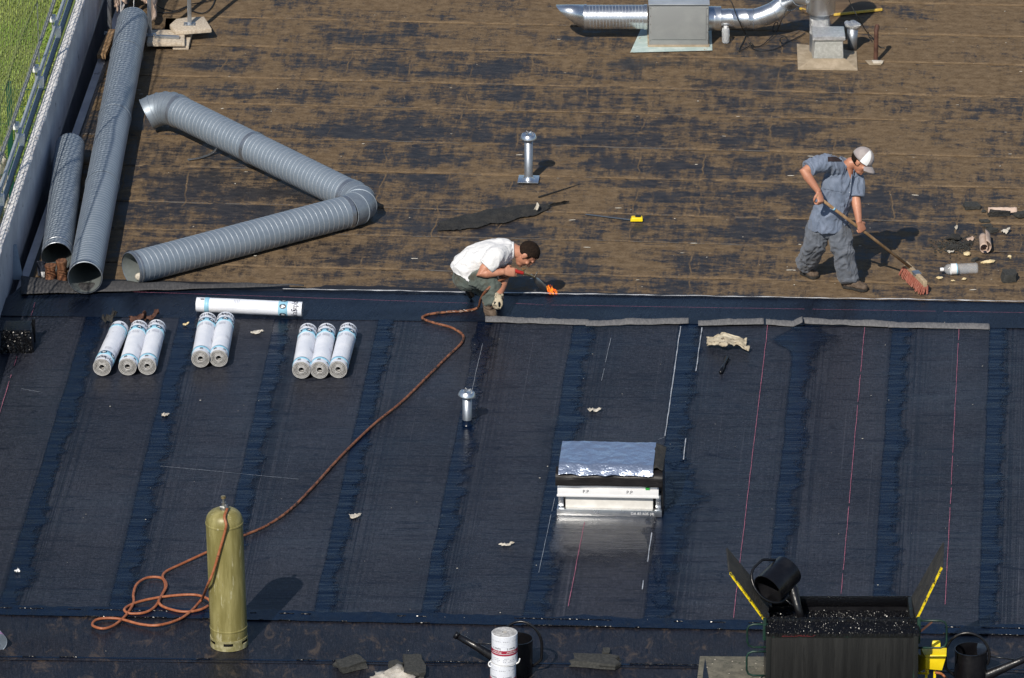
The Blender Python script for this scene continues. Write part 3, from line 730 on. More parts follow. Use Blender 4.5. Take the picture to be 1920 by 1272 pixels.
# turned back grey ends of the strips
flaps = [((910, 599), (1104, 605), .075), ((1098, 607), (1291, 602), .070), ((1309, 606), (1432, 603), .055), ((1436, 604), (1504, 609), .055), ((1506, 602), (1672, 609), .050), ((1664, 609), (1855, 613), .060)]
flap_labels = ['longest grey turned back felt end, starting at the kneeling man\'s boot', 'creased grey felt end between the longest flap and the wide seam', 'grey felt end above the dirty white rag', 'short grey felt end just left of the kinked point', 'thin curved grey felt end right of the kinked point', 'last grey felt end at the right, nearest the broom side']
for k, ((xa, ya), (xb, yb), wdt) in enumerate(flaps):
    A, B = G(xa, ya + 8), G(xb, yb + 8); ln = (B - A).length
    def fn(i, j, A=A, B=B, k=k, wdt=wdt):
        p = A.lerp(B, i); a = -1.15 + 3.3 * j
        r = .020 + .009 * noise.noise(V((p.x * 3.1, k, 1))) + .004 * noise.noise(V((p.x * 17, k, 4)))
        y = .03 + math.sin(a) * -r * .9 - .05 * max(0, j - .45) * 1.0; z = .028 + r * .85 + math.cos(a) * r * .85
        if k in (1, 4): z += .012 * max(0, noise.noise(V((p.x * 5, 3, k))))
        if k == 3 and i > .75: z += .05 * (i - .75) * 4
        e = .012 * noise.noise(V((p.x * 8, k, 9))) * (j if j > .6 else 0)
        return V((p.x, p.y + y + e - .035 * j, max(z, .030)))
    mb = MB(); mb.sheet(fn, 46, 9); o = obj('felt_flap', mb, 'flap', None, True)
    so2 = o.modifiers.new('thick', 'SOLIDIFY'); so2.thickness = .005; so2.offset = 0
    tag(o, flap_labels[k], 'felt flap', 'turned back felt ends above the new strips')
# lifted grey flap at the left under the ducts
def fn(i, j):
    x = 40 + 530 * i; yt = 527 + (8 + 6 * noise.noise(V((i * 7, 2, 0)))) * min(1, i * 6) + 8 * i; yb = (560 - 16 * i ** 1.2) if i < .95 else 545
    p = G(x, yt).lerp(G(x, max(yb, yt + 1)), j)
    return V((p.x, p.y, .036 + .03 * math.sin(math.pi * min(1, j * 1.1)) * (1 - i) ** .6 + .012 * noise.noise(V((p.x * 4, p.y * 5, 3))) + .01))
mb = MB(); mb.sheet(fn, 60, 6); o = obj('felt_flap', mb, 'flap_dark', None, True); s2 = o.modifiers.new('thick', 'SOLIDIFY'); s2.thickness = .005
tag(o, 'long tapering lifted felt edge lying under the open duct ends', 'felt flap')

# ------------------------------------------------------------------ parapet wall, guard rail and net, fence
WA = R(3.4); wd_ = V((math.sin(WA), math.cos(WA), 0)); wn = V((-math.cos(WA), math.sin(WA), 0))
WB = V((-4.70, 2.28, 0)); WH = .62
def W(s, o, z): return WB + wd_ * s + wn * o + V((0, 0, z))
wall = thing('parapet_wall', 'low grey concrete parapet along the left roof edge with torn white top', 'wall', W(0, .05, 0))
mb = MB()
def fn(i, j):
    s = -15 + 27 * i
    path = [(-.0, -.02), (.0, WH), (.085, WH), (.085, gz)]
    o, z = path[int(round(j * 3))]
    return W(s, o + .004 * noise.noise(V((s * .8, z * 3, 1))), z)
mb.sheet(fn, 60, 3); obj('concrete_face', mb, 'concrete', wall)
def fn(i, j):
    s = -4.5 + 15 * i; o = -.004 + .075 * j
    return W(s, o + .010 * noise.noise(V((s * 3.3, j * 2, 2))) + .004 * noise.noise(V((s * 17, j * 2, 2))), WH + .012 + .008 * noise.noise(V((s * 4, j * 2, 0))) + .005 * noise.noise(V((s * 31, j * 9, 4))) - (.03 + .03 * noise.noise(V((s * 6, 9, 2))) if j == 0 else 0))
mb = MB(); mb.sheet(fn, 400, 6); obj('torn_coping', mb, 'coping', wall, True)
rail = thing('guard_rail', 'galvanised guard rail with clamps and thin net along the parapet top', 'railing', W(0, .16, WH))
def rbar(o, z, s0, s1, wv=.035, name='rail', mat='galv'):
    mb = MB(); n = 12
    for k in range(n):
        a = s0 + (s1 - s0) * k / n; b = s0 + (s1 - s0) * (k + 1) / n
        mb.bar(W(a, o, z), W(b, o, z), wv, wv)
    return obj(name, mb, mat, rail)
rbar(.165, WH + .10, -6, 12, .034, mat='grey_top'); rbar(.14, WH - .02, -6, 12, .045, mat='galv_dark'); rbar(.20, WH + .30, -6, 12, .034, mat='grey_paint')
for s in (-3.6, -2.0, -.45, 1.15, 2.75, 4.2, 5.75, 7.4, 9.0):
    mb = MB(); mb.box(W(s, .185, WH + .20), (.05, .13, .045), rotz(-WA)); mb.box(W(s, .135, WH + .05), (.05, .06, .12), rotz(-WA)); obj('clamp', mb, 'white', rail, bevel=.006)
    mb = MB(); mb.bar(W(s, .185, WH + .02), W(s, .20, WH + .30), .03, .012); obj('post', mb, 'grey_paint', rail)
# net hung from a sagging rope between tall thin poles
NZ0, NZ1 = WH + .34, WH + 2.2
def ntop(s): return NZ1 + .12 * abs(math.sin(s * .98)) + .03 * noise.noise(V((s * 2, 0, 0)))
mb = MB()
for k in range(104):
    s = -4.5 + k * .135
    mb.tube([W(s, .20, NZ0), W(s + .015 * math.sin(k * 1.7), .21 + .02 * noise.noise(V((s, 1, 0))), (NZ0 + ntop(s)) / 2), W(s, .20, ntop(s))], .0042, 3, caps=False)
for q in range(18):
    pts = []
    for k in range(72):
        s = -4.5 + k * .198; t = q / 17; pts.append(W(s, .205 + .015 * noise.noise(V((s * 2, q, 0))), NZ0 + (ntop(s) - NZ0) * t + .008 * noise.noise(V((s * 3, q, 5)))))
    mb.tube(pts, .0042, 3, caps=False)
obj('net', mb, 'net', rail, kind='stuff')
mb = MB(); mb.tube([W(-4.5 + k * .1, .20, ntop(-4.5 + k * .1)) for k in range(142)], .010, 5); obj('rope', mb, 'net', rail)
mb = MB(); mb.tube([W(-4.5 + k * .1, .21, WH + .75 + .1 * abs(math.sin((-4.5 + k * .1) * .98))) for k in range(142)], .009, 5); obj('rope', mb, 'net', rail)
for s in (-3.2, 0.0, 3.2, 6.4):
    mb = MB(); mb.tube([W(s, .21, WH + .1), W(s + .02, .22, ntop(s) + .02)], .010, 6); obj('pole', mb, 'galv', rail)

Yf = G(18, 470, gz).y
fence = thing('mesh_fence', 'green welded mesh fence on the lawn beyond the parapet', 'fence', G(18, 470, gz))
F0 = at(25, 470, Yf); ftop = at(18, 158, Yf).z
for dx in (0.0, -2.5, 2.5):
    mb = MB(); mb.box(V((F0.x + dx, Yf, (ftop + gz) / 2)), (.062, .062, ftop - gz)); mb.box(V((F0.x + dx, Yf, ftop + .012)), (.07, .07, .024)); obj('post', mb, 'fence_green', fence, bevel=.006)
mb = MB()
for k in range(-46, 48):
    if abs(k * .05) < .04: continue
    mb.bar(V((F0.x + k * .05, Yf, gz + .05)), V((F0.x + k * .05, Yf, ftop - .01)), .0055, .0055)
for z in np.arange(gz + .1, ftop, .2): mb.bar(V((F0.x - 2.4, Yf - .006, z)), V((F0.x + 2.4, Yf - .006, z)), .007, .007)
obj('mesh_panel', mb, 'fence_green', fence, kind='stuff')
# crumpled white sack lying beyond the rail
mb = MB(); c = G(4, 352, gz + .5)
mb.ellip(V((c.x - .12, c.y, gz + .5)), (V((.24, 0, 0)), V((0, .24, 0)), V((0, 0, .52))), 24, 18)
for i, q in enumerate(mb.v):
    q = V(q); mb.v[i] = tuple(q + V((fbm(q * 5), fbm(q * 5 + V((3, 1, 2))), fbm(q * 5 + V((8, 8, 1))))) * .09)
o = obj('plastic_sack', mb, 'paper', None, True); tag(o, 'crumpled whitish sack on the lawn behind the rail at the far left', 'sack')

# ------------------------------------------------------------------ spiral ducts
def spiral(mb, a, b, r, pitch=.0575, rib=.0016, n=40, inner=True, dent=0.0, seed=0.0):
    a = V(a); b = V(b); L = (b - a).length; d = (b - a).normalized(); x, y = frame(d)
    prof = [(0, 0), (.41, 0), (.435, .85), (.5, 1), (.565, .85), (.59, 0)]
    rows = int(L / pitch) + 2; S = []
    for q in range(-1, rows):
        for f, h in prof: S.append((q + f, h))
    base = len(mb.v); vs = []
    for sidx, h in S:
        for j in range(n):
            t = 2 * math.pi * j / n; s = (sidx + j / n) * pitch
            hh = h if 0 <= s <= L else 0
            s = min(max(s, 0), L); rr = r + rib * hh
            if dent: rr += dent * noise.noise(V((math.cos(t) * 1.2 + seed, math.sin(t) * 1.2, s * 1.7)))
            vs.append(a + d * s + (x * math.cos(t) + y * math.sin(t)) * rr)
    m = len(S); fs = []; mb.rows = []
    for i in range(m - 1):
        for j in range(n):
            if j < n - 1: fs.append((i * n + j, i * n + j + 1, (i + 1) * n + j + 1, (i + 1) * n + j)); mb.rows.append(i)
            elif i + 6 < m - 1: fs.append((i * n + j, (i + 6) * n, (i + 7) * n, (i + 1) * n + j)); mb.rows.append(i)
    return mb.add(vs, fs)
def ring(mb, c, d, r, w=.03, t=.006, n=40):
    c = V(c); d = V(d).normalized(); x, y = frame(d)
    rot = basis(x, y, d)
    return mb.lathe([(r, -w / 2), (r + t, -w / 2 + .003), (r + t, w / 2 - .003), (r, w / 2)], n, c, rot, False)
def inner_tube(mb, a, b, r, n=32):
    a = V(a); b = V(b); d = (b - a).normalized(); x, y = frame(d); rot = basis(x, y, d)
    return mb.lathe([(r, 0), (r, (b - a).length)], n, a, rot, False)
DR = .160
# long duct
A = G(160, 560); A = V((A.x, A.y + .02, DR + .045)); B = at(249, 45, G(249, 78).y); B = V((B.x, G(249, 78).y, DR + .06))
D = thing('long_duct', 'long straight grey spiral duct lying beside the parapet, open end towards the camera', 'duct', (A.x, A.y, 0), 'galvanised spiral ducts laid on the roof')
dv = (B - A).normalized()
mb = MB(); spiral(mb, A, B, DR, .060); o = obj('duct_body', mb, 'galv_dark', D, 28); o['rows'] = mb.rows; brighten_seams(o)
mb = MB(); ring(mb, A + dv * .03, dv, DR + .002, .05, .004); ring(mb, A + dv * .012, dv, DR - .002, .03, .008); obj('end_collar', mb, 'galv', D, 40)
for t in (.34, .60, .86):
    mb = MB(); ring(mb, A.lerp(B, t), dv, DR + .004, .05, .004); obj('joint_collar', mb, 'galv_dark', D, 40)
mb = MB(); inner_tube(mb, A + dv * .005, A + dv * 2.2, DR - .006); obj('duct_lining', mb, 'galv_in', D, True)
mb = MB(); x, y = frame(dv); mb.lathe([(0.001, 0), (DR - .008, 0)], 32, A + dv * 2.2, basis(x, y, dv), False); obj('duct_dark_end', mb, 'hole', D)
# short duct
A = V((*G(107, 512).xy, 0)); A = V((A.x, A.y + .03, .150)); B0 = G(136, 302); B = V((B0.x - .02, B0.y + .0, .150))
D = thing('short_duct', 'shorter spiral duct against the parapet with boots at its open end', 'duct', (A.x, A.y, 0), 'galvanised spiral ducts laid on the roof')
dv = (B - A).normalized(); mb = MB(); spiral(mb, A, B, .146, .058, seed=4, dent=.006); o = obj('duct_body', mb, 'galv_dark', D, 28); o['rows'] = mb.rows; brighten_seams(o)
mb = MB(); ring(mb, A + dv * .16, dv, .148, .035, .004); ring(mb, A + dv * .02, dv, .146, .03, .004); obj('end_collar', mb, 'galv', D, 40)
mb = MB(); inner_tube(mb, A + dv * .005, A + dv * 1.5, .141); obj('duct_lining', mb, 'galv_in', D, True)
mb = MB(); x, y = frame(dv); mb.lathe([(0.001, 0), (.14, 0)], 32, B - dv * .01, basis(x, y, dv), False); obj('duct_cap', mb, 'galv_dark', D)
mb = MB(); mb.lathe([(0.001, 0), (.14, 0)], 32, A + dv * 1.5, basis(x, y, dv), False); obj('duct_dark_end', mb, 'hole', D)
# bent duct
r3 = .158
E0 = G(246, 537); E0 = V((E0.x, E0.y + .03, r3 + .008)); K = G(690, 418); K = V((K.x + .02, K.y + .03, r3 + .008)); T = G(309, 246); T = V((T.x, T.y + .02, r3 + .12))
D = thing('bent_duct', 'V shaped spiral duct with two elbows lying on the brown roof', 'duct', (K.x, K.y, 0), 'galvanised spiral ducts laid on the roof')
d1 = (K - E0).normalized(); d2 = (T - K).normalized()
def elbow(p, din, dout, r, leg, segs=4, mat='galv', par=None):
    a = p - din * leg; b = p + dout * leg; pts = []
    for i in range(segs + 1):
        t = i / segs; pts.append(a * (1 - t) ** 2 + p * 2 * t * (1 - t) + b * t * t)
    mb = MB(); mb.tube(pts, r, 36, caps=False); o = obj('elbow', mb, mat, par, 24)
    mb = MB()
    for i, q in enumerate(pts):
        dd = (pts[min(i + 1, segs)] - pts[max(i - 1, 0)]).normalized(); ring(mb, q, dd, r - .001, .012, .007, 36)
    obj('elbow_seam', mb, mat, o, 40)
    return a, b
ka, kb = elbow(K, d1, d2, r3 + .006, .27, 4, 'galv_mid', D)
ta_dir = (G(248, 250) - G(300, 200)).normalized(); ta_dir = V((-.80, -.22, -.42)).normalized()
ta, tb = elbow(T, d2, ta_dir, r3 + .006, .20, 5, 'galv_mid', D)
mb = MB(); spiral(mb, E0, ka, r3, .0575, seed=1); o = obj('duct_body', mb, 'galv_dark', D, 28); o['rows'] = mb.rows; brighten_seams(o)
mb = MB(); spiral(mb, kb, ta, r3, .0575, seed=2); o = obj('duct_body', mb, 'galv_dark', D, 28); o['rows'] = mb.rows; brighten_seams(o)
mb = MB(); ring(mb, E0 + d1 * .045, d1, r3 + .001, .02, .007); ring(mb, E0 + d1 * .012, d1, r3 - .003, .03, .007); obj('end_collar', mb, 'galv', D, 40)
mb = MB(); ring(mb, kb + d2 * .03, d2, r3, .07, .009); ring(mb, kb.lerp(ta, .56), d2, r3 + .001, .05, .006); ring(mb, ta - d2 * .03, d2, r3, .06, .009); ring(mb, ka - d1 * .02, d1, r3, .05, .009); obj('joint_collar', mb, 'galv', D, 40)
mb = MB(); inner_tube(mb, E0 + d1 * .004, E0 + d1 * 1.4, r3 - .006); obj('duct_lining', mb, 'galv_in', D, True)
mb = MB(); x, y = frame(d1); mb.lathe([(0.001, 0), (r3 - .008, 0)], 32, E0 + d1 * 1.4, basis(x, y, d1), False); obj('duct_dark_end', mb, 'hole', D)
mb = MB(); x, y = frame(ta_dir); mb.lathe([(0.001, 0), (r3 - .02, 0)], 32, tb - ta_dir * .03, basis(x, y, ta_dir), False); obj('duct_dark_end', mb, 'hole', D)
mb = MB(); p = E0 + d1 * .10
mb.ellip(p + V((.0, .0, -.105)), (V((.05, 0, 0)), V((0, .035, .0)), V((0, 0, .04)))); o = obj('paper_wad', mb, 'paper', None, True); tag(o, 'white paper wad inside the open mouth of the V shaped duct', 'paper')
# strap hanging from the duct
P = [at(409, 274, G(400, 292).y), G(402, 283, .05), G(390, 291, .02), G(372, 297, .018), G(352, 300, .016)]
mb = MB(); pp = smoothpath(P, 5)
for i in range(len(pp) - 1): mb.bar(pp[i], pp[i + 1], .035, .004)
o = obj('metal_strap', mb, 'bright', None); tag(o, 'thin curled metal strap hanging from the upper arm of the V shaped duct', 'strap')

# boots and glove stuffed at the short duct
def boot_pair():
    for k, (px, py, h, lab) in enumerate([(94, 536, .17, 'left brown leather boot standing upright in the short duct mouth'), (116, 535, .21, 'right brown leather boot, the taller, in the short duct mouth')]):
        c = G(px, py); c = V((c.x, c.y + .05, .012)); t = thing('leather_boot', lab, 'boot', c, 'brown boots at the duct mouth')
        mb = MB(); f = V((.05 * (1 if k else -1), -1, 0)).normalized(); sx = V((f.y, -f.x, 0)) * -1
        mb.loft([(c + f * .13 + V((0, 0, .03)), sx * .02, V((0, 0, .02))), (c + f * .11 + V((0, 0, .035)), sx * .042, V((0, 0, .032))), (c + f * .05 + V((0, 0, .045)), sx * .046, V((0, 0, .045))), (c - f * .02 + V((0, 0, .055)), sx * .043, V((0, 0, .055))), (c - f * .08 + V((0, 0, .04)), sx * .038, V((0, 0, .04))), (c - f * .10 + V((0, 0, .04)), sx * .02, V((0, 0, .025)))], 14)
        mb.tube([c - f * .03 + V((0, 0, .05)), c - f * .035 + V((0, 0, .12)), c - f * .03 + V((0, 0, h))], [.048, .046, .055], 14)
        solid('leather_upper', mb, 'brownboot', t, .007, 3, .006, 13, seed=k * 3)
        mb = MB(); mb.slab([c + f * a + sx * b + V((0, 0, .014)) for a, b in ((.135, 0), (.11, .04), (.03, .044), (-.1, .036), (-.1, -.036), (.03, -.044), (.11, -.04))], .014); obj('sole', mb, 'boot_dark', t)
        mb = MB()
        for q in range(4): mb.bar(c + f * (.06 - q * .018) + V((0, 0, .088 + q * .02)) + sx * .035, c + f * (.05 - q * .018) + V((0, 0, .098 + q * .02)) - sx * .035, .008, .006)
        obj('lace', mb, 'brownboot', t)
boot_pair()
c = G(78, 524); t = thing('work_glove', 'navy glove with a white cuff tag left of the brown boots', 'glove', (c.x, c.y, .012))
mb = MB(); p = V((c.x, c.y + .05, .02))
mb.loft([(p + V((0, 0, .11)), V((.03, 0, 0)), V((0, .02, 0))), (p + V((0, 0, .07)), V((.045, 0, 0)), V((0, .022, 0))), (p + V((0, 0, .0)), V((.04, 0, 0)), V((0, .03, 0)))], 12)
for q in range(4): mb.tube([p + V((-.03 + q * .02, 0, .09)), p + V((-.034 + q * .022, -.02, .14)), p + V((-.036 + q * .022, -.035, .165 - .008 * abs(q - 1)))], [.010, .010, .008], 7, round_caps=True)
mb.tube([p + V((.03, 0, .04)), p + V((.06, -.01, .07)), p + V((.07, -.02, .09))], [.012, .011, .009], 7, round_caps=True)
solid('glove_body', mb, 'glovedark', t, .006, 2, .004, 20)
mb = MB(); mb.box(p + V((.012, -.035, .022)), (.035, .008, .055)); obj('cuff_tag', mb, 'white', t, bevel=.002)
# slate coloured board leaning on the parapet
a = G(18, 525); b_ = G(44, 525); mb = MB(); ta_ = at(14, 462, a.y + .1); tb_ = at(31, 460, a.y + .1)
mb.hexa([a, b_, b_ + V((0, .03, 0)), a + V((0, .03, 0)), ta_, tb_, tb_ + V((0, .03, 0)), ta_ + V((0, .03, 0))])
o = obj('leaning_board', mb, 'galv_dark', None, bevel=.003); tag(o, 'slate grey sheet metal strip leaning against the parapet near its lower end', 'board')

# ------------------------------------------------------------------ pavers, posts, broken boards, upper left corner
def Z3(x, y): return (180 + x / 8, y / 8)
def paver(pts, z, th, label):
    P = [G(*Z3(*q), z) for q in pts]; mb = MB(); mb.slab(P, th)
    o = obj('paving_slab', mb, 'paver', None, bevel=.008); tag(o, label, 'paving slab', 'pale paving slabs at the post feet')
paver([(1150, 690), (1390, 690), (1445, 470), (1040, 440), (1060, 280), (1180, 280)], .05, .045, 'lowest pale paving slab, mostly covered by the other two')
paver([(760, 640), (1330, 640), (1330, 448), (800, 448)], .098, .045, 'pale square paving slab carrying the loose metal bar')
paver([(1105, 370), (1200, 285), (1350, 262), (1620, 248), (1735, 430), (1340, 462), (1200, 462), (1150, 430)], .145, .045, 'topmost pale paving slab with cut corner under the single post')
def post(px, py, z, lab, foot=True, h=1.5):
    c = G(px, py, z); t = thing('metal_post', lab, 'post', c, 'galvanised square posts at the upper left')
    mb = MB(); mb.box(c + V((0, 0, h / 2 + .006)), (.042, .042, h)); obj('tube', mb, 'galv', t, bevel=.004)
    mb = MB(); mb.box(c + V((0, 0, .004)), (.12, .09, .008)); obj('foot_plate', mb, 'galv', t, bevel=.002)
    mb = MB()
    for dx in (-.042, .042): mb.lathe([(.001, .012), (.011, .012), (.011, 0)], 6, c + V((dx, -.022, .008)))
    obj('bolt', mb, 'steel', t)
post(206, 63, .015, 'galvanised square post standing between the parapet and the long duct'); post(281, 66, .1, 'galvanised square post standing just right of the long duct end'); post(355.5, 46, .146, 'galvanised square post bolted to the topmost paving slab')
a = G(*Z3(880, 548), .115); b_ = G(*Z3(1250, 562), .115); mb = MB(); mb.bar(a, b_, .035, .03); o = obj('metal_bar', mb, 'galv', None, bevel=.003); tag(o, 'loose galvanised bar lying on the square paving slab', 'metal bar')
a = G(*Z3(160, 500), .02); b_ = G(*Z3(275, 505), .02); mb = MB(); mb.bar(a, b_, .05, .03); o = obj('metal_bar', mb, 'galv', None, bevel=.003); tag(o, 'short galvanised bar at the foot of the post beside the parapet', 'metal bar')
rnd = random.Random(4)
bl = ['pinkish torn board standing highest behind the long duct end', 'buckled pinkish board left of the heap behind the duct', 'pinkish board edge poking out right of the long duct end', 'folded pinkish scrap lying across the heap behind the duct', 'narrow pinkish scrap at the right side of the heap', 'dusty board scrap at the back of the heap']
for k, (x0, y0, x1, y1, zt) in enumerate([(320, 210, 520, -160, .42), (300, 260, 400, -100, .30), (690, 150, 900, -120, .34), (420, 150, 760, -60, .48), (840, 360, 900, 90, .2), (520, 60, 860, -250, .40)]):
    a = G(*Z3(x0, y0), .03); b_ = G(*Z3(x1, y1), .03)
    def fn(i, j, a=a, b_=b_, k=k, zt=zt):
        p = V((a.x + (b_.x - a.x) * i, a.y + (b_.y - a.y) * j, .03 + zt * (.35 + .65 * j)))
        return p + V((.05 * noise.noise(V((i * 2.5, j * 2.5, k))), .12 * noise.noise(V((i * 3, j * 3, k + 9))), .12 * noise.noise(V((i * 4.1, j * 3.3, k + 4)))))
    mb = MB(); mb.sheet(fn, 10, 10); o = obj('torn_board', mb, 'cardboard', None, 30); s2 = o.modifiers.new('t', 'SOLIDIFY'); s2.thickness = .018
    tag(o, bl[k], 'board scrap', 'torn boards heaped behind the long duct')
for k, (x0, x1, lab) in enumerate([(370, 400, 'thin white strip standing left in the torn board heap'), (565, 590, 'short white strip standing in the middle of the board heap')]):
    a = G(*Z3(x0, 190 if k == 0 else 110), .25); mb = MB(); mb.bar(a, a + V((.02, .05, .45)), .028, .008); o = obj('white_strip', mb, 'white', None, bevel=.002); tag(o, lab, 'strip')
# cables near the single post
def cable(pts, r, lab, mat='black_rubber', k=7, n=6, name='cable', grp=None):
    mb = MB(); mb.tube(smoothpath(pts, k), r, n); o = obj(name, mb, mat, None, True); tag(o, lab, 'cable', grp); return o
cable([G(*Z3(880, 60), .1), G(*Z3(1000, 130), .02), G(*Z3(1180, 165), .018), G(*Z3(1330, 110), .018), G(*Z3(1450, 60), .03), G(*Z3(1640, 30), .02), G(*Z3(1900, -60), .018)], .006, 'black cable curving on the roof behind the single post')
cable([G(*Z3(900, 190), .02), G(*Z3(1100, 190), .018), G(*Z3(1240, 175), .02), G(*Z3(1370, 110), .018), G(*Z3(1440, 160), .02), G(*Z3(1540, 195), .018), G(*Z3(1640, 190), .02), G(*Z3(1740, 100), .018), G(*Z3(1800, -40), .018)], .006, 'black cable looping low around the single post foot')
# dusty plank leaning in the gutter
mb = MB(); a = G(190, 112, .03); b_ = G(212, 64, .03); mb.bar(a + V((0, 0, .03)), b_ + V((0, 0, .03)), .09, .05); o = obj('gutter_plank', mb, 'wood', None, bevel=.004); tag(o, 'short brown plank lying between parapet and long duct', 'plank')

# ------------------------------------------------------------------ pipe vents
def vent(px, py, H, r, caprad, plate, lab, tilt=0.0):
    c = G(px, py, .02); c = V((c.x, c.y, .02)); t = thing('vent_pipe', lab, 'vent pipe', c, 'small capped vent pipes')
    mb = MB(); mb.lathe([(r * 1.01, 0), (r, .01), (r, H)], 28, c); obj('pipe', mb, 'galv', t, True)
    if plate:
        mb = MB(); mb.box(c + V((0, 0, .004)), (.205, .205, .008), rotz(-YAW)); obj('base_plate', mb, 'bright', t, bevel=.003)
        mb = MB(); mb.lathe([(r * 1.45, .008), (r * 1.12, .025), (r * 1.02, .04)], 28, c, caps=False); obj('weld_collar', mb, 'bright', t, True)
    else:
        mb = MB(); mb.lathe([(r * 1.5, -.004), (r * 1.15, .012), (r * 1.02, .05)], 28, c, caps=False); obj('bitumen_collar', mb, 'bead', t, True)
    o = c + V((0, 0, H)); rot = Matrix.Rotation(tilt, 3, 'Y') @ Matrix.Rotation(-tilt * .6, 3, 'X')
    mb = MB(); mb.lathe([(r * 1.02, -.005), (r * 1.06, .02)], 24, o, rot, False); mb.lathe([(caprad, -.020), (caprad * 1.0, -.010), (caprad * .82, .020), (caprad * .78, .023), (caprad * .72, .017), (caprad * .3, .020), (.001, .022)], 32, o, rot); obj('cap', mb, 'bright', t, 35)
    mb = MB()
    for k in range(3): mb.tube([o + rot @ V((caprad * .55 * math.cos(k * 2.1), caprad * .55 * math.sin(k * 2.1), .018)), o + rot @ V((caprad * .3 * math.cos(k * 2.1 + .4), caprad * .3 * math.sin(k * 2.1 + .4), .05)), o + rot @ V((0, 0, .04))], .005, 6)
    obj('wire_clip', mb, 'steel', t)
vent(991, 337, .455, .042, .084, True, 'capped vent pipe on a square plate in the middle of the brown roof')
vent(876, 796, .300, .0425, .082, False, 'shorter vent pipe with a tilted cap on the new dark membrane', .12)

# ------------------------------------------------------------------ strip of torn felt, tape measure
def fn(i, j):
    a = G(818, 428).lerp(G(1072, 374), i); b_ = G(850, 432).lerp(G(1072, 390), i); wv = math.sin(math.pi * min(1, .06 + i * 1.1)) ** .4
    p = G(820 + 240 * i, 414 - 43 * i).lerp(G(822 + 252 * i, 443 - 47 * i), .5 + (j - .5) * (wv * (1 + .25 * noise.noise(V((i * 9, j, 2))))))
    return V((p.x + (.04 * noise.noise(V((j * 5, 3, 1))) if i in (0, 1) else 0), p.y, .018 + .022 * math.sin(math.pi * j) * (1 + .8 * noise.noise(V((i * 12, j * 3, 4)))) + .008 * noise.noise(V((i * 40, j * 8, 1)))))
mb = MB(); mb.sheet(fn, 90, 8); o = obj('torn_felt_strip', mb, 'felt_strip', None, True); tag(o, 'long ragged black strip of torn felt on the brown roof', 'felt strip')
mb = MB(); mb.tube([G(1010, 370, .012), G(1045, 359, .012), G(1088, 345, .012)], [.010, .007, .003], 5); o = obj('felt_sliver', mb, 'felt_strip', None); tag(o, 'thin dark felt sliver pointing away beyond the ragged strip', 'felt sliver')
c = G(1004, 397, .03)
def fn(i, j): return c + V((.035 * (i - .5) + .02 * j, .02 * math.sin(i * 5) + .02 * j, .02 + .07 * j ** 1.4 * (1 - abs(i - .6)) + .012 * noise.noise(V((i * 4, j * 4, 1)))))
mb = MB(); mb.sheet(fn, 6, 6); o = obj('paper_scrap', mb, 'paper', None, True); s2 = o.modifiers.new('t', 'SOLIDIFY'); s2.thickness = .003; tag(o, 'upright crumpled white scrap standing on the ragged felt strip', 'scrap')
c = G(1194, 414, .012); t = thing('tape_measure', 'yellow tape measure with its grey blade pulled out on the brown roof', 'tape measure', c)
mb = MB(); mb.hexa([c + V(q) for q in ((-.065, -.035, 0), (.06, -.035, 0), (.06, .035, 0), (-.065, .035, 0), (-.05, -.03, .042), (.055, -.03, .042), (.055, .03, .042), (-.05, .03, .042))]); obj('case', mb, 'yellow', t, bevel=.010, seg=3)
mb = MB(); mb.box(c + V((.012, .004, .044)), (.055, .046, .012)); obj('grip_inlay', mb, 'black_rubber', t, bevel=.004)
a = c + V((-.06, 0, .008)); mb = MB(); e = G(1098, 402, .014)
for i in range(12): mb.bar(a.lerp(e, i / 12), a.lerp(e, (i + 1) / 12), .0225, .002)
obj('blade', mb, 'steel', t)

# ------------------------------------------------------------------ roof plant at the top: fan box, ducts, stack, curbs
yb = G(1259, 92).y; f0 = at(1217, 86, yb); f1 = at(1328, 84, yb)
FZ0, FZ1 = f0.z, at(1217, 9, yb).z
bx0, bx1 = f0.x, f1.x; DP = .56
t = thing('fan_box', 'grey sheet metal fan box with a sloping mint flashing under it', 'fan unit', ((bx0 + bx1) / 2, yb + DP / 2, 0))
mb = MB(); mb.box(((bx0 + bx1) / 2, yb + DP / 2, (FZ0 + FZ1) / 2), (bx1 - bx0, DP, FZ1 - FZ0)); obj('casing', mb, 'grey_paint', t, bevel=.006)
mb = MB(); mb.box(((bx0 + bx1) / 2 - .0, yb - .004, (FZ0 + FZ1) / 2 + .02), (bx1 - bx0 - .05, .012, FZ1 - FZ0 - .10)); obj('front_panel', mb, 'grey_paint', t, bevel=.004)
mb = MB(); mb.box(((bx0 + bx1) / 2, yb + DP / 2 - .005, FZ1 + .006), (bx1 - bx0 + .02, DP + .03, .012)); obj('lid', mb, 'grey_top', t, bevel=.003)
mb = MB()
for sx in (bx0 + .012, bx1 - .012):
    for q in range(5): mb.lathe([(.001, -.008), (.006, -.006), (.006, 0)], 8, (sx, yb - .001, FZ0 + .06 + q * (FZ1 - FZ0 - .1) / 4), Matrix.Rotation(R(-90), 3, 'X') @ Matrix.Rotation(R(180), 3, 'X'))
obj('screw', mb, 'steel', t)
g0 = G(1181, 99, .012); g1 = G(1336, 95, .012); zc = FZ0
mb = MB(); mb.hexa([V((g0.x, g0.y, .012)), V((g1.x, g1.y, .012)), V((bx1 + .05, yb + DP + .10, .012)), V((bx0 - .06, yb + DP + .10, .012)), V((bx0 - .02, yb - .02, zc - .01)), V((bx1 + .02, yb - .02, zc - .01)), V((bx1 + .02, yb + DP + .02, zc - .01)), V((bx0 - .02, yb + DP + .02, zc - .01))]); obj('flashing', mb, 'verdigris', t, bevel=.004)
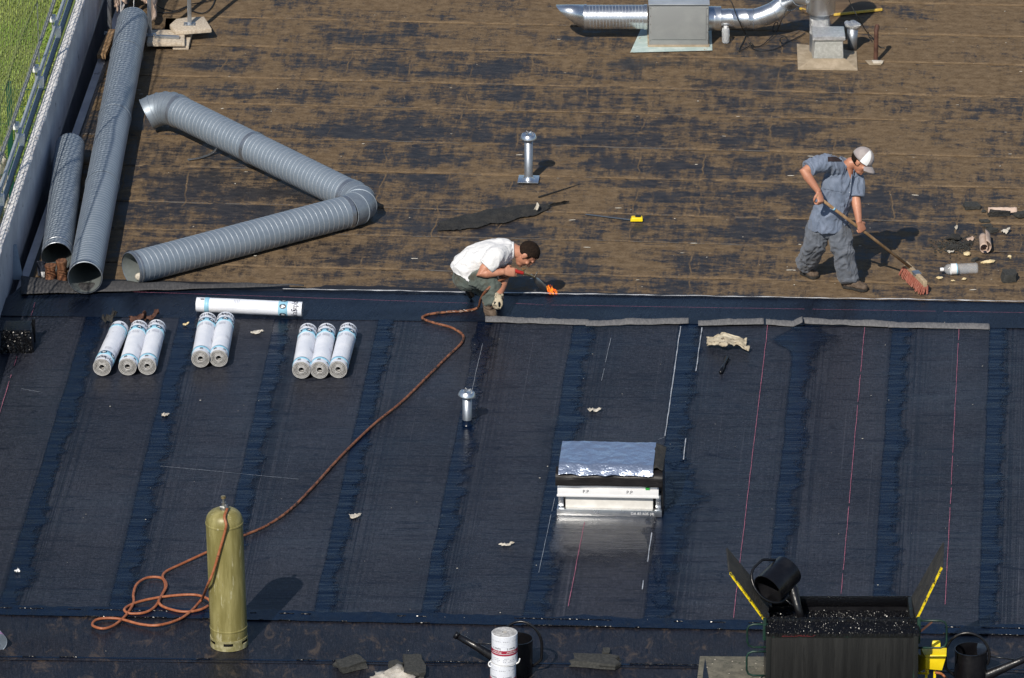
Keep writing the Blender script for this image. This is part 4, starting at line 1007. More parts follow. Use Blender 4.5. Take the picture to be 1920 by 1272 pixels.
mb = MB(); mb.box(((bx0 + bx1) / 2, yb + DP / 2, zc - .004), (bx1 - bx0 + .025, DP + .03, .03)); obj('curb_rim', mb, 'tanflash', t, bevel=.004)
YD = yb + DP / 2
# intake duct with cut hood
a = at(1214, 32, YD); b_ = at(1096, 32, YD); c = at(1040, 28, YD); b_.z = a.z; c.z = a.z
D = thing('intake_duct', 'bright round duct with a slanted hood end left of the fan box', 'duct', (b_.x, b_.y, 0)); r = .125
mb = MB(); spiral(mb, a, b_, r, .034, .003, 36, seed=5); o = obj('duct_body', mb, 'bright', D, 28); o['rows'] = mb.rows; brighten_seams(o)
n = 36; vs = []; fs = []
for k in range(2):
    for j in range(n):
        th = 2 * math.pi * j / n; yy = math.cos(th) * (r + .004); zz = math.sin(th) * (r + .004)
        x = b_.x + .02 if k == 0 else b_.x - .14 - .155 * math.sin(th)
        vs.append(V((x, b_.y + yy, b_.z + zz)))
fs = [(j, (j + 1) % n, n + (j + 1) % n, n + j) for j in range(n)]
mb = MB(); mb.add(vs, fs); o = obj('hood', mb, 'bright', D, True); s2 = o.modifiers.new('t', 'SOLIDIFY'); s2.thickness = .004
mb = MB(); ring(mb, b_ + V((.01, 0, 0)), V((1, 0, 0)), r + .002, .03, .005); ring(mb, a + V((-.02, 0, 0)), V((1, 0, 0)), r, .04, .006); obj('joint_collar', mb, 'bright', D, 40)
# outlet: collar, straight, S bend, to the stack
YS = G(1537, 108).y + .16
p0 = at(1327, 35, YD); p1 = at(1352, 34, YD); p2 = at(1418, 33, YD); p3 = at(1452, 22, YD); p4 = at(1478, 2, YD); p5 = at(1500, -6, YS); p6 = at(1520, -6, YS)
p1.z = p0.z; p2.z = p0.z
D = thing('outlet_duct', 'bright S bent duct joining the fan box to the tall stack', 'duct', (p1.x, p1.y, 0))
mb = MB(); mb.lathe([(.126, 0), (.130, .012), (.126, .024), (.130, .04), (.126, .055), (.130, .07), (.126, .085), (.128, p1.x - p0.x)], 36, p0, Matrix.Rotation(R(90), 3, 'Y'), False); obj('flexible_collar', mb, 'bright', D, True)
mb = MB(); spiral(mb, p1 - V((.03, 0, 0)), p2, .102, .16, .0018, 36, seed=6); obj('straight_run', mb, 'bright', D, 28)
pts = smoothpath([p2 - V((.04, 0, 0)), p2, p3, p4, p5, p6], 2); mb = MB(); mb.tube(pts, [.104] * (len(pts) - 5) + [.10, .095, .09, .088, .088], 36, caps=False); obj('bend', mb, 'bright', D, 22)
mb = MB()
for q in (1, 4, 6, 8): ring(mb, pts[q], pts[q + 1] - pts[q - 1], .102 if q < 7 else .093, .012, .008, 36)
obj('bend_seam', mb, 'galv', D, 40)
# stack
c = at(1537.5, 104, YS); c.z = 0; zb = at(1537, 27, YS).z
t = thing('exhaust_stack', 'wide metal exhaust stack on a thinner pipe behind the foil wrapped curb', 'stack', (c.x, YS, 0))
mb = MB(); mb.lathe([(.10, zb - .0), (.147, zb + .03), (.150, zb + .045), (.150, zb + .85), (.12, zb + .9)], 40, (c.x, YS, 0)); obj('stack_body', mb, 'bright', t, 30)
mb = MB(); mb.lathe([(.101, 0), (.101, zb + .01)], 32, (c.x - .01, YS, 0), caps=False); obj('riser', mb, 'galv', t, True)
mb = MB(); mb.lathe([(.1035 + .006 * noise.noise(V((k * .9, 2, 3))), zb - .20 + k * .012) for k in range(15)], 32, (c.x - .01, YS, 0), caps=False); obj('foil_wrap', mb, 'foil', t, True)
# foil wrapped curb
yc = G(1552, 122).y; q0 = at(1525, 117, yc); q1 = at(1582, 117, yc); zt = at(1550, 75, yc).z
t = thing('wrapped_curb', 'small square curb wrapped in silvery foil mesh on a dusty flashing', 'curb', ((q0.x + q1.x) / 2, yc + .15, 0))
mb = MB(); mb.hexa([V((q0.x, yc, .02)), V((q1.x, yc, .02)), V((q1.x + .01, yc + .32, .02)), V((q0.x - .01, yc + .32, .02)), V((q0.x + .02, yc + .03, zt)), V((q1.x - .015, yc + .03, zt)), V((q1.x, yc + .28, zt)), V((q0.x + .01, yc + .28, zt))]); obj('wrapped_box', mb, 'dirtwhite', t, bevel=.008)
mb = MB()
for k in range(26):
    x = q0.x + .028 + (q1.x - q0.x - .05) * k / 25; mb.bar(V((x, yc + .0, .04)), V((x, yc + .028, zt - .005)), .003, .005)
for k in range(20):
    f = k / 19; mb.bar(V((q0.x + .012 + .01 * f, yc - .001 + .028 * f, .04 + (zt - .05) * f)), V((q1.x - .012 - .01 * f, yc - .001 + .028 * f, .04 + (zt - .05) * f)), .003, .005)
obj('wire_mesh', mb, 'dirtwhite', t, kind='stuff')
mb = MB(); mb.box(((q0.x + q1.x) / 2, yc + .155, zt + .012), (q1.x - q0.x + .025, .31, .05)); obj('foil_cap', mb, 'foil', t, bevel=.014, seg=3)
P = [G(*q, .016) for q in ((1496, 129), (1608, 131), (1606, 96), (1494, 82))]; mb = MB(); mb.slab(P, .012)
b4 = [V((q0.x - .012, yc - .012, .075)), V((q1.x + .012, yc - .012, .075))]
obj('flashing_sheet', mb, 'tanflash', t, bevel=.002)
mb = MB(); A4 = G(1497, 128, .017); B4 = G(1607, 130, .017); mb.add([A4, B4, b4[1], b4[0]], [(0, 1, 2, 3)]); obj('apron', mb, 'tanflash', t)
# foil topped cone vent
c = G(1598, 94); zt = at(1598, 48, c.y).z; t = thing('foil_vent', 'squat vent pipe with a bent shiny foil top right of the stack', 'vent pipe', (c.x, c.y, 0))
mb = MB(); mb.lathe([(.046, .0), (.050, .10), (.056, zt - .03)], 26, (c.x, c.y, 0)); obj('pipe', mb, 'galv', t, True)
mb = MB(); n = 26; prof = [(.052, zt - .04), (.075, zt - .01), (.088, zt + .02), (.078, zt + .026), (.03, zt + .012), (.001, zt + .016)]
mb.lathe(prof, n, (c.x, c.y, 0))
for i, q in enumerate(mb.v): q = V(q); mb.v[i] = tuple(q + V((0, 0, .02 * noise.noise(V((q.x * 20, q.y * 20, 2))) - (q.x - c.x) * .12)))
obj('foil_top', mb, 'foil', t, True)
mb = MB(); mb.slab([G(*q, .014) for q in ((1585, 97), (1607, 124), (1590, 124), (1578, 100))], .01); obj('dirt_skirt', mb, 'tanflash', t)
# rusty gooseneck pipe
c = G(1642, 117); h = at(1642, 58, c.y).z; t = thing('rusty_pipe', 'thin rusty upright pipe with a bent tip at the far right of the roof plant', 'pipe', (c.x, c.y, 0))
mb = MB(); mb.tube([V((c.x, c.y, .01)), V((c.x, c.y, h - .05)), V((c.x, c.y + .01, h)), V((c.x + .01, c.y + .05, h + .03)), V((c.x + .012, c.y + .09, h + .01))], [.024, .023, .024, .025, .026], 14); obj('tube', mb, 'rust', t, 50)
mb = MB(); mb.slab([G(*q, .014) for q in ((1622, 113), (1658, 113), (1652, 121), (1630, 121))], .010); obj('collar_plate', mb, 'tanflash', t, bevel=.003)
rock('mortar_lump', (c.x + .01, c.y - .05, .02), (.10, .04, .03), 'paper', 3, parent=t)
# cables of the plant
def Z4(x, y): return (1300 + x / 5.053, y / 5.053)
cable([at(*Z4(320, -40), YD - .1), at(*Z4(370, 40), YD - .14), at(*Z4(410, 150), YD - .16), at(*Z4(465, 270), YD - .12), G(*Z4(495, 330), .03), G(*Z4(470, 400), .02), G(*Z4(430, 480), .018), G(*Z4(470, 470), .02), G(*Z4(545, 430), .03), G(*Z4(570, 430), .05), G(*Z4(540, 405), .04), G(*Z4(560, 460), .02), G(*Z4(650, 482), .018), G(*Z4(780, 465), .018), G(*Z4(880, 400), .018), G(*Z4(885, 360), .03), G(*Z4(840, 355), .03), G(*Z4(820, 385), .02), G(*Z4(860, 408), .018), G(*Z4(960, 370), .018), G(*Z4(1060, 315), .018)], .0055, 'black cable from over the S bent duct, coiling on the roof in front of it')
cable([at(*Z4(910, -20), YD - .1), at(*Z4(885, 80), YD - .16), at(*Z4(830, 210), YD - .2), G(*Z4(790, 300), .05), G(*Z4(755, 290), .05), G(*Z4(770, 225), .10), G(*Z4(800, 220), .09), G(*Z4(790, 290), .05), G(*Z4(720, 370), .03), G(*Z4(640, 435), .02), G(*Z4(560, 440), .025), G(*Z4(525, 405), .02)], .0055, 'black cable with a small loop hanging right of the duct bend')
cable([at(*Z4(1450, -60), YS - .1), at(*Z4(1500, 60), YS - .1), at(*Z4(1570, 180), YS - .14), G(*Z4(1640, 300), .10), G(*Z4(1700, 360), .05), G(*Z4(1760, 440), .02), G(*Z4(1810, 452), .018)], .005, 'black cable running from the stack down to the rusty pipe')
# cloudy plastic jug
c = G(*Z4(305, 405), .012); t = thing('plastic_jug', 'cloudy plastic jug standing under the outlet duct', 'jug', c)
mb = MB(); mb.lathe([(.03, 0), (.038, .01), (.040, .14), (.034, .16)], 20, c); obj('jug_body', mb, 'cloudy', t, True)
mb = MB(); mb.lathe([(.020, .160), (.020, .178), (.001, .180)], 14, c); obj('jug_cap', mb, 'white', t, 40)
# board with flaking yellow edge
P = [G(*q, .03) for q in (Z4(1010, 70), Z4(1060, 110), Z4(1330, 128), Z4(1788, 78), Z4(1780, 60), Z4(1560, -40), Z4(1090, -40))]
t = thing('brown_board', 'brown board with a flaking yellow edge lying behind the stack', 'board', P[2]); mb = MB(); mb.slab(P, .022); obj('board', mb, 'plankw', t, bevel=.002)
mb = MB(); mb.bar(P[2] + V((0, -.02, -.008)), P[3] + V((0, -.02, -.008)), .022, .024); mb.bar(P[0] + V((0, -.012, -.008)), P[1] + V((.1, -.03, -.008)), .022, .02); obj('painted_edge', mb, 'yellow_flake', t, bevel=.003)

# ------------------------------------------------------------------ debris right of the broom
def Z8(x, y): return (1680 + x / 6.358, 360 + y / 6.358)
def chunk(x, y, w_, d_, h_, mat, lab, cat, name, rz=0, seed=0, z=.008, grp=None):
    c = G(*Z8(x, y), z)
    if mat in ('paper', 'cardboard'): o = scrap(name, (c.x, c.y, z + .003), (w_, d_ * 1.6, h_ * 1.6), mat, seed, rz)
    else: o = rock(name, (c.x, c.y, z + h_ / 2), (w_, d_, h_), mat, seed, rz, round_=mat in ('foam', 'felt_strip') or w_ < .06)
    tag(o, lab, cat, grp); return o
g = 'dark insulation crumbs right of the broom'
chunk(905, 185, .155, .13, .035, 'insul', 'largest flat dark insulation chunk, highest of the debris', 'chunk', 'insulation_chunk', .1, 1, grp=g)
chunk(1045, 240, .05, .05, .02, 'insul', 'small dark chunk just right of the largest flat chunk', 'chunk', 'insulation_chunk', .5, 2, grp=g)
chunk(1050, 358, .09, .05, .02, 'insul', 'thin dark chunk between the metal scrap and the pinkish tube', 'chunk', 'insulation_chunk', .1, 3, grp=g)
chunk(1085, 408, .09, .05, .015, 'insul', 'flat brownish chunk above the squarish dark chunk', 'chunk', 'insulation_chunk', .2, 4, grp=g)
chunk(1140, 470, .075, .09, .03, 'insul', 'squarish dark chunk above the pinkish cardboard tube', 'chunk', 'insulation_chunk', .6, 5, grp=g)
chunk(700, 570, .14, .11, .05, 'felt_strip', 'ragged black felt lump, biggest of the crumb heap', 'chunk', 'felt_lump', .8, 6, grp=g)
chunk(680, 680, .11, .08, .03, 'felt_strip', 'low black felt lump in front of the biggest lump', 'chunk', 'felt_lump', .2, 7, grp=g)
chunk(860, 625, .09, .05, .03, 'felt_strip', 'black felt lump right of the crumb heap, beside the tube', 'chunk', 'felt_lump', .1, 8, grp=g)
chunk(945, 815, .08, .04, .02, 'insul', 'dark splinter left of the long cream foam bit', 'chunk', 'insulation_chunk', .9, 9, grp=g)
chunk(1345, 1040, .12, .17, .07, 'insul', 'dark block at the right edge below the bottle level', 'chunk', 'insulation_chunk', .05, 10, grp=g)
g = 'cream foam crumbs around the bottle'
chunk(845, 755, .06, .07, .03, 'foam', 'cream foam bit below the crumb heap', 'foam bit', 'foam_bit', .4, 11, grp=g)
chunk(1100, 850, .13, .05, .03, 'foam', 'longest cream foam bit, above the bottle', 'foam bit', 'foam_bit', .3, 12, grp=g)
chunk(520, 1032, .06, .05, .02, 'foam', 'cream foam bit below the bottle cap', 'foam bit', 'foam_bit', .1, 13, grp=g)
chunk(810, 1050, .045, .04, .02, 'foam', 'small cream foam bit under the bottle middle', 'foam bit', 'foam_bit', .9, 14, grp=g)
chunk(680, 1066, .035, .03, .015, 'foam', 'tiny foam bit under the bottle label', 'foam bit', 'foam_bit', .2, 15, grp=g)
chunk(1355, 790, .035, .05, .03, 'foam', 'round pale crumb far right of the pinkish tube', 'foam bit', 'foam_bit', .2, 16, grp=g)
g = 'pale paper scraps among the debris'
chunk(1300, 487, .08, .06, .025, 'paper', 'torn white scrap right of the squarish dark chunk', 'scrap', 'paper_scrap', .2, 17, grp=g)
chunk(650, 723, .07, .035, .012, 'paper', 'flat white scrap in front of the crumb heap', 'scrap', 'paper_scrap', -.4, 18, grp=g)
chunk(885, 573, .07, .05, .015, 'cardboard', 'beige scrap behind the crumb heap', 'scrap', 'paper_scrap', .2, 19, grp=g)
chunk(715, 442, .025, .035, .02, 'paper', 'lone white crumb between shadow and chunks', 'scrap', 'paper_scrap', .2, 20, grp=g)
# metal scrap with chunk
c = G(*Z8(1270, 270), .01); t = thing('metal_scrap', 'bent pale metal strip with dark felt stuck under it at the right', 'scrap', c)
def fn(i, j): return c + V((-.14 + .28 * i, .03 - .05 * j, .065 - .04 * j ** 2 + .006 * noise.noise(V((i * 9, j * 3, 2)))))
mb = MB(); mb.sheet(fn, 14, 5); o = obj('metal_strip', mb, 'cardboard', t, True); s2 = o.modifiers.new('t', 'SOLIDIFY'); s2.thickness = .004
rock('felt_lump', c + V((-.03, 0, .02)), (.22, .09, .05), 'felt_strip', 22, .1, t); rock('felt_lump', c + V((.18, -.05, .02)), (.13, .08, .035), 'insul', 23, .4, t)
# crumbs as one heap of grit
mb = MB(); rr = random.Random(9)
for k in range(420):
    a = rr.gauss(0, 1); b_ = rr.gauss(0, 1); c = G(*Z8(690 + a * 120, 650 + b_ * 45), .008); s = rr.uniform(.003, .011)
    mb.ellip(c + V((0, 0, s * .4)), (V((s * rr.uniform(.7, 1.6), 0, 0)), V((0, s, 0)), V((0, 0, s * .7))), 5, 3)
o = obj('crumbs', mb, 'insul', None, kind='stuff'); tag(o, 'fine dark grit spread around the felt lumps', 'grit')
mb = MB()
for k in range(150):
    px = rr.uniform(250, 1915); py = rr.uniform(10, 545)
    if px > 1300 and rr.random() < .3: py = rr.uniform(380, 545)
    c = G(px, py, .009); s = rr.choice((.0025, .003, .004, .007)); mb.ellip(c + V((0, 0, s * .4)), (V((s * rr.choice((.8, 1.2, 2.5, 5.5)), s * rr.uniform(-1, 1), 0)), V((0, s, 0)), V((0, 0, s * .5))), 6, 3)
o = obj('litter', mb, 'paper', None, kind='stuff'); tag(o, 'pale specks of litter scattered over the brown roof', 'litter')
mb = MB()
for k in range(70):
    px = rr.uniform(0, 1915); py = rr.uniform(600, 1265); c = G(px, py, .027); s = rr.choice((.002, .0025, .003, .005)); mb.ellip(c + V((0, 0, s * .4)), (V((s * rr.uniform(.7, 2.2), 0, 0)), V((0, s, 0)), V((0, 0, s * .5))), 5, 3)
o = obj('litter', mb, 'paper', None, kind='stuff'); tag(o, 'pale specks of litter scattered over the dark membrane', 'litter')
# cardboard roll
c0 = G(*Z8(1060, 735), .01); c1 = G(*Z8(1045, 575), .01); d = (c1 - c0).normalized(); rr_ = .052; t = thing('cardboard_roll', 'short pinkish rolled sheet, open end towards the camera', 'cardboard roll', c0)
x = V((d.y, -d.x, 0)); mb = MB()
def fn(i, j):
    a = -2.4 + 8.6 * i; r = .026 + .030 * min(1, max(0, (i - .1) / .5)) if i < .80 else .056 + .10 * (i - .80)
    th = a + 1.5
    return c0 + V((0, 0, rr_ + .006)) + d * (.30 * j) + x * (math.cos(th) * r) + V((0, 0, math.sin(th) * r))
mb.sheet(fn, 60, 6); o = obj('rolled_sheet', mb, 'cardboard', t, True); s2 = o.modifiers.new('t', 'SOLIDIFY'); s2.thickness = .004
mb = MB(); mb.box(c0 + V((.0, -.004, .02)), (.03, .02, .01)); obj('dark_print', mb, 'ink', t)
# plastic bottle
b0 = G(*Z8(975, 970), .01); b1 = G(*Z8(545, 990), .01); d = (b1 - b0).normalized(); L = (b1 - b0).length; x, y = frame(d); rot = basis(x, y, d); o0 = b0 + V((0, 0, .055))
t = thing('plastic_bottle', 'clear empty plastic bottle lying on its side near the broom head', 'bottle', b0)
prof = [(.02, .0), (.046, .004), (.052, .02)]
for k in range(14): prof += [(.052, .03 + k * .018), (.049, .039 + k * .018)]
prof += [(.052, .285), (.052, L * .80), (.042, L * .88), (.02, L * .94), (.0145, L * .96), (.0145, L * .985)]
prof = [q for q in prof if q[1] < L]; prof.sort(key=lambda q: q[1])
mb = MB(); mb.lathe(prof, 24, o0, rot); o = obj('bottle_body', mb, 'clear', t, True); s2 = o.modifiers.new('t', 'SOLIDIFY'); s2.thickness = .0012
mb = MB(); mb.lathe([(.0535, L * .60), (.0535, L * .755)], 24, o0, rot, False); obj('bottle_label', mb, 'white', t, True)
mb = MB(); mb.lathe([(.0538, L * .585), (.0538, L * .61)], 24, o0, rot, False); obj('label_band', mb, 'ltblue', t, True)
mb = MB(); mb.lathe([(.018, L * .955), (.018, L + .012), (.016, L + .016)], 16, o0, rot); obj('bottle_cap', mb, 'white', t, 40)

# ------------------------------------------------------------------ wrapped bitumen rolls
RR, RL = .0855, .93
def on_roll(mb, vs, fs, y0, th0, flip=1, rad=RR + .0012, mat=None):
    out = []
    for v in vs:
        th = th0 - flip * v.x / RR; out.append(V((rad * math.sin(th), y0 - flip * v.y, rad * math.cos(th))))
    mb.add(out, fs)
def make_roll():
    t = thing('bitumen_roll', 'x', 'bitumen roll', (0, 0, 0), 'white and blue wrapped bitumen rolls')
    n = 40; mb = MB(); S = 22
    def rad(j, s): return RR + .0016 * noise.noise(V((math.cos(j) * 1.3, math.sin(j) * 1.3, s * 5))) + .0008 * noise.noise(V((math.cos(j) * 4, math.sin(j) * 4, s * 18)))
    def fn(i, j):
        th = 2 * math.pi * j; y = RL * i; r = rad(th, y)
        return V((r * math.sin(th), y, r * math.cos(th)))
    mb.sheet(fn, S, n); obj('wrapper', mb, 'white_roll', t, True)
    mb = MB(); ex = Matrix.Rotation(R(90), 3, 'X')
    for y, s in ((.004, 1), (RL - .004, -1)):
        prof = [(RR - .001, -s * 0.0)]
        k = 6
        for q in range(k):
            r1 = RR - .002 - (RR - .026) * q / k; prof += [(r1, .005), (r1 - .0062, .006), (r1 - .0078, -.010)]
        prof += [(.022, -.002), (.021, -.10)]
        pr = [(r, -s * -z) for r, z in prof]
        mb.lathe([(r, s * z) for r, z in prof], 30, (0, y, 0), ex, False)
    obj('rolled_felt_end', mb, 'rollend_ring', t, 30)
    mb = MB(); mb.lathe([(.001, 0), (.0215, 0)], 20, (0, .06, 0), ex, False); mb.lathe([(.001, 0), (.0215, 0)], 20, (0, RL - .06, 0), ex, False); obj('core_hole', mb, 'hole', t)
    mb = MB(); rr = RR + .0022
    for y0, y1 in ((.075, .115), (RL - .205, RL - .125)): mb.lathe([(rr - .002, -y0 + .0005), (rr, -y0), (rr, -y1), (rr - .002, -y1 - .0005)], 40, (0, 0, 0), ex, False)
    obj('blue_band', mb, 'ltblue', t, True)
    tv, tf = text_pts('Siplast', .078); mb = MB()
    for a in (-.55, .95, 2.6): on_roll(mb, tv, tf, RL - .06, a, 1, RR + .0026)
    obj('lettering', mb, 'ink', t)
    mb = MB(); disc = [V((.030 * math.cos(q * .3491), .030 * math.sin(q * .3491), 0)) for q in range(18)]
    for a in (-.75, .35, 1.45, 2.7): on_roll(mb, [V((0, 0, 0))] + disc, [(0, 1 + q, 1 + (q + 1) % 18) for q in range(18)], RL - .165, a, 1, RR + .0032)
    obj('round_emblem', mb, 'ink', t)
    mb = MB(); tri = [V((-.016, .014, 0)), V((-.008, .016, 0)), V((0, 0, 0)), V((.010, .016, 0)), V((.016, .012, 0)), V((.004, -.020, 0)), V((-.004, -.020, 0))]
    for a in (-.75, .35, 1.45, 2.7): on_roll(mb, tri, [tuple(range(7))], RL - .165, a, 1, RR + .0040)
    obj('emblem_figure', mb, 'white', t)
    mb = MB()
    for a in (-.2, .9):
        for q in range(3): on_roll(mb, [V((-.014 + q * .010, -.016, 0)), V((-.008 + q * .010, -.016, 0)), V((-.008 + q * .010, .016, 0)), V((-.014 + q * .010, .016, 0))], [(0, 1, 2, 3)], .055, a, 1, RR + .0026)
        on_roll(mb, [V((-.022, .02, 0)), V((.022, .02, 0)), V((.022, .0225, 0)), V((-.022, .0225, 0))], [(0, 1, 2, 3)], .055, a, 1, RR + .0026)
        on_roll(mb, [V((-.022, -.0225, 0)), V((.022, -.0225, 0)), V((.022, -.02, 0)), V((-.022, -.02, 0))], [(0, 1, 2, 3)], .055, a, 1, RR + .0026)
    obj('bar_print', mb, 'ink', t)
    mb = MB(); rr2 = random.Random(2)
    for a in (-.9, .1, 1.1):
        for ln in range(4):
            x = -.03
            while x < .03:
                wl = rr2.uniform(.004, .010); on_roll(mb, [V((x, ln * .014, 0)), V((x + wl, ln * .014, 0)), V((x + wl, ln * .014 + .005, 0)), V((x, ln * .014 + .005, 0))], [(0, 1, 2, 3)], RL - .25 - (.3 if a > 1 else 0), a, 1, RR + .0026); x += wl + .003
    obj('small_print', mb, 'greyink', t)
    return t
proto = make_roll()
spots = [  # front end centre px, far end centre px, flipped, label
    ((191, 690), (223, 621), True, 'leftmost wrapped roll, apart from the others, emblems at its near end'),
    ((239, 689), (261, 618), False, 'middle roll of the left three, touching the roll on its right'),
    ((276, 688), (294, 617), False, 'right hand roll of the left three, its far end by the brown scraps'),
    ((376, 674), (389, 604), False, 'left roll of the pair below the crosswise roll'),
    ((410, 673), (423, 603), False, 'right roll of the pair below the crosswise roll'),
    ((565, 695), (577, 628), False, 'left roll of the right hand three'),
    ((599, 695), (612, 627), False, 'middle roll of the right hand three'),
    ((634, 694), (652, 626), False, 'rightmost wrapped roll, nearest the orange hose')]
for k, (a, b, fl, lab) in enumerate(spots):
    A = G(*a, RR + ZM); B = G(*b, RR + ZM); d = (B - A).normalized(); ang = -math.atan2(d.x, d.y)
    o = proto if k == 0 else dup(proto)
    p = A
    if fl: p = A + d * RL; ang += math.pi
    o.location = (p.x, p.y, RR + ZM + .004); o.rotation_euler = (0, -.25 + .17 * ((k * 5) % 4), ang) if True else (0, 0, ang); o['label'] = lab
A = G(369, 574, RR); B = G(567, 583, RR); d = (B - A).normalized(); o = dup(proto); s = (B - A).length / RL; p = A
o.location = (p.x, p.y, RR * .82 + .03); o.rotation_euler = (0, -.55, -math.atan2(d.x, d.y)); o.scale = (.82, s, .82)
o['label'] = 'wrapped roll lying crosswise behind the pair of rolls'
# purple wrapped roll at the lower left corner
c = G(9, 1203, .10); t = thing('purple_roll', 'end of a purple wrapped roll cut off by the left edge of the picture', 'bitumen roll', (c.x, c.y, 0)); d = V((-.42, .9, 0)).normalized()
c = G(-4, 1206, .085); x, y = frame(d); rot = basis(x, y, d)
mb = MB(); mb.lathe([(.084, 0), (.086, .02), (.086, .9)], 36, c, rot, False); m = Mat('purple wrapper'); m.p(Base_Color=(.42, .22, .40), Roughness=.45); MT['purple'] = m.m; obj('wrapper', mb, 'purple', t, True)
mb = MB(); mb.lathe([(.087, .06), (.087, .16)], 36, c, rot, False); obj('white_band', mb, 'white', t, True)
prof = [(.084, 0)]
for q in range(8): prof += [(.082 - q * .0075, .003), (.077 - q * .0075, .003), (.0765 - q * .0075, .009)]
mb = MB(); mb.lathe(prof + [(.02, .004), (.02, .06), (.001, .06)], 30, c, rot, False); obj('rolled_felt_end', mb, 'galv_dark', t, 30)
# brown torn scraps behind the rolls, flakes, scraps
for k, (px, py, w_, d_, h_, mat, lab) in enumerate([(205, 603, .09, .06, .05, 'felt_strip', 'black glossy scrap behind the leftmost wrapped roll'), (257, 602, .12, .05, .04, 'rust', 'brown torn scrap behind the middle of the left rolls'), (281, 600, .10, .05, .04, 'rust', 'brown curled scrap behind the right of the left three rolls')]):
    c = G(px, py, ZM); o = scrap('felt_scrap', (c.x, c.y, ZM + .006), (w_ * 1.5, d_ * 2.2, h_ * 1.3), mat, 31 + k, .2, curl=1.2); tag(o, lab, 'scrap', 'brown scraps behind the rolls')
for k, (px, py, w_, d_, lab, mat) in enumerate([(310, 779, .08, .05, 'curled white flake on the membrane left of the hose', 'paper'), (1115, 770, .11, .05, 'brownish flake on the membrane above the skylight', 'paper'), (666, 968, .10, .06, 'cream paper flake beside the hose, nearest the gas bottle', 'paper'), (950, 1022, .12, .03, 'thin pale sliver on the membrane left of the skylight shine', 'paper'), (482, 624, .12, .05, 'grey curled flake between the roll pair and the right three', 'paper'), (348, 610, .06, .03, 'tan flake left of the roll pair', 'foam'), (32, 1072, .04, .04, 'small white flake near the lower left edge', 'white'), (735, 1269, .29, .14, 'crumpled whitish bag at the bottom edge beside the dark blocks', 'paper')]):
    c = G(px, py, .028); o = scrap('flake', (c.x, c.y, .029), (w_, d_ * 1.5, .022), mat, 50 + k, .1 * k - .2) if k != 7 else scrap('bag', (c.x, c.y - .06, .03), (.32, .36, .055), mat, 57, .1, curl=.3, thick=.006); tag(o, lab, 'flake' if k != 7 else 'bag')
# dark insulation blocks on the lower felt
for k, (px, py, w_, d_, h_, rz, lab) in enumerate([(655, 1252, .22, .16, .06, .55, 'dark angled insulation block left of the crumpled bag'), (741, 1252, .09, .09, .05, .5, 'small broken dark block above the crumpled bag'), (775, 1256, .17, .36, .06, .06, 'largest dark insulation block, right of the crumpled bag'), (1117, 1245, .38, .17, .05, -.16, 'long flat dark insulation block right of the standing rolls'), (1137, 1226, .06, .10, .035, -.1, 'tiny dark block just behind the long flat block')]):
    c = G(px, py, .02); o = rock('insulation_block', (c.x, c.y, .02 + h_ / 2), (w_, d_, h_), 'insul', 70 + k, rz, flat=1); tag(o, lab, 'insulation block', 'dark insulation blocks at the bottom edge')

# rag and tool above the skylight
c = G(1364, 648, .03)
mb = MB()
def fn(i, j):
    x = -.19 + .38 * i; y = -.16 + .30 * j
    k = noise.noise(V((i * 3.2, j * 3.2, 5)))
    ok = 1 - .55 * abs(math.sin(i * 5 + 1)) * abs(j - .5) * 1.6
    return c + V((x + .04 * k, (y * ok - .10 * (i - .5)) + .05 * noise.noise(V((i * 4, j * 2, 1))), .015 + .05 * abs(noise.noise(V((i * 4.5, j * 4.5, 2)))) + .04 * (1 - abs(i - .5) * 2)))
mb.sheet(fn, 24, 18); o = obj('dirty_rag', mb, 'glove', None, True); s2 = o.modifiers.new('t', 'SOLIDIFY'); s2.thickness = .008; tag(o, 'crumpled cream glove or rag lying below the turned felt ends', 'rag')
a = G(1351, 699, .04); b_ = G(1363, 672, .045); mb = MB(); mb.tube([a, a.lerp(b_, .35), a.lerp(b_, .6), b_], [.016, .019, .010, .026], 8); o = obj('tar_tool', mb, 'tarpaint', None, True); tag(o, 'small tar covered stick below the cream rag', 'tool')

# tar covered box at the left edge
A = G(3, 661, ZM); B = G(63, 661, ZM); A = V((A.x, A.y, 0)); B = V((B.x - .012, B.y, 0)); t = thing('tarred_upstand', 'shiny tar covered box shaped upstand at the left edge of the membrane', 'upstand', A)
h = .20; dp = .30
mb = MB(); w0 = B.x - A.x
def tb(n0, n1, n2):
    pts = []
mb.hexa([A + V((-.02, 0, 0)), B + V((.02, 0, 0)), B + V((.0, dp, 0)), A + V((0, dp, 0)), A + V((.0, .02, h)), B + V((-.01, .02, h)), B + V((-.01, dp, h + .02)), A + V((.02, dp, h + .02))])
o = obj('upstand_body', mb, 'tarpaint', t, bevel=.02, seg=3)
mb = MB(); facet_sheet(mb, lambda i, j: A + V((w0 * i - .004 + .01 * noise.noise(V((i * 5, j * 5, 1))), -.014 + .036 * j - .012 * noise.noise(V((i * 7, j * 3, 3))), .012 + (h - .0) * j + .008 * noise.noise(V((i * 6, j * 6, 6))))), 30, 20, .006, 2); obj('tar_coat', mb, 'tar_facet', t, False)
mb = MB(); facet_sheet(mb, lambda i, j: A + V((w0 * i - .012, .012 + .05 * j, h + .010 + .012 * math.sin(j * 3.1) + .010 * noise.noise(V((i * 9, j * 3, 1))))), 44, 10, .007, 4); obj('tar_ridge', mb, 'tar_facet', t, False)
mb = MB(); mb.box(B + V((.0, dp - .02, h * .6)), (.03, .05, h * 1.3)); obj('corner_strip', mb, 'tarpaint', t, bevel=.008)

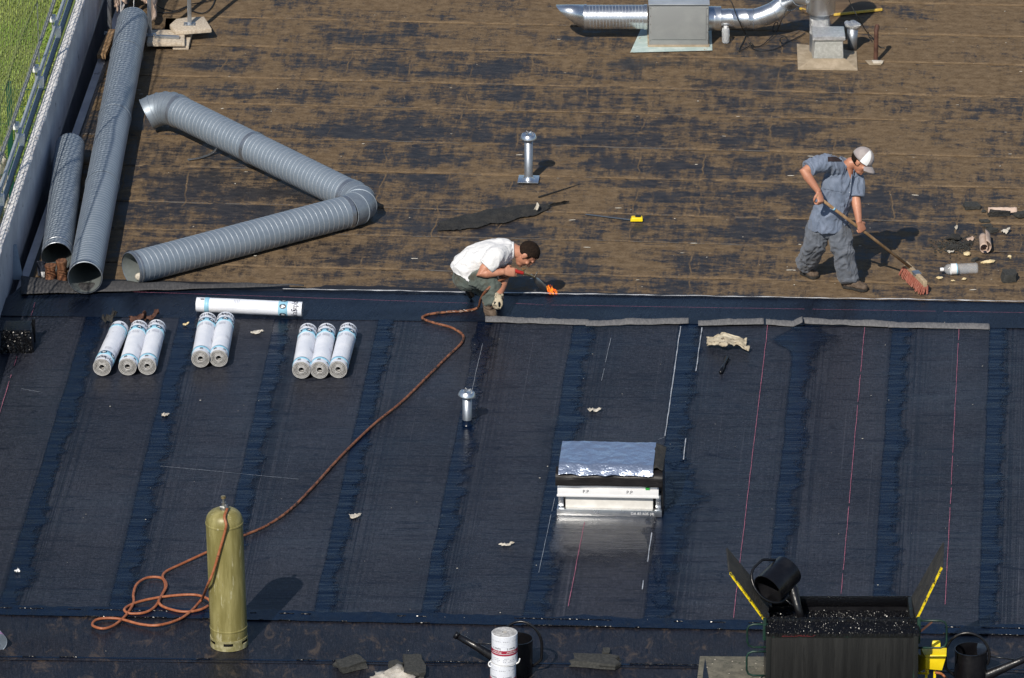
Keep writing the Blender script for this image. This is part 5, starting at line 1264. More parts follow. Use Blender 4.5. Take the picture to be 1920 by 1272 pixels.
# ------------------------------------------------------------------ skylight
A = G(1044, 967, ZM); B = G(1242, 971, ZM); A = V((A.x, A.y, .024)); ex = (V((B.x, B.y, .024)) - A); WS = ex.length; ex.normalize(); ey = V((-ex.y, ex.x, 0))
def K(x, y, z): return A + ex * x + ey * y + V((0, 0, z))
t = thing('skylight', 'white framed roof light with a foil faced felt over its lid', 'roof light', A)
def kb(mb, x0, x1, y0, y1, z0, z1): return mb.hexa([K(x0, y0, z0), K(x1, y0, z0), K(x1, y1, z0), K(x0, y1, z0), K(x0, y0, z1), K(x1, y0, z1), K(x1, y1, z1), K(x0, y1, z1)])
mb = MB(); kb(mb, .012, WS - .012, .12, .52, 0, .45); obj('curb', mb, 'tarpaint', t)
mb = MB(); kb(mb, 0, WS - .005, 0, .035, 0, .062); kb(mb, 0.0, .05, .035, .13, 0, .05); kb(mb, WS - .05, WS - .005, .035, .13, 0, .05); obj('metal_sill', mb, 'bright', t, bevel=.004)
mb = MB(); kb(mb, .05, WS - .05, .036, .12, .0, .0345); obj('sill_tray', mb, 'cream', t, bevel=.003)
mb = MB(); kb(mb, .075, WS - .085, .040, .10, .035, .183); obj('inner_panel', mb, 'cream', t, bevel=.004)
for x in (.012, WS - .06):
    mb = MB(); kb(mb, x, x + .045, .05, .105, .05, .189); obj('side_post', mb, 'bright', t, bevel=.003)
mb = MB(); kb(mb, .005, WS - .035, -.005, .10, .190, .262); kb(mb, .018, WS - .045, .012, .10, .2625, .315); kb(mb, .0, WS - .03, -.012, -.0055, .186, .208); obj('white_frame', mb, 'white', t, bevel=.005)
mb = MB(); kb(mb, WS - .15, WS - .115, -.0085, .01, .264, .282); m = Mat('green tag'); m.p(Base_Color=(.03, .32, .05), Roughness=.5); MT['greentag'] = m.m; obj('green_tag', mb, 'greentag', t)
tv, tf = text_pts('P.P', .045)
mb = MB()
for x in (.255, .64): mb.add([K(x + v.x, -.0075, .236 + v.y) for v in tv], tf)
obj('frame_print', mb, 'ink', t)
tv, tf = text_pts('DA 83 A35 (4)', .034); mb = MB(); mb.add([K(WS - .175 + v.x, -.0015, .03 + v.y) for v in tv], tf); obj('chalk_writing', mb, 'white', t)
def drape(i, j):
    x = -.012 + (WS + .010) * i
    y, z = [( .10, .428), (.02, .416), (-.014, .392), (-.026, .37), (-.022, .355), (-.034, .318), (-.028, .300)][int(round(j * 6))]
    k = noise.noise(V((x * 3, z * 8, 1))); 
    return K(x, y - .010 * k - .008 * noise.noise(V((x * 9, z * 30, 4))), z + .008 * noise.noise(V((x * 4, j * 3, 7))) * (1 if j > .3 else .2))
mb = MB(); mb.sheet(drape, 60, 6, lambda i, j: (i * .9, j * .3)); obj('black_apron', mb, 'apron', t, True)
def foil(i, j):
    f = max(0, .17 - j) / .17
    return K(.02 + (WS - .10) * i + .012 * (j - .5), -.026 + .526 * j - .012 * f * f + .012 * noise.noise(V((i * 3, 4, j))) * (1 if j in (0, 1) else 0), .472 + .028 * j - .062 * f ** 1.5 * (1 + .25 * noise.noise(V((i * 6, 3, 3)))) + .009 * noise.noise(V((i * 3, j * 2.2, 3))) + .006 * noise.noise(V((i * 11, j * 7, 5))))
mb = MB(); mb.sheet(foil, 90, 40); obj('foil_sheet', mb, 'foiltop', t, True)
mb = MB(); mb.sheet(lambda i, j: K(WS - .10 + .10 * i + .02 * j, .04 + .45 * j - .02 * i, .466 + .032 * j - .02 * i * i + .012 * noise.noise(V((i * 3, j * 4, 9)))), 10, 20); o = obj('felt_flap', mb, 'felt_strip', t, True); s2 = o.modifiers.new('t', 'SOLIDIFY'); s2.thickness = .006
mb = MB(); mb.hexa([K(WS - .012, .10, 0), K(WS + .008, .10, 0), K(WS + .008, .53, 0), K(WS - .012, .53, 0), K(WS - .012, .02, .44), K(WS - .004, .02, .44), K(WS + .0, .53, .44), K(WS - .012, .53, .44)]); obj('side_apron', mb, 'tarpaint', t)

# ------------------------------------------------------------------ gas bottle and hose
c = G(430, 1208, .02); c = V((c.x, c.y, .020)); t = thing('gas_bottle', 'tall olive green gas bottle standing on the lower felt', 'gas bottle', c)
rb = .157; HB = 1.235
lean = Matrix.Rotation(R(-1.3), 3, 'Y')
prof = [(rb * .93, .07), (rb, .12)] + [(rb, .165), (rb + .004, .168), (rb + .004, .178), (rb, .181)] + [(rb, HB - .115), (rb + .004, HB - .112), (rb + .004, HB - .100), (rb, HB - .097)]
for k in range(1, 11): a = k / 10 * math.pi / 2; prof.append((max(.03, rb * math.cos(a) ** .62), HB - .097 + .112 * math.sin(a)))
mb = MB(); mb.lathe(prof, 48, c, lean); obj('cylinder_body', mb, 'olive', t, 40)
mb = MB(); fr = rb + .003
n = 48; z0, z1, z2 = 0, .048, .090
for j in range(n):
    a0 = 2 * math.pi * j / n; a1 = 2 * math.pi * (j + 1) / n; slot = (j % 8) in (2, 3, 4, 5)
    def q(a, r, z): return c + lean @ V((r * math.cos(a), r * math.sin(a), z))
    rows = [(z0, z1 - .004 if slot else z2)] + ([(z2 - .018, z2)] if slot else [])
    for za, zb2 in rows:
        mb.add([q(a0, fr, za), q(a1, fr, za), q(a1, fr, zb2), q(a0, fr, zb2), q(a0, fr - .008, za), q(a1, fr - .008, za), q(a1, fr - .008, zb2), q(a0, fr - .008, zb2)], [(0, 1, 2, 3), (7, 6, 5, 4), (3, 2, 6, 7), (0, 4, 5, 1)])
obj('foot_ring', mb, 'olive_worn', t)
mb = MB(); mb.lathe([(rb * .9, .01), (rb * .9, .085)], 32, c, lean, False); obj('foot_shade_ring', mb, 'tarpaint', t)  # dark ring added behind the foot slots to stand for the shade inside
tp = c + lean @ V((0, 0, HB + .012))
mb = MB(); mb.lathe([(.034, 0), (.034, .016), (.022, .02), (.017, .05), (.021, .052), (.021, .066), (.012, .07), (.010, .10)], 16, tp, lean); mb.tube([tp + V((0, 0, .042)), tp + V((.035, -.03, .042))], .013, 10); obj('valve', mb, 'steel', t, 40)
mb = MB(); mb.lathe([(.012, .10), (.021, .103), (.021, .122), (.012, .126)], 10, tp, lean); obj('valve_wheel', mb, 'brass', t, 40)
mb = MB(); mb.tube([tp + V((.020, -.028, .042)), tp + V((.028, -.055, .030))], .017, 8); mb.tube([tp + V((-.03, -.01, .03)), tp + V((.03, -.02, .032))], .010, 8); obj('regulator', mb, 'steel', t, 40)
m = Mat('faded red paint'); m.p(Base_Color=(.34, .16, .07), Roughness=.5); MT['fadered'] = m.m
def Z1(x, y, z=.034): return G(x / 3.245, 880 + y / 3.245, z)
hp = [at(966, 512, G(905, 578).y - .15), at(952, 520, G(905, 578).y - .18), at(930, 530, G(905, 580).y - .22), at(912, 545, G(905, 584).y - .24)]
yk = G(905, 580).y
hp += [at(902, 560, yk - .2), G(896, 577, .05), G(876, 583, .034), G(845, 585, .034), G(815, 588, .034), G(797, 592, .034), G(793, 598, .034), G(815, 606, .034), G(845, 614, .034), G(863, 624, .034), G(869, 632, .034), G(864, 645, .034), G(840, 668, .034), G(800, 708, .034), G(752, 755, .034), G(700, 797, .034), G(640, 855, .034), G(590, 910, .034), G(545, 955, .034), G(500, 986, .034), G(456, 1005, .034), G(430, 1018, .034)]
hose_a = hp
loop = [(1260, 505), (1120, 570), (1015, 620), (990, 655), (1010, 690), (1012, 715), (988, 762), (945, 835), (880, 873), (790, 878), (757, 855), (795, 826), (890, 795), (1050, 770), (1185, 765), (1262, 788), (1278, 820), (1215, 856), (1115, 868), (1005, 842), (966, 808), (985, 765), (1006, 715), (985, 664), (900, 660), (835, 698), (812, 760), (812, 815), (765, 890), (690, 952), (620, 970), (562, 948), (600, 912), (720, 910), (850, 943), (960, 950), (1080, 918), (1160, 866), (1225, 795)]
pl = [Z1(x, y, .036 + .012 * ((i * 7) % 5 == 0)) for i, (x, y) in enumerate(loop)]
yb2 = c.y - rb - .02
gy0 = Z1(1225, 795).y
def tl(x, y, t): return at(x / 3.245, 880 + y / 3.245, gy0 + (yb2 - gy0) * t)
tail = [tl(1236, 775, .35), tl(1248, 745, .75), tl(1266, 700, .97), tl(1296, 630, 1.0), at(1335 / 3.245, 880 + 500 / 3.245, yb2), at(1366 / 3.245, 880 + 390 / 3.245, yb2), at(1376 / 3.245, 880 + 340 / 3.245, yb2 - .01), at(1366 / 3.245, 880 + 290 / 3.245, yb2 + .03), tp + V((.028, -.06, .022)), tp + V((.026, -.045, .034))]
H = thing('gas_hose', 'orange gas hose running from the gas bottle across the membrane to the torch', 'hose', G(430, 1018, .02))
mb = MB(); mb.tube(smoothpath(hose_a, 6), .0125, 8); obj('hose_run', mb, 'hose_dirty', H, True)
mb = MB(); mb.tube(smoothpath([hose_a[-1]] + pl + tail, 6), .0122, 8); obj('hose_coil', mb, 'hose', H, True)
mb = MB()
for k in range(7):
    p = G(838 + k * 7.6, 586 - k * .4, .045); mb.tube([p, p + V((random.uniform(-.04, .04), random.uniform(-.02, .02), random.uniform(.0, .012)))], .0018, 4)
obj('frayed_braid', mb, 'paper', H)

# ------------------------------------------------------------------ stacked short rolls and watering cans
def short_roll(c, rz, lab):
    t = thing('short_roll', lab, 'short roll', c, 'short white felt rolls stacked upright'); r, h = .108, .262
    mb = MB(); mb.lathe([(r, .003), (r, h - .003), (r - .003, h)], 44, c, caps=False); obj('wrapper', mb, 'white_roll', t, 40)
    prof = [(r - .003, h)]
    for q in range(9): a = r - .006 - q * .009; prof += [(a, h + .001), (a - .007, h + .001), (a - .008, h - .003)]
    mb = MB(); mb.lathe(prof + [(.024, h - .002), (.022, h - .08), (.001, h - .08)], 40, c, caps=False); mb.lathe([(.001, 0), (r - .002, 0)], 40, c, caps=False); obj('rolled_felt_end', mb, 'rollend', t, 30)
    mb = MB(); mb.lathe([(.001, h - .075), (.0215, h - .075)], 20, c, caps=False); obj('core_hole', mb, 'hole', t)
    mb = MB()
    def wrap(vs, z, a, rad): return [c + V((rad * math.sin(a + v.x / r), -rad * math.cos(a + v.x / r), z + v.y)) for v in vs]
    for z0, z1 in ((.108, .136), (.088, .1035)): mb.lathe([(r + .0012, z0), (r + .0012, z1)], 44, c, caps=False)
    obj('red_band', mb, 'red_print', t, True)
    tv, tf = text_pts('Parafor', .030); tv = [V((-v.x, -v.y, 0)) for v in tv]; mb = MB()
    for a in (-.95, .25, 1.5): mb.add(wrap(tv, .121, a + rz, r + .0024), tf)
    obj('white_lettering', mb, 'white', t)
    tv, tf = text_pts('Siplast 2', .024); tv = [V((-v.x, -v.y, 0)) for v in tv]; mb = MB()
    for a in (-.95, .25, 1.5): mb.add(wrap(tv, .152, a + rz, r + .0016), tf)
    obj('black_lettering', mb, 'ink', t)
    mb = MB(); r9 = random.Random(3)
    for a0 in (-1.1, .0, 1.0):
        for z in (.215, .06, .045, .03):
            x = -.045
            while x < .045:
                wl = r9.uniform(.004, .012)
                if r9.random() < .7: mb.add(wrap([V((x, 0, 0)), V((x + wl, 0, 0)), V((x + wl, .006, 0)), V((x, .006, 0))], z, a0 + rz, r + .0016), [(0, 1, 2, 3)])
                x += wl + .005
    obj('small_print', mb, 'greyink', t); return t
c = G(946, 1293, .02); short_roll(V((c.x - .012, c.y, .02)), .1, 'lower white roll of the stacked pair, cut off by the bottom edge'); short_roll(V((c.x, c.y, .286)), .3, 'upper white roll of the stacked pair, showing its felt end')
mb = MB(); p = V((c.x, c.y, .284)); mb.tube(smoothpath([p + V((-.108, -.03, .01)), p + V((-.128, -.03, 0)), p + V((-.132, -.03, -.025)), p + V((-.115, -.04, -.04))], 5), .006, 6); mb.tube(smoothpath([p + V((.095, -.05, -.005)), p + V((.118, -.05, .012)), p + V((.128, -.05, .045))], 5), .006, 6); mb.lathe([(.111, -.0035), (.113, 0), (.111, .0035)], 40, p, caps=False)
o = obj('tied_string', mb, 'white', None, True); tag(o, 'white string tied around the joint of the two stacked rolls', 'string')
def can(lab, M4, r=.135, h=.33, hoop=1.0, spout=(.42, .16)):
    t = thing('watering_can', lab, 'watering can', M4.translation, 'black tar smeared watering cans'); f = lambda q: M4 @ V(q); rot = M4.to_3x3()
    mb = MB(); mb.lathe([(r * .99, 0), (r, .02), (r, h - .012), (r + .005, h - .009), (r + .005, h), (r - .004, h), (r - .005, .02), (.001, .02)], 40, M4.translation, rot, False); mb.lathe([(.001, .002), (r * .98, .002)], 40, M4.translation, rot, False); obj('can_body', mb, 'tarpaint', t, 40)
    mb = MB(); mb.add([f((r * 1.0 * math.cos(a), r * math.sin(a), h + .002)) for a in [-1.15 + 2.3 * k / 14 for k in range(15)]] + [f((.35 * r, 0, h + .012))], [(k, k + 1, 15) for k in range(14)]); o = obj('rim_shield', mb, 'tarpaint', t); s2 = o.modifiers.new('t', 'SOLIDIFY'); s2.thickness = .004
    mb = MB(); mb.tube([f((r * .6, 0, .07)), f((r + .02, 0, .10)), f((r + spout[0] * .5, 0, .10 + spout[1] * .62)), f((r + spout[0] * .98, 0, .10 + spout[1] * 1.25))], [.050, .046, .034, .028], 16, caps=False); mb.tube([f((r + spout[0] * .96, 0, .10 + spout[1] * 1.22)), f((r + spout[0] * 1.02, 0, .10 + spout[1] * 1.32))], [.033, .034], 16, caps=False); o = obj('spout', mb, 'tarpaint', t, 40); s2 = o.modifiers.new('t', 'SOLIDIFY'); s2.thickness = .004
    mb = MB(); pts = []
    for k in range(19):
        a = -.35 + (math.pi + .75) * k / 18; pts.append(f((-.03 + (r + .045) * math.cos(a) * 1.02, 0, h - .06 + .205 * hoop * math.sin(a) - (.05 if a > math.pi else 0))))
    pts = [f((r * .99, 0, h - .14))] + pts + [f((-r * .98, 0, h - .25))]; mb.tube(smoothpath(pts, 3), .0125, 8); obj('handle', mb, 'tarpaint', t, True)
    mb = MB(); mb.tube([f((r, 0, h - .06)), f((r + spout[0] * .62, 0, .10 + spout[1] * .86))], .006, 6); obj('brace', mb, 'tarpaint', t, True)
    return t
c = G(1819, 1284, .02); can('black watering can standing at the lower right corner', Matrix.Translation((c.x, c.y, .02)) @ Matrix.Rotation(R(-4), 4, 'Z'))
c = G(971, 1262, .02); can('black watering can behind the stacked white rolls, spout to the left', Matrix.Translation((c.x, c.y, .02)) @ Matrix.Rotation(R(172), 4, 'Z'), .125, .32, 1.05, (.40, .17))

# ------------------------------------------------------------------ tar kettle
yf = G(1580, 1330, .02).y; HK = at(1580, 1182, yf).z; xl = at(1438, 1190, yf).x; xr = at(1721, 1190, yf).x; KD = .64; T_ = .02
t = thing('tar_kettle', 'black tar kettle with two open lids, full of hot tar', 'tar kettle', ((xl + xr) / 2, yf + KD / 2, 0))
LD = .20
def bx(mb, x0, x1, y0, y1, z0, z1): return mb.hexa([V((x0, y0, z0)), V((x1, y0, z0)), V((x1, y1, z0)), V((x0, y1, z0)), V((x0, y0, z1)), V((x1, y0, z1)), V((x1, y1, z1)), V((x0, y1, z1))])
mb = MB(); bx(mb, xl, xr, yf, yf + .02, .06, HK - .035); obj('front_wall', mb, 'kettle', t, bevel=.004)
mb = MB(); bx(mb, xr - .035, xr + .006, yf - .008, yf + .03, .06, HK - .03); bx(mb, xl - .006, xl + .035, yf - .008, yf + .03, .06, HK - .03); obj('corner_strip', mb, 'kettle_green', t, bevel=.003)
mb = MB(); bx(mb, xl + .01, xr - .01, yf - .006, yf - .001, HK - .066, HK - .036); obj('top_rail', mb, 'kettle_green', t, bevel=.002)
m = Mat('dull red paint'); m.p(Base_Color=(.10, .012, .014), Roughness=.5); MT['dullred'] = m.m
mb = MB(); bx(mb, xl + .12, xl + .40, yf - .010, yf - .0065, HK - .055, HK - .04); obj('red_streak', mb, 'dullred', t)
for sx, nm in ((xl, 'l'), (xr - T_, 'r')):
    mb = MB(); bx(mb, sx, sx + T_, yf + .021, yf + KD - .021, .06, HK - .01); obj('side_wall', mb, 'tarpaint', t)
mb = MB(); bx(mb, xl, xr, yf + KD - .02, yf + KD, .06, HK + .02); obj('back_wall', mb, 'tarpaint', t, bevel=.004)
mb = MB(); bx(mb, xl + T_, xr - T_, yf + .02, yf + KD - .02, .10, .13); obj('floor_pan', mb, 'tarpaint', t)
for sx in (xl + .05, xr - .05):
    for sy in (yf + .06, yf + KD - .06):
        mb = MB(); bx(mb, sx - .025, sx + .025, sy - .025, sy + .025, .018, .06); obj('foot', mb, 'tarpaint', t)
mb = MB(); facet_sheet(mb, lambda i, j: V((xl - .012 + (xr - xl + .024) * i, yf - .012 + LD * j, HK - .030 + .045 * j ** .8 + .006 * noise.noise(V((i * 30, j * 8, 2))) + (.016 if j > .86 else 0) - (.02 if j == 0 else 0))), 260, 40, .0034, 3); obj('tar_ledge', mb, 'tar_facet', t, False)
mb = MB(); facet_sheet(mb, lambda i, j: V((xl + T_ + (xr - xl - 2 * T_) * i, yf + LD - .02 + (KD - LD) * j, HK - .105 + .012 * noise.noise(V((i * 9, j * 4, 1))) + .012 * noise.noise(V((i * 34, j * 14, 7))))), 260, 90, .0048, 5); obj('hot_tar', mb, 'tar_facet', t, False)
mb = MB(); bx(mb, xl + .03, xr - .03, yf + KD - .034, yf + KD - .0205, HK - .06, HK + .032); obj('back_rim', mb, 'tar', t, bevel=.008)
mb = MB(); bx(mb, xr - .055, xr - .022, yf + LD, yf + KD - .035, HK - .08, HK + .03); obj('side_rim', mb, 'kettle_green', t, bevel=.006)
y1 = yf + LD + .01; y2 = yf + KD - .03
def lid(pf, pt, ptb, pbb, side):
    a = at(*pf, y1); b_ = at(*pt, y1); c_ = at(*ptb, y2); d_ = at(*pbb, y2)
    nrm = (b_ - a).cross(d_ - a).normalized() * .016
    mb = MB(); mb.hexa([a, b_, c_, d_, a + nrm, b_ + nrm, c_ + nrm, d_ + nrm]); o = obj('lid', mb, 'felt_strip', t, bevel=.004)
    mb = MB(); dd = (b_ - a)
    n_ = 14
    for k in range(n_):
        p, q = a + dd * (k / n_) * .97, a + dd * ((k + 1) / n_) * .97; off = V((0, -.008, 0)) + nrm * .5
        mb.bar(p + off, q + off, .034 + .006 * noise.noise(V((k * 1.3, 2, 1))), .014, nrm)
    obj('yellow_edge', mb, 'yellow_edge', o, bevel=.002)
    for f_ in (.25, .75):
        mb = MB(); p = a.lerp(d_, f_); mb.tube([p - V((0, .03, 0)), p + V((0, .03, 0))], .016, 10); obj('hinge', mb, 'kettle', o)
    return o
lid((1437, 1164), (1368, 1070), (1364, 1027), (1446, 1126), -1)
lid((1717, 1168), (1769, 1061), (1771, 1018), (1708, 1127), 1)
def handle(x0, x1, ya, yb_, Y, mat='green_paint'):
    P = [at(x0, ya, Y), at(x1, ya, Y), at(x1, yb_, Y), at(x0, yb_, Y)]; mb = MB(); r = .05; pts = [P[0]]
    for k in (1, 2):
        a, b_, c_ = P[k - 1], P[k], P[k + 1]; pts += [b_ + (a - b_).normalized() * r, b_ + (a - b_).normalized() * r * .3 + (c_ - b_).normalized() * r * .3, b_ + (c_ - b_).normalized() * r]
    pts.append(P[3]); mb.tube(pts, .0088, 10); return obj('handle', mb, mat, t, True)
handle(1720, 1775, 1164, 1215, yf + .12); handle(1440, 1401, 1171, 1214, yf + .12); handle(1440, 1400, 1222, 1267, yf + .04)
a = at(1724, 1186, yf + .12); b_ = at(1748, 1166, yf + .12); mb = MB(); mb.bar(a, b_, .02, .012); obj('handle_brace', mb, 'rust', t)
mb = MB(); bx(mb, xr, xr + .028, yf + .10, yf + .14, HK - .17, HK + .06); bx(mb, xl - .03, xl - .002, yf + .10, yf + .14, HK - .14, HK + .05); obj('lid_stop', mb, 'green_paint', t, bevel=.004)
# can tipped into the kettle
axis = V((-.19, -.22, -.10)).normalized(); rim = at(1440, 1106, yf + LD + .14)
zx = V((.55, -.35, -.75)); zx = (zx - axis * zx.dot(axis)).normalized(); zy = axis.cross(zx)
M4 = Matrix.Translation(rim - axis * .28) @ basis(zx, zy, axis).to_4x4()
can('black watering can tipped over into the tar kettle', M4, .136, .28, .75, (.25, .10))
# yellow steel box beside the kettle
def Z6(x, y): return (1640 + x / 6.857, 1100 + y / 6.857)
Yy = yf + .30
t = thing('yellow_box', 'bright yellow steel box crossed by handle shadows right of the kettle', 'steel box', at(*Z6(780, 1110), Yy))
f = lambda x, y, dy=0: at(*Z6(x, y), Yy + dy)
mb = MB(); a, b_, c_, d_ = f(652, 1062), f(866, 1082), f(918, 912), f(652, 912)
a2, b2, c2, d2 = [q + V((-.03, .20, 0)) for q in (a, b_, c_, d_)]
mb.hexa([a, b_, b2, a2, d_, c_, c2, d2]); obj('box_front', mb, 'yellow', t, bevel=.006)
mb = MB(); e0, e1 = f(652, 905, -.004), f(922, 905, -.004); g0, g1 = f(690, 802, .13), f(928, 812, .13); up = V((0, .01, .012)); mb.hexa([e0, e1, g1, g0, e0 + up, e1 + up, g1 + up, g0 + up]); obj('sloping_lid', mb, 'yellow', t, bevel=.004)
mb = MB(); e0, e1 = f(728, 780, .10), f(845, 780, .10); g0, g1 = f(738, 706, .12), f(845, 706, .12); up = V((0, .02, 0)); mb.hexa([e0, e1, e1 + up, e0 + up, g0, g1, g1 + up, g0 + up]); obj('top_tab', mb, 'yellow', t, bevel=.003)
mb = MB(); e0, e1, g0, g1 = f(560, 1110, .10), f(650, 1065, .004), f(560, 880, .16), f(650, 912, .004); up = V((0, .02, 0)); mb.hexa([e0, e1, e1 + up, e0 + up, g0, g1, g1 + up, g0 + up]); mb.bar(f(556, 1112, .09), f(690, 1116, .0), .02, .02); mb.bar(f(682, 1070, .0), f(682, 1118, .0), .018, .018); obj('side_plate', mb, 'yellow', t, bevel=.003)
mb = MB(); q = f(756, 1095, .05)
for sx in (.0, .07): mb.bar(q + V((sx - .06, 0, .03)), V((q.x + sx - .06, q.y, .018)), .02, .02)
obj('stand_leg', mb, 'yellow', t)
cable([at(*Z6(780, 1108), Yy - .02), at(*Z6(850, 1120), Yy - .05), at(*Z6(900, 1160), Yy - .10), G(*Z6(935, 1210), .03), G(*Z6(960, 1300), .03)], .011, 'orange hose end dropping from the yellow box', 'hose', name='hose_end')
# lichened slab at the left of the kettle
P = [G(*q, .12) for q in ((1312, 1230), (1438, 1231), (1440, 1300), (1304, 1300))]; t = thing('stained_slab', 'lichen stained concrete slab with a tar streak left of the kettle', 'slab', (P[0].x, P[0].y, .02)); mb = MB(); mb.slab(P, .10); obj('slab', mb, 'slabgrey', t, bevel=.008)
mb = MB(); mb.add([G(1322, 1234, .1225), G(1334, 1300, .1225), G(1316, 1300, .1225), G(1318, 1262, .1225)], [(0, 3, 2, 1)]); obj('tar_streak', mb, 'tarpaint', t)
mb = MB(); r7 = random.Random(8)
for k in range(22):
    q = G(r7.uniform(1312, 1432), r7.uniform(1236, 1296), .121); s = r7.uniform(.002, .0055); mb.ellip(q, (V((s * 1.4, 0, 0)), V((0, s, 0)), V((0, 0, s * .5))), 6, 4)
obj('lichen_dots', mb, 'paper', t, kind='stuff')

# ------------------------------------------------------------------ people
def ring_of(c, side, fwd, w_, d_): return (V(c), V(side) * w_, V(fwd) * d_)
def head(mb, c, f, up, k=1.0):
    """c: centre of the skull; f: face direction; up: crown direction"""
    f = V(f).normalized(); up = V(up); up = (up - f * up.dot(f)).normalized(); s = f.cross(up)
    E = lambda a, b, d, q: mb.ellip(c + (s * q[0] + f * q[1] + up * q[2]) * k, (s * a * k, f * b * k, up * d * k), 18, 12)
    E(.076, .093, .088, (0, -.006, .022)); E(.063, .070, .085, (0, .022, -.036)); E(.046, .040, .036, (0, .046, -.092)); E(.026, .020, .018, (0, .076, -.104))
    E(.058, .022, .014, (0, .078, .020)); E(.028, .022, .02, (.036, .064, -.028)); E(.028, .022, .02, (-.036, .064, -.028))
    E(.0125, .018, .030, (0, .092, -.018)); E(.018, .020, .013, (0, .102, -.040)); E(.024, .010, .007, (0, .084, -.066)); E(.022, .010, .008, (0, .083, -.080))
    for q in (-1, 1): E(.010, .022, .032, (q * .076, -.008, -.012)); E(.012, .012, .012, (q * .074, .0, -.034))
    return s, f, up
def eyes(par, c, f, up, s, k=1.0):
    mb = MB()
    for q in (-1, 1): mb.ellip(c + (s * q * .031 + f * .078 + up * .0) * k, (s * .009, f * .006, up * .005), 10, 7)
    obj('eye', mb, 'hair', par, True)
    mb = MB()
    for q in (-1, 1): mb.tube([c + (s * q * .014 + f * .096 + up * .024) * k, c + (s * q * .034 + f * .094 + up * .030) * k, c + (s * q * .054 + f * .080 + up * .022) * k], [.003, .004, .003], 6, round_caps=True)
    obj('eyebrow', mb, 'hair', par, True)
def hand(mb, wrist, knuck, normal, thumb_side, curl=(35, 55, 40), k=1.0, spread=.0, tip=None):
    """wrist -> knuckle line centre; normal points out of the palm; fingers curl towards it"""
    wrist = V(wrist); knuck = V(knuck); d = (knuck - wrist).normalized(); n_ = V(normal); n_ = (n_ - d * n_.dot(d)).normalized(); s = d.cross(n_) * thumb_side
    L = .092 * k; kn = wrist + d * L
    mb.loft([(wrist - d * .02, s * .026 * k, n_ * .019 * k), (wrist + d * .012, s * .031 * k, n_ * .019 * k), (wrist + d * L * .55, s * .041 * k, n_ * .018 * k), (wrist + d * L * .96, s * .041 * k, n_ * .014 * k), (wrist + d * (L + .006), s * .034 * k, n_ * .008 * k)], 16)
    for q, (off, ln) in enumerate(((.030, .072), (.0105, .080), (-.0095, .074), (-.029, .058))):
        p = kn + s * off * k - d * .012; dd = (d + s * (off * spread * 10)).normalized(); pts = [p]; a = 0
        for seg, fr in enumerate((.46, .30, .24)):
            a += R(curl[seg] + (2 - q) * 2); v = dd * math.cos(a) + n_ * math.sin(a); p = p + v * ln * 1.12 * fr * k; pts.append(p)
        mb.tube(pts, [.0098 * k, .0092 * k, .0082 * k, .0068 * k], 10, round_caps=True)
    p0 = wrist + d * .018 + s * .026 * k; p1 = wrist + d * .042 + s * .050 * k + n_ * .012; p2 = wrist + d * .066 + s * .052 * k + n_ * .034; p3 = wrist + d * .080 + s * .040 * k + n_ * .048
    mb.tube([p0, p1, p2, p3], [.014 * k, .0125 * k, .0105 * k, .008 * k], 10, round_caps=True)
def shoe(par, heel, toe, up=V((0, 0, 1)), k=1.0, seed=0):
    heel = V(heel); toe = V(toe); d = (toe - heel).normalized(); up = (up - d * up.dot(d)).normalized(); s = d.cross(up); L = (toe - heel).length
    R_ = lambda t, w_, h, z: (heel + d * L * t + up * z, s * w_ * k, up * h * k)
    mb = MB(); mb.loft([R_(-.02, .018, .02, .045), R_(.02, .034, .038, .048), (R_(.15, .040, .046, .055)), R_(.35, .041, .046, .056), R_(.55, .046, .038, .047), R_(.75, .051, .030, .040), R_(.90, .044, .026, .036), R_(.985, .024, .017, .030)], 18)
    mb.tube([heel + d * L * .20 + up * .05, heel + d * L * .20 + up * .10, heel + d * L * .18 + up * .155], [.044, .043, .050], 16)
    b = solid('boot', mb, 'boot', par, .006, 3, .009, 17, seed=seed, fine=.002)
    mb = MB(); out = [(-.03, .02), (.0, .036), (.2, .040), (.4, .037), (.6, .047), (.78, .053), (.93, .044), (1.01, .022)]
    top = [heel + d * L * t + s * w_ * k + up * .026 for t, w_ in out] + [heel + d * L * t - s * w_ * k + up * .026 for t, w_ in out[::-1]]
    lo = [q - up * .026 for q in top]; n = len(top); mb.add(top + lo, [tuple(range(n)), tuple(range(2 * n - 1, n - 1, -1))] + [(i, (i + 1) % n, (i + 1) % n + n, i + n) for i in range(n)]); obj('sole', mb, 'boot_dark', b, bevel=.004)
    mb = MB()
    for q in range(5):
        t = .34 + q * .065; z = .104 - q * .009
        mb.tube([heel + d * L * t + up * (z - .012) + s * .028, heel + d * L * (t + .02) + up * (z + .004), heel + d * L * t + up * (z - .012) - s * .028], .0045, 5)
    obj('lace', mb, 'cardboard', b)

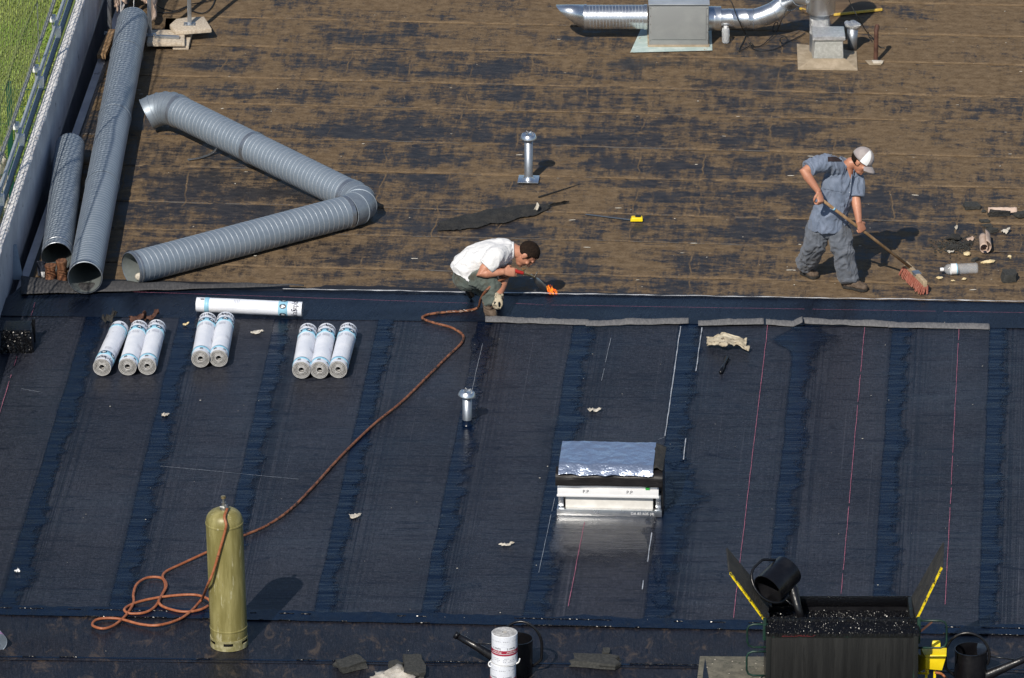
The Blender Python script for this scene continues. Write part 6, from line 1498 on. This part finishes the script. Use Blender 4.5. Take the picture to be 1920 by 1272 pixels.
# ---------------------------------------------- the man with the broom
Y0 = G(1560, 533).y
def S(x, y, dy=0.0): return at(1490 + x / 4.238, 260 + y / 4.238, Y0 + dy)
root = thing('person', 'person in grey blue work clothes and a taupe and white cap sweeping with a broom', 'person', G(1560, 533))
hipR, hipL = S(205, 640, -.03), S(335, 668, -.02); kneeR, kneeL = S(160, 850, -.03), S(385, 900, -.13)
hR, tR = G(1490 + 62 / 4.238, 260 + 1072 / 4.238, .008), G(1490 + 178 / 4.238, 260 + 1114 / 4.238, .008)
hL, tL = G(1490 + 392 / 4.238, 260 + 1180 / 4.238, .008), G(1490 + 578 / 4.238, 260 + 1212 / 4.238, .008)
ankR = hR + (tR - hR) * .2 + V((0, 0, .10)); ankL = hL + (tL - hL) * .18 + V((0, 0, .10))
pel = (hipR + hipL) / 2 + V((0, 0, .05)); nek = S(408, 205, .0); shR, shL = S(235, 185, -.14), S(490, 285, .07); che = (shR + shL) / 2 * .62 + pel * .38
side = (shL - shR); side.z = 0; side.normalize(); fw = V((side.y, -side.x, 0)); fw = fw if fw.y < 0 else -fw
sidet = (shL - shR).normalized(); axis = (nek - pel).normalized(); fwt = sidet.cross(axis); fwt = fwt if fwt.y < 0 else -fwt; fwt.normalize()
elR, elL = S(72, 258, -.26), S(488, 478, -.02); wrR, wrL = S(192, 425, -.34), S(512, 665, -.17)
bh = at(1490 + 935 / 4.238, 260 + 1035 / 4.238, G(1490 + 935 / 4.238, 260 + 1035 / 4.238, .12).y)
gripR = S(205, 478, -.36); tt = .452; gripL_Y = None
hd = (bh - gripR).normalized()
gripL = gripR.lerp(bh, .452)
wrL = S(512, 668, gripL.y - Y0 - .02); elL = S(486, 480, (gripL.y - Y0) * .4)
hc = S(532, 172, -.03); fdir = V((.74, -.30, -.60)); hup = V((.52, -.10, .78))
mb = MB()
s_, f_, u_ = head(mb, hc, fdir, hup, 1.0)
mb.tube([nek + V((-.02, .0, -.05)), nek + (hc - nek) * .35, hc - u_ * .05 - f_ * .02], [.062, .058, .055], 16)
mb.loft([ring_of(pel, side, fw, .15, .10), ring_of(pel.lerp(nek, .3), side, fwt, .15, .10), ring_of(pel.lerp(nek, .65), sidet, fwt, .17, .11), ring_of(pel.lerp(nek, .88), sidet, fwt, .14, .08), ring_of(nek, sidet, fwt, .06, .055)], 18)
for sh, el, wr in ((shR, elR, wrR), (shL, elL, wrL)):
    mb.tube([nek.lerp(sh, .5) - V((0, 0, .05)), sh, sh.lerp(el, .35), sh.lerp(el, .8), el, el.lerp(wr, .25), el.lerp(wr, .6), wr], [.06, .060, .053, .046, .044, .046, .038, .028], 16)
for hp_, kn, an in ((hipR, kneeR, ankR), (hipL, kneeL, ankL)):
    mb.tube([hp_ + V((0, 0, .05)), hp_.lerp(kn, .3), kn, kn.lerp(an, .3), an], [.085, .078, .056, .056, .038], 14)
palmR = (gripR - wrR)
hand(mb, wrR, gripR + V((0, -.01, 0)), (hd.cross(palmR)).normalized() * (1 if hd.cross(palmR).y > 0 else -1), -1, (48, 62, 45), 1.05)
hand(mb, wrL, gripL + V((.0, -.012, .01)), V((-.35, .75, -.2)), 1, (52, 62, 45), 1.05)
body = solid('body', mb, 'skin', root, .0055, 3)
eyes(root, hc, f_, u_, s_)
# hair under the cap, cap
mb = MB(); mb.ellip(hc - f_ * .012 + u_ * .008, (s_ * .0795, f_ * .090, u_ * .080), 22, 14)
ff = []
for fc in mb.f:
    m_ = sum((V(mb.v[i]) for i in fc), V()) / len(fc) - hc
    if m_.dot(f_) < .030 - .25 * m_.dot(u_) * 0 and m_.dot(u_) > -.055 - .3 * m_.dot(f_) * 0 and not (abs(m_.dot(s_)) > .058 and m_.dot(u_) < .0 and m_.dot(f_) > -.03): ff.append(fc)
mb.f = ff; o = obj('hair', mb, 'hair', root, True); q_ = o.modifiers.new('t', 'SOLIDIFY'); q_.thickness = .008; q_.offset = 1
cc = hc + u_ * .030 - f_ * .004
mb = MB(); n, m_ = 32, 9; vs = []; fs = []
for i in range(m_ + 1):
    ph = i / m_ * math.pi / 2
    for j in range(n):
        a = 2 * math.pi * j / n; vs.append(cc + s_ * math.cos(a) * math.cos(ph) * .089 + f_ * math.sin(a) * math.cos(ph) * .106 + u_ * (math.sin(ph) ** .9 * .098 - .012 * (1 - math.sin(ph))))
for i in range(m_):
    for j in range(n): fs.append((i * n + j, i * n + (j + 1) % n, (i + 1) * n + (j + 1) % n, (i + 1) * n + j))
capv, capf = vs, fs
mb.add(vs, fs); cap = obj('cap', mb, 'cap_grey', root, True); q_ = cap.modifiers.new('t', 'SOLIDIFY'); q_.thickness = .004; q_.offset = 1
mb = MB(); sgn = 1 if s_.y < 0 else -1   # white panel on the side towards the camera
panel = [f3 for f3 in capf if (lambda p: .05 < math.atan2(p.dot(f_) + .0, sgn * p.dot(s_)) < .92 and p.dot(u_) < .097)(sum((capv[i] for i in f3), V()) / 4 - cc)]
used = sorted({i for f3 in panel for i in f3}); mp = {i: k for k, i in enumerate(used)}
mb.add([capv[i] + (capv[i] - cc).normalized() * .006 for i in used], [tuple(mp[i] for i in f3) for f3 in panel]); obj('white_cap_panel', mb, 'cap_white', cap, True)
def brim(i, j):
    a = -1.05 + 2.1 * i; r0 = .094 + .078 * j * (1 - .30 * abs(a) ** 2)
    return cc + f_ * (r0 * math.cos(a * .95) + .008) + s_ * (math.sin(a) * (.090 + .006 * j)) + u_ * (-.010 - .030 * j ** 1.3 - .022 * a * a)
mb = MB(); mb.sheet(brim, 16, 6); o = obj('brim', mb, 'cap_grey', cap, True); q_ = o.modifiers.new('t', 'SOLIDIFY'); q_.thickness = .004
mb = MB(); mb.ellip(cc + u_ * .100, (s_ * .008, f_ * .008, u_ * .005), 8, 5); obj('button', mb, 'cap_grey', cap, True)
mb = MB(); mb.box(cc + f_ * .098 + u_ * .038 + s_ * sgn * .012, (.020, .006, .022), basis(s_, f_, u_)); obj('dark_emblem', mb, 'ink', cap)
# shirt
hem = pel - V((0, 0, .115))
mb = MB()
mb.loft([ring_of(hem - axis * 0, side, fw, .196, .160), ring_of(pel + V((0, 0, .00)), side, fw, .186, .152), ring_of(pel.lerp(nek, .32) + fwt * .02, sidet, fwt, .178, .142), ring_of(pel.lerp(nek, .58) + fwt * .012, sidet, fwt, .188, .134), ring_of(pel.lerp(nek, .78), sidet, fwt, .182, .112), ring_of(pel.lerp(nek, .92) - fwt * .008, sidet, fwt, .128, .084), ring_of(pel.lerp(nek, 1.0) - fwt * .015, sidet, fwt, .070, .064)], 28)
mb.tube([nek.lerp(shR, .35) - V((0, 0, .045)), shR + V((.01, 0, -.01)), shR.lerp(elR, .45), shR.lerp(elR, .80)], [.085, .086, .082, .080], 20)
mb.tube([nek.lerp(shL, .35) - V((0, 0, .06)), shL + V((-.02, 0, -.02)), shL.lerp(elL, .4), shL.lerp(elL, .92)], [.082, .086, .080, .077], 20)
shirt = solid('shirt', mb, 'shirtblue', root, .0075, 4, .020, 8.0, (1.25, 1, .72), 2.0, fine=.0012)
for sh, el, t0, rr in ((shR, elR, .81, .079), (shL, elL, .93, .076)):
    d_ = (el - sh).normalized(); x_, y_ = frame(d_); mb = MB(); mb.lathe([(rr - .010, -.020), (rr + .0045, -.018), (rr + .0055, 0), (rr - .012, .002)], 26, sh.lerp(el, t0), basis(x_, y_, d_), False); obj('sleeve_cuff', mb, 'shirtblue', shirt, True)
cn = nek - fwt * .012 + axis * .005
def collar(i, j):
    a = -2.55 + 5.1 * i; op = 1 + .25 * (abs(a) / 2.55) ** 4
    back = math.cos(a)
    r_ = (.074 + .016 * j) * op
    return cn - fwt * (math.cos(a) * r_ * .95) + sidet * (math.sin(a) * r_) + axis * (.036 - .050 * j - (.05 * max(0, -back)) ** 1 - .07 * (abs(a) / 2.55) ** 5 * j) + fwt * .012 * (1 - back)
mb = MB(); mb.sheet(collar, 30, 5); o = obj('collar', mb, 'shirtblue', shirt, True); q_ = o.modifiers.new('t', 'SOLIDIFY'); q_.thickness = .006
# open neck and placket
fr = pel.lerp(nek, .90) + fwt * .098
def onfront(x, t):    # a point on the shirt's front: x metres to the left side, t along the trunk
    w_ = .182; dpt = .136 if t < .6 else .136 - (t - .6) * .17
    p = pel.lerp(nek, t) + sidet * x + fwt * (dpt * math.sqrt(max(0.05, 1 - (x / w_) ** 2)))
    return p
mb = MB(); pts = [onfront(.020 + .002 * k, .90 - k * .075) + fwt * .012 for k in range(11)]
for a, b_ in zip(pts, pts[1:]): mb.bar(a, b_, .030, .008, sidet)
obj('placket', mb, 'shirtblue', shirt, bevel=.002)
mb = MB()
for k in range(2, 10, 2): mb.ellip(pts[k] + fwt * .006, (sidet * .006, axis * .006, fwt * .003), 8, 5)
obj('button', mb, 'white', shirt, True)
mb = MB(); pv = [onfront(-.050, .985) + fwt * .010, onfront(.050, .98) + fwt * .006, onfront(.024, .80) + fwt * .014]; mb.add(pv, [(0, 1, 2)]); mb.sheet(lambda i, j: pv[0].lerp(pv[1], i).lerp(pv[2], j) + fwt * .016 * math.sin(math.pi * i) * (1 - j), 8, 8); obj('open_neck_skin', mb, 'skin', shirt, True)
# dark yoke patch on the shoulder, chest pocket
a = nek.lerp(shR, .42) + axis * .028 + V((0, 0, .028)); b_ = nek.lerp(shR, .98) + V((0, 0, .070))
from mathutils.bvhtree import BVHTree
tree = BVHTree.FromPolygons([v.co.copy() for v in shirt.data.vertices], [tuple(p.vertices) for p in shirt.data.polygons])
def onto(p, off=.003):
    h = tree.find_nearest(p); return h[0] + h[1] * off
def decal(px0, px1, py0, py1, name, mat, par, tr=None, off=.004, nx=16, ny=6, thick=None, dv=None):
    tr = tr or tree; mb = MB(); 
    def fn(i, j):
        x = px0 + (px1 - px0) * i; y = py0 + (py1 - py0) * j
        if dv: y += dv * i
        r_ = ray(1490 + x / 4.238, 260 + y / 4.238); h = tr.ray_cast(CAM, r_.normalized())
        if h[0] is None: h = tr.find_nearest(at(1490 + x / 4.238, 260 + y / 4.238, Y0 - .12))
        n_ = h[1] if h[1].dot(r_) < 0 else -h[1]
        return h[0] + n_ * off
    mb.sheet(fn, nx, ny); return obj(name, mb, mat, par, True)
decal(262, 382, 146, 184, 'dark_shoulder_patch', 'patch', shirt)
decal(222, 372, 300, 395, 'chest_pocket', 'shirtblue', shirt, off=.0065, dv=30)
# trousers
mb = MB()
mb.loft([ring_of(pel + V((0, 0, .03)), side, fw, .140, .105), ring_of(pel - V((0, 0, .04)), side, fw, .158, .120), ring_of((hipR + hipL) / 2 - V((0, 0, .08)), side, fw, .160, .125), ring_of((hipR + hipL) / 2 - V((0, 0, .13)), side, fw, .10, .10)], 24)
for hp_, kn, an in ((hipR, kneeR, ankR), (hipL, kneeL, ankL)):
    e = kn.lerp(an, 1.0)
    mb.tube([hp_.lerp(kn, .10), hp_.lerp(kn, .38), hp_.lerp(kn, .75), kn, kn.lerp(an, .45), kn.lerp(an, .80), kn.lerp(an, 1.02)], [.100, .112, .106, .102, .096, .096, .086], 22)
    mb.lathe([(.080, -.05), (.098, -.03), (.102, 0), (.092, .03)], 20, an + V((0, 0, .02)), None, True)
trs = solid('trousers', mb, 'trsgrey', root, .0075, 3, .023, 7.6, (1.2, 1, .75), 5.0, fine=.0015)
tree2 = BVHTree.FromPolygons([v.co.copy() for v in trs.data.vertices], [tuple(p.vertices) for p in trs.data.polygons])
shoe(root, hR, tR, k=1.06, seed=1); shoe(root, hL, tL, k=1.06, seed=2)
# broom
B_ = thing('push_broom', 'wooden push broom with red bristles held by the sweeping person', 'broom', (bh.x, bh.y, 0))
mb = MB(); mb.tube([gripR - hd * .06, gripR.lerp(bh, .5) + V((0, 0, .004)), bh + hd * .01], .0145, 12); obj('handle', mb, 'wood', B_, True)
mb = MB(); p = gripR.lerp(bh, .145); mb.tube([p - hd * .012, p + hd * .012], .0155, 12); obj('blue_mark', mb, 'ltblue', B_, True)
e0 = G(1490 + 882 / 4.238, 260 + 1000 / 4.238, .11); e1 = G(1490 + 1040 / 4.238, 260 + 1158 / 4.238, .11); bd_ = (e1 - e0).normalized(); bs = V((bd_.y, -bd_.x, 0)); 
mb = MB(); mb.bar(e0 - V((0, 0, .0)), e1 - V((0, 0, .0)), .062, .040, V((0, 0, 1)).cross(bd_)); obj('broom_block', mb, 'blockwood', B_, bevel=.008, seg=3)
mb = MB(); q = e0.lerp(e1, .55); mb.tube([q + V((0, 0, .0)), bh], [.030, .020], 12); mb.box(q + V((0, 0, .028)), (.09, .07, .012), rotz(math.atan2(bd_.y, bd_.x))); obj('socket', mb, 'galv', B_, bevel=.003)
mb = MB(); r5 = random.Random(6); dn = V((-.30, -.28, -1)) 
for k in range(34):
    for q in range(7):
        p = e0.lerp(e1, (k + .5) / 34) + bs * ((q - 3) * .0085) - V((0, 0, .016)); L_ = p.z - .010
        tipv = p + V((-.020 + r5.uniform(-.014, .014) + bs.x * (q - 3) * .004, -.018 + r5.uniform(-.014, .014), -L_ + r5.uniform(0, .006)))
        mb.tube([p, p.lerp(tipv, .5) + V((r5.uniform(-.003, .003), 0, 0)), tipv], [.0050, .0056, .0048], 5)
obj('bristles', mb, 'bristle', B_, kind='stuff')

# ---------------------------------------------- the man with the torch
Y1 = G(905, 580).y
def Q(x, y, dy=0.0): return at(850 + x / 7.481, 440 + y / 7.481, Y1 + dy)
def QG(x, y, z=0.0): return G(850 + x / 7.481, 440 + y / 7.481, z)
root = thing('person', 'person in a white t shirt and green trousers crouching with a lit gas torch', 'person', G(905, 580))
pel = Q(200, 480); wst = Q(300, 365); che = Q(540, 280); upc = Q(720, 225); nek = Q(835, 215)
shN, shF = Q(590, 325, -.185), Q(690, 215, .17); elN, wrN = Q(375, 545, -.24), Q(715, 522, -.23); elF, wrF = Q(708, 630, -.06), Q(638, 868, -.31)
sd = V((0, -1, 0))   # his right side, towards the camera
hc = Q(1040, 262, -.02); fdir = V((.42, -.10, -.90)); hup = V((.90, -.12, .42))
heelN, toeN = QG(455, 1150, .03), QG(610, 1165, .03); toeF = QG(240, 893, .03); heelF = toeF + V((-.12, .02, .21))
ankN = heelN + V((.04, 0, .10)); ankF = heelF + V((.05, 0, -.02))
hipN, hipF = Q(215, 520, -.10), Q(205, 510, .10); kneN = Q(560, 720, Y0 * 0 - .20); kneF = QG(640, 905, .075)
mb = MB(); s_, f_, u_ = head(mb, hc, fdir, hup, 1.10)
mb.tube([upc + V((0, 0, -.02)), nek + V((.01, 0, 0)), nek.lerp(hc, .45) + V((0, 0, -.015)), hc - u_ * .05 - f_ * .015], [.075, .066, .060, .058], 16)
def tor(c, tang, w_, d_):
    tang = V(tang).normalized(); dd = tang.cross(sd).normalized(); return (V(c), sd * w_, dd * d_)
tg = [(wst - pel), (che - pel), (upc - wst), (nek - che), (nek - che)]
mb.loft([tor(pel, tg[0], .13, .09), tor(wst, tg[1], .12, .08), tor(che, tg[2], .13, .085), tor(upc, tg[3], .12, .075), tor(nek, tg[4], .06, .06)], 18)
mb.tube([upc.lerp(shN, .7) - V((0, 0, .03)), shN - V((0, 0, .015)), shN.lerp(elN, .3), shN.lerp(elN, .75), elN, elN.lerp(wrN, .25), elN.lerp(wrN, .6), wrN], [.055, .058, .057, .050, .047, .050, .042, .030], 16)
mb.tube([upc.lerp(shF, .7) - V((0, 0, .03)), shF - V((0, 0, .015)), shF.lerp(elF, .4), elF, elF.lerp(wrF, .3), wrF], [.055, .056, .052, .045, .046, .030], 16)
for hp_, kn, an in ((hipN, kneN, ankN), (hipF, kneF, ankF)): mb.tube([hp_.lerp(kn, .15) - V((0, 0, .05)), hp_.lerp(kn, .5), kn, kn.lerp(an, .3), an], [.07, .068, .056, .055, .038], 14)
tgrip = Q(905, 535, -.19)
hand(mb, wrN, Q(830, 528, -.215), V((.30, .75, -.35)), 1, (30, 50, 40), 1.08)
body = solid('body', mb, 'skin', root, .0055, 3)
eyes(root, hc, f_, u_, s_, 1.10)
mb = MB(); mb.ellip(hc - f_ * .006 + u_ * .024, (s_ * .084, f_ * .102, u_ * .094), 36, 26); ff = []
for fc in mb.f:
    m_ = sum((V(mb.v[i]) for i in fc), V()) / len(fc) - hc; a, b_, c_ = m_.dot(f_), m_.dot(u_), abs(m_.dot(s_))
    line_ = -.050 if a < -.045 else (-.050 + (a + .045) * 1.25 if a < .035 else .050 + (a - .035) * .45)
    if c_ > .05 and .006 <= a < .026: line_ = min(line_, -.012)
    if b_ > line_: ff.append(fc)
mb.f = ff
for i, q in enumerate(mb.v): q = V(q); mb.v[i] = tuple(q + (q - hc).normalized() * (.003 * noise.noise(q * 55) + .002 * noise.noise(q * 120)))
o = obj('hair', mb, 'hair', root, True); q_ = o.modifiers.new('t', 'SOLIDIFY'); q_.thickness = .006; q_.offset = 1
# t shirt
mb = MB(); hemc = Q(188, 470); hdir = (wst - pel).normalized()
mb.loft([tor(pel + V((-.008, 0, -.045)), (.35, 0, .95), .198, .158), tor(pel + V((-.012, 0, .01)), (.45, 0, .9), .190, .148), tor(pel.lerp(wst, .5) + V((-.006, 0, .012)), (.6, 0, .8), .178, .138), tor(wst + V((.0, 0, .008)), (.8, 0, .55), .178, .132), tor(wst.lerp(che, .5) + V((0, 0, .004)), (1, 0, .38), .185, .135), tor(che + V((0, 0, -.005)), (1, 0, .25), .192, .135), tor(upc + V((-.01, 0, -.01)), (1, 0, .15), .180, .118), tor(upc.lerp(nek, .62) + V((0, 0, -.004)), (1, 0, .05), .125, .092), tor(nek + V((-.004, 0, -.006)), (1, 0, .0), .082, .078)], 30)
mb.tube([upc.lerp(shN, .45), shN + V((-.01, .02, .01)), shN.lerp(elN, .30), shN.lerp(elN, .56)], [.098, .098, .092, .088], 22)
mb.tube([upc.lerp(shF, .45), shF, shF.lerp(elF, .5)], [.09, .09, .082], 20)
tee = solid('t_shirt', mb, 'tee', root, .0075, 4, .014, 7.5, (.75, 1.1, 1.2), 1.0, fine=.0008)
d_ = (elN - shN).normalized(); x_, y_ = frame(d_); mb = MB(); mb.lathe([(.080, -.016), (.0915, -.014), (.0925, .0), (.074, .003)], 26, shN.lerp(elN, .575), basis(x_, y_, d_), False); obj('sleeve_hem', mb, 'tee', tee, True)
mb = MB(); x_, y_ = frame(V((1, 0, .02))); mb.lathe([(.076, -.010), (.082, .0), (.078, .012), (.068, .012)], 30, nek + V((0, 0, -.004)), basis(x_, y_, V((1, 0, .02)).normalized()), False); obj('neck_band', mb, 'tee', tee, True)
# trousers
mb = MB(); mb.loft([tor(pel + V((.02, 0, .0)), (.4, 0, 1), .140, .10), tor(pel + V((-.005, 0, -.06)), (.3, 0, 1), .165, .128), tor(pel + V((-.005, 0, -.13)), (.1, 0, 1), .165, .13), tor(pel + V((.02, 0, -.19)), (0, 0, 1), .12, .09)], 24)
for hp_, kn, an in ((hipN, kneN, ankN), (hipF, kneF, ankF)):
    near = hp_ is hipN
    mb.tube([hp_.lerp(kn, .12) + V((.0, 0, -.05)), hp_.lerp(kn, .45), hp_.lerp(kn, .85), kn, kn.lerp(an, .25), kn.lerp(an, .6), kn.lerp(an, .92 if near else .70)], [.088, .102, .092, .086, .078, .080 if near else .066, .076 if near else .058], 20)
trs = solid('trousers', mb, 'trsgreen', root, .0075, 3, .021, 8.5, (1.0, 1, .9), 9.0, fine=.0015)
shoe(root, heelN, toeN, k=1.04, seed=3); shoe(root, heelF, toeF, up=V((-.85, 0, -.25)) * -1 if False else V((.55, 0, .80)), k=1.04, seed=4)
# glove on the low hand, with a trowel
mb = MB(); w0 = wrF; kn0 = Q(578, 985, -.37)
mb.tube([w0 + V((.006, 0, .025)), w0, w0.lerp(kn0, .3)], [.042, .037, .034], 14)
hand(mb, w0, kn0, V((.5, .2, -.55)), 1, (48, 60, 40), 1.04)
solid('glove', mb, 'glove', root, .006, 2, .006, 18, seed=3)
gp = Q(590, 985, -.36); gt = QG(612, 1150, .03)
T_ = thing('pointing_trowel', 'small steel trowel held in the gloved hand of the crouching person', 'trowel', gt)
mb = MB(); d_ = (gt - gp).normalized(); mb.tube([gp - d_ * .03, gp + d_ * .06], .012, 10, round_caps=True); obj('handle', mb, 'black_rubber', T_, True)
mb = MB(); s2_ = V((0, 1, 0)); p = gp + d_ * .06; L_ = (gt - p).length; mb.hexa([p - s2_ * .012 - V((.002, 0, 0)), p - s2_ * .012, p + s2_ * .012, p + s2_ * .012 - V((.002, 0, 0)), gt - s2_ * .026 - V((.002, 0, 0)), gt - s2_ * .026, gt + s2_ * .026, gt + s2_ * .026 - V((.002, 0, 0))]); obj('blade', mb, 'bright', T_)
# torch
TR = thing('gas_torch', 'gas torch with a red grip and an orange flame at the felt edge', 'torch', G(1036, 552))
a = Q(845, 505, -.20); b_ = Q(968, 540, -.18); c_ = Q(1085, 575, -.12); d0 = Q(1135, 605, -.06); e_ = Q(1255, 740, .08)
mb = MB(); mb.tube([a - (b_ - a) * .35, a, b_], [.013, .019, .017], 12, round_caps=True); obj('grip', mb, 'redplastic', TR, True)
mb = MB(); mb.tube([b_, c_, d0], [.010, .008, .009], 10); mb.tube([b_.lerp(c_, .15) + V((0, 0, -.02)), b_.lerp(c_, .15) + V((0, 0, .045))], .008, 8); mb.lathe([(.006, -.006), (.020, -.004), (.020, .004), (.006, .006)], 12, b_.lerp(c_, .15) + V((0, 0, .045))); obj('lance', mb, 'brass', TR, 40)
mb = MB(); dd = (e_ - d0).normalized(); mb.tube([d0, d0.lerp(e_, .2), d0.lerp(e_, .28), d0.lerp(e_, .75), e_], [.014, .014, .028, .032, .036], 18, caps=False); obj('burner_bell', mb, 'steel', TR, 40)
mb = MB(); mb.tube([d0 + V((-.03, 0, .035)), d0 + V((.0, 0, .0)), d0 + V((.028, 0, .055))], .006, 8); mb.tube([d0 + V((-.04, 0, -.01)), d0 + V((0, 0, .0))], .006, 8); obj('stay', mb, 'steel', TR)
fl = at(850 + 1400 / 7.481, 440 + 822 / 7.481, G(1037, 552).y); r8 = random.Random(12)
mb = MB(); n = 30; pts = [fl + V((.030 * math.cos(k / n * 6.283), .012 * math.sin(k / n * 6.283) - .0, .034 * math.sin(k / n * 6.283) - .004)) for k in range(n + 1)]
mb.tube(pts, [.011 + .005 * noise.noise(V((k * .6, 1, 2))) for k in range(n + 1)], 8)
for k in range(9):
    p = fl + V((r8.uniform(-.050, .0), r8.uniform(-.01, .01), r8.uniform(.01, .04))); mb.tube([p, p + V((-.008, .005, .02)), p + V((-.014 + r8.uniform(-.01, .01), .008, .04 + r8.uniform(0, .02)))], [.007, .005, .001], 6)
for k in range(10):
    p = fl + V((r8.uniform(-.03, .03), r8.uniform(-.012, .012), r8.uniform(-.035, .02))); mb.ellip(p, (V((.008, 0, 0)), V((0, .008, 0)), V((0, 0, .011))), 8, 6)
obj('flame', mb, 'flame', TR, True)
bpy.context.view_layer.update()
